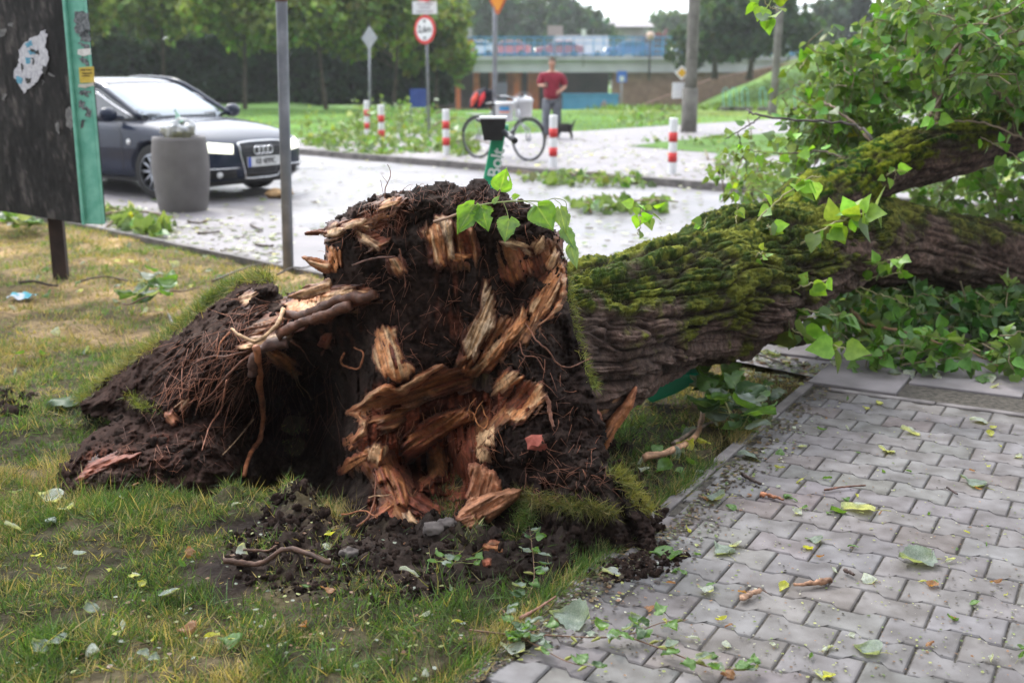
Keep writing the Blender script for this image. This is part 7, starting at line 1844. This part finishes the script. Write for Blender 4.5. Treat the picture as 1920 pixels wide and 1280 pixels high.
# ---------------------------------------------------------------- storm litter: leaves, twigs, bark, clods
def ground_z(x, y):
    a, b = lat(x, y)
    if x + y > S_NEAR - .02 and a < -.8: return .004
    if a > -.78: return .018
    return float(lawn_z(np.array([x]), np.array([y]))[0]) + .02
LCOL = {'grey': ((.20, .25, .215), 'leaf'), 'green': ((.10, .20, .05), 'leaf'), 'pale': ((.40, .44, .40), 'leaf'), 'yellow': ((.42, .44, .10), 'leaf'), 'brown': ((.30, .15, .07), 'leaf'), 'dark': ((.06, .115, .05), 'leaf')}
def leaf_variant(kind, seed, lance=False):
    ny_, nx_ = 13, 9; s = np.linspace(0, 1, ny_); q = np.linspace(-1, 1, nx_)
    hw_ = np.interp(s, [0, .05, .2, .4, .6, .8, .93, 1], [.05, .5, .95, .9, .65, .32, .12, 0]) * (.5 if not lance else .17)
    Q, S = np.meshgrid(q, s)
    X_ = Q * hw_[:, None] * (1 + .10 * np.sin(S * 38 + seed) * np.abs(Q) ** 4 - .5 * np.clip(fbm(np.stack([S * 4, Q * 2, 0 * S + seed], -1), 2, seed), 0, 1) * Q ** 2)
    Z_ = .16 * Q ** 2 * (1 if seed % 2 else -.3) + .10 * fbm(np.stack([S * 2.5, Q * 1.6, 0 * S + seed], -1), 2, seed) + (.18 if seed % 3 else -.1) * (S - .5) ** 2 * 2
    V = np.stack([X_, S - .5, Z_ - Z_.min() * .8], -1).reshape(-1, 3)
    c = np.array(LCOL[kind][0]); vein = np.abs(np.sin((S - np.abs(Q) * .4) * 6 * pi))
    vm = np.clip(np.clip(1 - vein * 4, 0, 1) * .4 + np.exp(-(Q / .12) ** 2) * .7, 0, 1)[..., None]
    C = (c * (1 - vm * .4) + (c * .6 + np.array([.3, .32, .2]) * .5) * vm * .4) * (1 + .2 * fbm(np.stack([S * 6, Q * 4, 0 * S + seed], -1), 2, seed)[..., None])
    V2, F2 = tube([(0, -.5, .03), (.03, -.75, .05), (0.02, -.95, .03)], [.012, .01, .012], 4, False)
    Vt = np.concatenate([V, V2]); Ct = np.concatenate([C.reshape(-1, 3), np.tile(np.array([[.35, .36, .15]]), (len(V2), 1))])
    Fg_ = grid_faces(ny_, nx_); return Vt, [Fg_, F2[0] + len(V)], np.clip(Ct, .01, .8)
LV = {}
def fallen_leaf(u, v, kind, size, label, group=None, rz=None, tilt=.25, lance=False, seed=None, world_pos=None, cat='leaf', name='fallen_leaf'):
    seed = seed if seed is not None else int(rng.integers(0, 4)); key = (kind, seed, lance)
    p = G(u, v) if world_pos is None else np.array(world_pos)
    z = ground_z(p[0], p[1])
    if key not in LV:
        V, F, C = leaf_variant(kind, seed, lance); o = build(name, V, F, MT['leaf'], None, C); LV[key] = o
    else:
        o = LV[key].copy(); COL.objects.link(o)
    o.location = (p[0], p[1], z); o.scale = (size,) * 3
    o.rotation_euler = (rng.normal() * tilt, rng.normal() * tilt, rz if rz is not None else rng.uniform(0, 6.28))
    for k in ('group',):
        if k in o.keys() and group is None: del o[k]
    return tag(o, label, cat, group)
# the ones large enough to point at
for u, v, kd, sz, lb, rz in [
    (1712, 1063, 'grey', .125, 'large ragged grey-green leaf lying flat on the pavers, lower right', 1.9), (1608, 965, 'pale', .115, 'large pale leaf on the pavers beside a curled green leaf', 1.2), (1566, 968, 'green', .07, 'small curled green leaf touching the large pale leaf on the pavers', 2.2),
    (1822, 914, 'grey', .10, 'broad grey-green leaf with a pale stalk near the right edge of the pavers', .8), (1705, 818, 'pale', .085, 'pale leaf in the middle of the upper pavers', 1.4), (1660, 853, 'pale', .07, 'pale leaf just below the middle of the upper pavers', 1.5), (1834, 797, 'pale', .075, 'pale leaf on the pavers right below the slabs', 1.3),
    (1404, 866, 'grey', .10, 'grey-green leaf lying across the edge of the pavers near the kerb strip', 1.6), (1352, 1040, 'grey', .085, 'grey-green curled leaf on the pavers right of the root plate', .4), (1378, 1033, 'pale', .05, 'small white pointed leaf next to the curled grey-green leaf', .2), (1340, 945, 'grey', .09, 'mottled leaf pile on the pavers next to the kerb strip', 1.0),
    (1526, 1022, 'grey', .06, 'torn pale green leaf on the pavers between the twig and the bark piece', 1.1), (1626, 1095, 'pale', .05, 'white folded leaf on the pavers', .2), (1626, 1232, 'grey', .08, 'greyish leaf at the bottom right of the pavers, pinkish at one end', .7), (1322, 1118, 'pale', .05, 'small pale leaf on the pavers above the bark pieces', 1),
    (1238, 1048, 'green', .085, 'folded green leaf lying where the root plate meets the pavers', 1.9), (1258, 1052, 'green', .07, 'second folded green leaf at the right foot of the root plate', .8), (1145, 1085, 'pale', .06, 'pale leaf on the pavers just below the root plate', 1.4),
    (1070, 1172, 'grey', .115, 'broad dark grey-green leaf at the lower left corner of the pavers', 1.3), (960, 1232, 'pale', .07, 'pale green notched leaf at the bottom edge where grass meets pavers', 1.2),
    (93, 938, 'pale', .095, 'large pale leaf on the grass at the left below the lifted turf', 1.2), (127, 970, 'pale', .06, 'smaller pale leaf below the large pale leaf on the left grass', 1.5), (25, 1009, 'pale', .06, 'narrow white leaf at the left edge of the grass', 1.7), (28, 925, 'grey', .05, 'grey leaf fragment at the left edge of the grass', .5),
    (147, 1048, 'grey', .05, 'grey-green leaf on the grass left of centre', .9), (316, 1125, 'grey', .07, 'grey-green leaf on the front grass with a brown leaf near it', .7), (168, 1155, 'grey', .05, 'dull grey leaf in the front grass', .7), (352, 1187, 'brown', .06, 'orange brown leaf curled in the front grass', 1.5), (432, 1222, 'green', .07, 'green leaf lying flat in the bottom centre grass', 1.3), (75, 1235, 'grey', .06, 'grey leaf near the bottom left corner', .9), (110, 1232, 'grey', .06, 'second grey leaf near the bottom left corner, a little to the right', 1.9),
    (120, 775, 'dark', .15, 'large dark green leaf leaning in the crack left of the root plate', 1.6), (768, 1087, 'pale', .07, 'slender pale leaf on the soil in front of the hollow', 1.55), (612, 1052, 'pale', .06, 'pale leaf on the small grass tuft in front of the roots', 2.2), (620, 1045, 'yellow', .04, 'yellow-green leaf scrap in front of the roots', .3),
    (44, 567, 'pale', .0001, None, 0)]:
    if lb: fallen_leaf(u, v, kd, sz, lb, rz=rz, lance=(lb.startswith('slender') or lb.startswith('narrow')))
pp = thing('torn_paper', G(44, 567) + np.array([0, 0, .03]), 'crumpled pale blue and white paper on the grass at the left', 'paper')
xs_p = np.linspace(-.09, .09, 12); ys_p = np.linspace(-.06, .06, 8); Xp, Yp = np.meshgrid(xs_p, ys_p, indexing='ij'); Zp = .02 + .02 * fbm(np.stack([Xp * 20, Yp * 20, 0 * Xp], -1), 2, 4)
Cp2 = np.where((fbm(np.stack([Xp * 14, Yp * 14, 0 * Xp + 3], -1), 2, 9) > .1)[..., None], np.array([.12, .42, .5]), np.array([.6, .62, .66]))
build('sheet', np.stack([Xp, Yp, Zp], -1).reshape(-1, 3), grid_faces(12, 8), mat('paper', (.9, .9, .9), (1, 1, 1), 9, .7, attr=True), pp, Cp2.reshape(-1, 3))
def scatter_px(n, poly):
    pl = np.array(poly, float); lo, hi = pl.min(0), pl.max(0); out = []
    while len(out) < n:
        u, v = rng.uniform(lo[0], hi[0]), rng.uniform(lo[1], hi[1])
        if inpoly(u, v, poly): out.append((u, v))
    return out
PAVE = [(1290, 960), (1540, 740), (1920, 800), (1920, 1280), (1120, 1280), (1180, 1100)]
def scraps(n, poly, kinds, sz, where, group, lance=.5, tilt=.25):
    pl = np.array(poly, float); lo, hi = pl.min(0), pl.max(0); got = {}
    CN = {'green': 'green', 'yellow': 'yellow-green', 'pale': 'whitish', 'brown': 'brown', 'grey': 'grey-green', 'dark': 'dark green'}
    for (u, v) in scatter_px(n, poly):
        k = str(rng.choice(kinds)); s_ = rng.uniform(*sz); ln = rng.random() < lance
        fx = (u - lo[0]) / (hi[0] - lo[0]); fy = (v - lo[1]) / (hi[1] - lo[1])
        zone = ('far', 'middle', 'near')[min(2, int(fy * 3))] + ' ' + ('left', 'centre', 'right')[min(2, int(fx * 3))]
        o = fallen_leaf(u, v, k, s_, 'x', group, lance=ln, tilt=tilt); got.setdefault((CN[k], 'narrow' if ln else 'broad', zone), []).append((u, o))
    for (c, sh, zone), L in got.items():
        L.sort(key=lambda t: t[0]); num = ['leftmost', 'second from the left', 'third from the left', 'fourth from the left', 'fifth from the left', 'sixth from the left', 'seventh from the left', 'eighth from the left', 'ninth from the left', 'tenth from the left', 'eleventh from the left', 'twelfth from the left', 'thirteenth from the left', 'rightmost']
        for i, (_, o) in enumerate(L):
            o['label'] = f'{sh} {c} leaf scrap {where}, {zone}' + ('' if len(L) == 1 else ', ' + num[min(i, 13)])
scraps(85, PAVE, ['green', 'green', 'yellow', 'yellow', 'pale', 'brown'], (.018, .042), 'on the pavers', 'small leaf scraps on the pavers', .6)
scraps(30, [(1400, 660), (1560, 700), (1920, 740), (1920, 690), (1560, 640)], ['green', 'grey', 'pale'], (.05, .08), 'on the slabs', 'leaves on the slabs', 0)
scraps(34, [(0, 900), (430, 920), (560, 1100), (900, 1100), (880, 1280), (0, 1250)], ['green', 'grey', 'pale', 'brown', 'yellow'], (.022, .045), 'in the front grass', 'small leaf scraps in the front grass', .5, .5)
scraps(36, [(0, 430), (130, 430), (520, 510), (380, 540), (300, 600), (120, 720), (0, 740)], ['pale', 'grey', 'green', 'pale'], (.04, .085), 'on the left lawn', 'leaves on the lawn at the left', 0, .5)
scraps(30, [(1160, 900), (1300, 770), (1420, 720), (1500, 700), (1480, 760), (1380, 850), (1280, 920)], ['grey', 'green', 'pale', 'yellow'], (.04, .08), 'on the grass strip', 'leaves on the grass strip', 0, .4)
# broken sprigs on the ground, each a stem with its leaves
def sprig(name, pts, label, leaves, ls=(.03, .05), base=(.09, .19, .06), r=.003, z=.02, col=(.14, .08, .05), lr=.03, catkins=0, side=False, cat='twig', lift=0):
    b = G(*pts[0]); t = thing(name, (b[0], b[1], 0), label, cat)
    w = []
    for i, (u, v) in enumerate(smoothline([(a, b_, 0) for a, b_ in pts], 20)[:, :2]):
        f = i / 19; zz = z + lift * sin(f * pi); p = G(u, v, zz); g0 = ground_z(p[0], p[1]); w.append([p[0], p[1], g0 + zz])
    w = np.array(w); w[:, 2] = np.convolve(np.pad(w[:, 2], 2, 'edge'), np.ones(5) / 5, 'valid')
    V, F = tube(w, np.linspace(r, r * .4, 20), 6, True, .3, 3); build('stem', V, F, MT['twig'], t, np.array(col) * (1 + .3 * fbm(V * 60, 2, 1)[:, None]), world=True)
    if leaves:
        tt = rng.uniform(.1, 1, leaves); pp_ = np.stack([np.interp(tt, np.linspace(0, 1, 20), w[:, i]) for i in range(3)], -1)
        a = rng.uniform(0, 2 * pi, leaves); out = np.stack([np.cos(a), np.sin(a), rng.uniform(-.05, .45, leaves)], -1)
        for k in range(leaves):
            V, F, C = leaf_variant(rng.choice(['green', 'grey', 'green', 'dark']), int(rng.integers(0, 9)))
            s_ = rng.uniform(*ls); R = frames(out[k:k + 1], np.array([[rng.normal() * .35, rng.normal() * .35, 1]]))[0]
            build('leaf', (V + np.array([0, .9, 0])) * s_ @ R.T + pp_[k] + np.array([0, 0, .004]), F, MT['leaf'], t, C, world=True)
    for k in range(catkins):
        tt = rng.uniform(.1, 1); p = np.array([np.interp(tt, np.linspace(0, 1, 20), w[:, i]) for i in range(3)]); a = rng.uniform(0, 2 * pi); d = np.array([cos(a), sin(a), .1])
        V, F = tube(smoothline([p, p + d * .015, p + d * .035 + np.array([0, 0, -.004])], 7), [.001, .003, .0042, .0044, .004, .003, .001], 7, noise=.3); build('catkin', V, F, MT['wood'], t, np.tile(np.array([[.20, .22, .05]]), (len(V), 1)), world=True)
    return t
sprig('birch_twig', [(975, 1170), (1010, 1150), (1042, 1128)], 'short brown broken twig on the grass edge near the paver corner', 0, r=.0055, col=(.2, .1, .07))
sprig('birch_twig', [(880, 1192), (1000, 1200), (1120, 1206), (1180, 1200), (1240, 1178), (1290, 1172)], 'long thin birch twig with green leaves and catkins across the bottom of the pavers', 18, ls=(.03, .05), catkins=8, r=.0026)
sprig('birch_twig', [(980, 1125), (1000, 1085), (1000, 1050), (992, 1020)], 'upright birch sprig with small green leaves in front of the root plate', 16, ls=(.028, .045), lift=.04, catkins=2, r=.0022)
sprig('birch_twig', [(930, 1185), (985, 1210), (1060, 1250), (1110, 1262)], 'birch twig with leaves and catkins at the bottom edge, left of the paver corner', 15, ls=(.03, .048), catkins=6, r=.0024)
sprig('birch_twig', [(1180, 1205), (1260, 1235), (1330, 1262), (1420, 1268)], 'birch twig with leaves and catkins near the bottom centre of the pavers', 13, ls=(.03, .048), catkins=9, r=.0024)
sprig('birch_twig', [(940, 1130), (965, 1160), (985, 1195)], 'leafy birch sprig lying on the grass beside the short brown twig', 13, ls=(.03, .045), r=.0022)
sprig('ash_twig', [(808, 1078), (850, 1070), (893, 1058)], 'small compound leaf with paired leaflets on the soil in front of the hollow', 9, ls=(.03, .04), r=.0016, col=(.3, .34, .12), z=.03)
sprig('leafy_branch', [(1395, 805), (1372, 770), (1350, 735), (1335, 708)], 'bushy olive green broken branch standing on the grass strip under the trunk', 34, ls=(.09, .15), base=(.1, .17, .05), r=.006, lift=.12, col=(.3, .28, .12))
sprig('leafy_branch', [(1372, 800), (1400, 790), (1420, 760), (1440, 740)], 'yellowish leafy sprig in front of the olive branch on the grass strip', 22, ls=(.05, .08), r=.004, lift=.06, col=(.35, .36, .12))
sprig('leafy_branch', [(230, 575), (262, 560), (300, 545), (304, 515)], 'green leafy branch lying on the lawn behind the lifted turf', 20, ls=(.10, .15), r=.006, lift=.12)
for k, (pts, lb, n_) in enumerate([([(0, 425), (40, 405), (80, 398)], 'leafy branch under the poster board', 26), ([(-30, 410), (20, 420), (60, 428)], 'leafy branch at the left edge below the poster board', 26)]): sprig('leafy_branch', pts, lb, n_, ls=(.12, .18), r=.008, lift=.12)
def stick(pts, r0, r1, label, col, zoff=.012, name='broken_stick', rough=.4, cat='stick'):
    b = G(*pts[0]); w = []
    for u, v in smoothline([(a, b_, 0) for a, b_ in pts], 22)[:, :2]:
        p = G(u, v); w.append([p[0], p[1], ground_z(p[0], p[1]) + zoff])
    w = np.array(w); w[:, 2] = np.convolve(np.pad(w[:, 2], 3, 'edge'), np.ones(7) / 7, 'valid')
    V, F = tube(w, np.linspace(r0, r1, 22), 9, True, rough, int(pts[0][0])); k = fbm(V * 50, 3, 3)[:, None]
    o = build(name, V, F, MT['wood'], None, np.clip(np.array(col) * (1 + .6 * k), .01, .8)); return tag(o, label, cat)
stick([(1206, 880), (1250, 872), (1290, 845), (1312, 810), (1318, 770)], .014, .010, 'curved pale brown broken branch on the grass strip between trunk and kerb', (.40, .24, .15))
stick([(1262, 842), (1300, 818), (1345, 790)], .008, .006, 'thin grey branch crossing behind the curved brown one', (.28, .22, .18))
stick([(420, 1082), (480, 1076), (540, 1074), (620, 1090)], .009, .007, 'long dark brown root lying on the bare soil in front', (.09, .05, .035))
stick([(458, 1062), (490, 1058), (522, 1056)], .004, .004, 'short thin root just above the long dark brown root', (.16, .09, .06))
stick([(1545, 930), (1580, 924), (1622, 921)], .004, .003, 'thin brown twig on the pavers', (.14, .07, .05), .006)
stick([(1392, 902), (1408, 912), (1426, 920)], .008, .006, 'short dark rotten stick on the pavers near the kerb strip', (.05, .035, .03), .01)
stick([(1425, 938), (1446, 942), (1468, 950)], .009, .004, 'reddish brown bark crumb on the pavers', (.30, .13, .07), .008, 'bark_piece', .9, 'bark')
stick([(1488, 1112), (1520, 1110), (1556, 1104)], .005, .011, 'long brown pointed bark piece on the pavers', (.32, .18, .11), .01, 'bark_piece', .5, 'bark')
stick([(1388, 1140), (1405, 1130), (1424, 1122)], .009, .007, 'short brown bark piece on the pavers, left of the long one', (.30, .19, .13), .01, 'bark_piece', .6, 'bark')
stick([(1582, 1082), (1590, 1086), (1600, 1092)], .006, .005, 'tiny dark bark bit on the pavers below the torn leaf', (.08, .05, .04), .008, 'bark_piece', .6, 'bark')
stick([(1422, 1115), (1446, 1130)], .003, .001, 'sliver of dark wood beside the short bark piece', (.08, .05, .04), .006, 'bark_piece', .3, 'bark')
stick([(1775, 925), (1794, 938)], .004, .003, 'small dark twig end near the broad grey-green leaf', (.05, .03, .03), .006)
stick([(38, 546), (70, 543), (110, 541)], .010, .007, 'dark stick on the lawn at the foot of the board post', (.07, .055, .05)); stick([(150, 537), (200, 530), (262, 534)], .007, .005, 'thin stick on the lawn right of the board post', (.10, .07, .055))
stick([(398, 533), (450, 512), (480, 498), (528, 494)], .009, .005, 'long thin stick on the lawn beside the metal pole', (.12, .095, .08)); stick([(520, 532), (560, 518), (600, 501)], .007, .005, 'dark stick leaning on the lawn left of the root plate', (.06, .05, .045), .05)
stick([(300, 557), (345, 550), (378, 540)], .006, .004, 'faint brown stick in the grass behind the lifted turf', (.16, .11, .08)); stick([(316, 594), (322, 606), (327, 614)], .008, .006, 'short grey stick in the grass left of the lifted turf', (.18, .17, .16))
stick([(1378, 668), (1420, 676), (1470, 694)], .006, .004, 'dark twig on the rubble by the corner of the slabs', (.07, .05, .045), .03)
for u0, v0, u1, v1, lb in [(370, 440, 412, 437, 'stick on the footway between bin and pole, upper one'), (480, 462, 514, 464, 'short stick on the footway just left of the metal pole'), (470, 424, 492, 434, 'crooked twig on the footway behind the metal pole'), (352, 418, 388, 420, 'small dark twigs on the footway below the litter bin')]:
    stick([(u0, v0), ((u0 + u1) / 2, (v0 + v1) / 2 + 1), (u1, v1)], .012, .008, lb, (.10, .08, .07), .012)
# chunks of red-brown wood in front of the hollow
ch = thing('wood_chunk', P(920, 960, 3.52) * np.array([1, 1, 0]), 'big orange brown broken wood chunk at the foot of the hollow', 'wood')
patch('slab', [(880, 872), (893, 869), (912, 878), (930, 888), (938, 914), (930, 940), (905, 950), (886, 940), (876, 930), (884, 905)], 105, .05, CHNK * 1.1, CHNK * .7, ch, bl(3.60), rough=4, ridge=.012)
patch('slab', [(857, 972), (868, 955), (886, 934), (905, 932), (920, 925), (950, 920), (974, 919), (972, 932), (946, 953), (917, 978), (905, 968), (892, 988), (882, 992), (862, 980)], -28, .07, CHNK * 1.25, CHNK * .8, ch, bl(3.55), rough=3, ridge=.012, edge=CHNK * .5)
patch('slab', [(857, 972), (892, 962), (896, 985), (884, 996), (864, 986)], -20, .07, CHNK * .9, CHNK * .6, ch, bl(3.52), rough=2)
c2 = thing('wood_chunk', G(930, 1032), 'small orange brown wood chunk lying on the grass in front of the root plate', 'wood')
patch('slab', [(908, 1024), (930, 1020), (955, 1026), (950, 1040), (925, 1043), (910, 1036)], 5, .03, CHNK * 1.2, ORNG * .8, c2, bl(3.36), rough=3); patch('slab', [(908, 1018), (922, 1014), (938, 1017), (930, 1026), (912, 1028)], 0, .03, ORNG * 1.3, CHNK, c2, bl(3.38), rough=2)
c3 = thing('wood_chunk', G(912, 1062), 'reddish wood flake on the grass below the small orange chunk', 'wood'); patch('slab', [(905, 1052), (920, 1048), (922, 1060), (908, 1066)], 80, .02, REDW * 1.2, CHNK * .7, c3, bl(3.26), rough=2)
bk2 = thing('brick_fragment', P(1008, 825, 3.58), 'red brick fragment stuck in the soil right of the hollow', 'brick'); V, F = lumpy(2, 55); o = build('brick', V * np.array([.035, .03, .034]) + np.array([0, -.03, 0]), [F], mat('brick_red', (.22, .05, .035), (.34, .10, .07), 30, .9, .003, 90), bk2, smooth=False)
tr_ = thing('torn_root_end', P(610, 985, 3.7), 'pale frayed root end in front of the dark hollow', 'root')
patch('frayed_fibre', [(596, 985), (604, 960), (612, 950), (622, 958), (618, 980), (630, 992), (615, 998)], 80, .03, PALE * 1.15, np.array([.6, .55, .5]), tr_, bl(3.72), rough=5); patch('frayed_fibre', [(628, 985), (645, 972), (658, 968), (668, 985), (664, 1000), (640, 998)], 30, .03, PALE, np.array([.55, .45, .35]), tr_, bl(3.70), rough=3)
for u, v, r_, lb in [(812, 1034, .026, 'larger grey stone in the loose soil below the hollow'), (838, 1022, .026, 'pale rounded stone beside the larger grey stone'), (655, 1060, .02, 'small grey stone at the left end of the loose soil')]:
    q = G(u, v); V, F = lumpy(3, int(u)); o = build('stone', V * r_, [F], mat('stone', (.07, .058, .054), (.13, .11, .1), 20, .8, .002, 90)); o.location = (q[0], q[1], ground_z(q[0], q[1]) + r_ * .1); tag(o, lb, 'stone')
# loose soil, crumbs and tiny scraps nobody could count
ls2 = M(); clods(ls2, 1500, [(420, 1010), (560, 960), (900, 985), (1180, 1060), (1150, 1090), (900, 1090), (720, 1150), (560, 1120), (430, 1085)], .003, .015, surf=False, zoff=.2)
clods(ls2, 260, [(1150, 1060), (1240, 1030), (1290, 1050), (1240, 1090), (1130, 1100)], .003, .016, surf=False, zoff=.2); clods(ls2, 160, [(480, 900), (570, 880), (620, 1000), (500, 1030)], .004, .022, surf=False, zoff=.1)
clods(ls2, 60, [(0, 735), (70, 745), (60, 790), (0, 790)], .01, .04, surf=False, zoff=.0); clods(ls2, 200, [(1120, 830), (1180, 850), (1260, 1000), (1200, 1040)], .004, .03, surf=False, zoff=.2)
tag(ls2.build('loose_soil', MT['soil'], world=False, col=True), kind='stuff')
def flakes(n, poly, smin, smax, cols, m=None):
    pts = np.array(scatter_px(n, poly)); W3 = G(pts[:, 0], pts[:, 1]); a, b_ = lat(W3[:, 0], W3[:, 1])
    far = (W3[:, 0] + W3[:, 1]) > S_NEAR
    z = np.where(a > -.78, .015, lawn_z(W3[:, 0], W3[:, 1]) + .012); z = np.where(far & (a < -.78), .004, z); z = np.where(W3[:, 0] + W3[:, 1] > S_KERB, .06, z); W3[:, 2] = z + .002
    ci = rng.integers(0, len(cols), n); c = np.array(cols)[ci] * rng.uniform(.6, 1.3, (n, 1)); q = np.array([(-.3, -.5, 0), (.3, -.4, .06), (.35, .3, 0), (0, .6, .08), (-.35, .25, .03)])
    up_ = randunit(n) * .35 + np.array([0, 0, 1]); a = rng.uniform(0, 2 * pi, n)
    return inst(q, [np.array([(0, 1, 2)]), np.array([(0, 2, 3, 4)])], W3, frames(np.stack([np.cos(a), np.sin(a), 0 * a], -1), up_), rng.uniform(smin, smax, n), c)
fl = M(); CC = [(.14, .2, .06), (.35, .38, .12), (.45, .45, .4), (.22, .12, .07), (.06, .04, .03), (.2, .24, .2)]
fl.add(*flakes(1700, PAVE, .002, .010, [(.12, .17, .05), (.3, .33, .12), (.3, .3, .26), (.2, .11, .06), (.05, .04, .03), (.05, .04, .03)])); fl.add(*flakes(900, [(1190, 1040), (1290, 960), (1540, 740), (1580, 760), (1300, 1060), (1120, 1200), (900, 1280), (860, 1270), (1060, 1110)], .003, .016, CC + [(.05, .035, .03)] * 4))
fl.add(*flakes(500, [(1380, 650), (1560, 690), (1500, 730), (1400, 720)], .01, .04, CC)); fl.add(*flakes(500, [(0, 430), (520, 510), (560, 900), (0, 1280), (860, 1280), (900, 1090)], .004, .016, [(.3, .33, .14), (.22, .12, .07), (.2, .24, .2)]))
fl.add(*flakes(1500, [(1250, 990), (1540, 715), (1560, 735), (1290, 1000), (1090, 1150), (900, 1290), (850, 1290), (1060, 1100)], .004, .02, [(.05, .035, .025), (.08, .06, .04), (.12, .13, .06), (.2, .14, .08)]))
tag(fl.build('leaf_crumbs', MT['leaf'], col=True, smooth=False), kind='stuff')
# litter on the road and footways, and the heaps of broken branches by the bollards
def heap(n, poly, zr, label, name='branch_heap', base=(.12, .22, .05), ls=(.08, .15)):
    pl = np.array(poly, float); c = G(*pl.mean(0)); t = thing(name, (c[0], c[1], 0), label, 'branches')
    pts = np.array(scatter_px(n, poly)); W3 = G(pts[:, 0], pts[:, 1]); hm_ = np.clip(fbm(W3 * 1.1, 2, 5) + .35, .04, 1); W3[:, 2] = rng.uniform(0, 1, n) ** 1.3 * zr * hm_ + .03
    V, F, C = inst(LEAF[0], LEAF[1], W3, frames(randunit(n), randunit(n) + np.array([0, 0, .8])), rng.uniform(*ls, n), leafcol(n, base, .3, .04)); k = rng.random(n) < .12; C = np.array(C); kk = np.repeat(k, len(LEAF[0])); C[kk] = C[kk] * .3 + np.array([.35, .38, .35])
    tag(build('leaves', V, F, MT['leaf2'], t, C, world=True), kind='stuff')
    m = M()
    for k in range(max(4, n // 160)):
        i = rng.integers(0, n); a = rng.uniform(0, 2 * pi); p = W3[i]; d = np.array([cos(a), sin(a), .12]); m.tube(smoothline([p - d * .4, p + np.array([0, 0, .06]), p + d * .4], 8), np.linspace(.018, .006, 8), 5, (.2, .15, .09))
    tag(m.build('broken_branches', MT['twig'], t, world=True, col=True), kind='stuff'); return t
heap(2100, [(560, 272), (640, 245), (690, 215), (760, 212), (850, 250), (860, 290), (760, 292), (700, 300), (600, 290)], .75, 'heap of broken leafy branches around the left bollards')
heap(380, [(840, 240), (890, 262), (900, 290), (860, 300), (830, 290)], .2, 'leafy branches between the left bollards and the bicycle')
heap(260, [(1190, 268), (1300, 262), (1480, 260), (1490, 285), (1330, 285)], .12, 'low scatter of leaves on the grass verge by the thick post')
heap(130, [(1060, 384), (1180, 380), (1260, 380), (1240, 400), (1100, 400)], .05, 'leafy twigs on the road behind the trunk')
heap(240, [(1170, 200), (1270, 205), (1260, 240), (1150, 240)], .25, 'leafy branches on the lawn right of the man')
heap(140, [(960, 325), (1200, 338), (1220, 352), (1000, 345)], .05, 'line of leaves along the far kerb')
heap(160, [(190, 400), (250, 400), (330, 425), (300, 450), (210, 430)], .1, 'leafy scraps on the footway below the mint green board side')
heap(500, [(1320, 300), (1500, 320), (1620, 400), (1500, 420), (1380, 360)], .35, 'leafy twigs on the road under the crown'); heap(700, [(1500, 250), (1920, 240), (1920, 400), (1560, 400)], .6, 'leaves and twigs on the far footway behind the crown')
fl = M(); fl.add(*flakes(900, [(190, 375), (560, 440), (1100, 520), (1480, 400), (1480, 370), (700, 300), (560, 270)], .02, .09, [(.3, .35, .2), (.5, .52, .45), (.14, .2, .08), (.1, .08, .06)]))
fl.add(*flakes(900, [(640, 292), (1100, 252), (1520, 228), (1520, 245), (1180, 272), (1480, 292), (1480, 370), (1060, 330)], .03, .10, [(.3, .35, .2), (.6, .62, .58), (.14, .2, .08), (.12, .1, .07)])); fl.add(*flakes(500, [(130, 415), (520, 495), (560, 440), (190, 375)], .02, .07, [(.3, .35, .2), (.6, .62, .58), (.14, .2, .08), (.1, .08, .06)]))
tag(fl.build('street_litter', MT['leaf'], col=True, smooth=False), kind='stuff')
# longer tufts on the far lawns
n = 16000; x = rng.uniform(-16, 22, n); y = 19 + 28 * rng.random(n) ** 1.4; u, v = proj(np.stack([x, y, 0 * x - .05], -1)); upb = np.interp(u, [180, 560, 880, 1100, 1230, 1520, 1920], [262, 262, 256, 247, 238, 222, 212])
k = (v < upb) & (u > -30) & (u < 1960) & ((x + y) > S_KERB + .3); p = np.stack([x, y, far_z(x, y) - .01], -1)[k]; n = len(p)
V, F, C = blades(p, rng.uniform(.06, .16, n), rng.uniform(.015, .04, n), np.clip(np.array([.16, .26, .055]) * (1 + .3 * rng.normal(size=(n, 1))) + np.clip(fbm(p * np.array([.5, .3, 1]), 2, 3), 0, 1)[:, None] * np.array([.14, .06, .02]), .01, .7), .8)
nb = 9000; xb = rng.uniform(4, 32, nb); yb = rng.uniform(48, 92, nb); pb = np.stack([xb, yb, far_z(xb, yb) - .02], -1)
V3, F3_, C3 = blades(pb, rng.uniform(.15, .4, nb), rng.uniform(.06, .16, nb), np.clip(np.array([.11, .19, .045]) * (1 + .4 * rng.normal(size=(nb, 1))), .01, .6), .8)
F = [np.concatenate([F[0], F3_[0] + len(V)]), np.concatenate([F[1], F3_[1] + len(V)])]; V = np.concatenate([V, V3]); C = np.concatenate([C, C3])
tag(build('lawn_tufts', V, F, MT['grass'], None, C, smooth=False), kind='stuff')
# haze: thin pale air over the whole place
hz_m = bpy.data.materials.new('haze'); hz_m.use_nodes = True; N = hz_m.node_tree.nodes; N.remove(N['Principled BSDF'])
pv = N.new('ShaderNodeVolumePrincipled'); pv.inputs['Color'].default_value = (.93, .96, 1, 1); pv.inputs['Density'].default_value = .0005; pv.inputs['Anisotropy'].default_value = .3
hz_m.node_tree.links.new(pv.outputs[0], N['Material Output'].inputs['Volume'])
m = M(); m.box((50, 560, 34), (1400, 1900, 80)); hzo = m.build('haze', hz_m, smooth=False); tag(hzo, kind='stuff')
scene.cycles.volume_bounces = 1; scene.cycles.volume_step_rate = 10
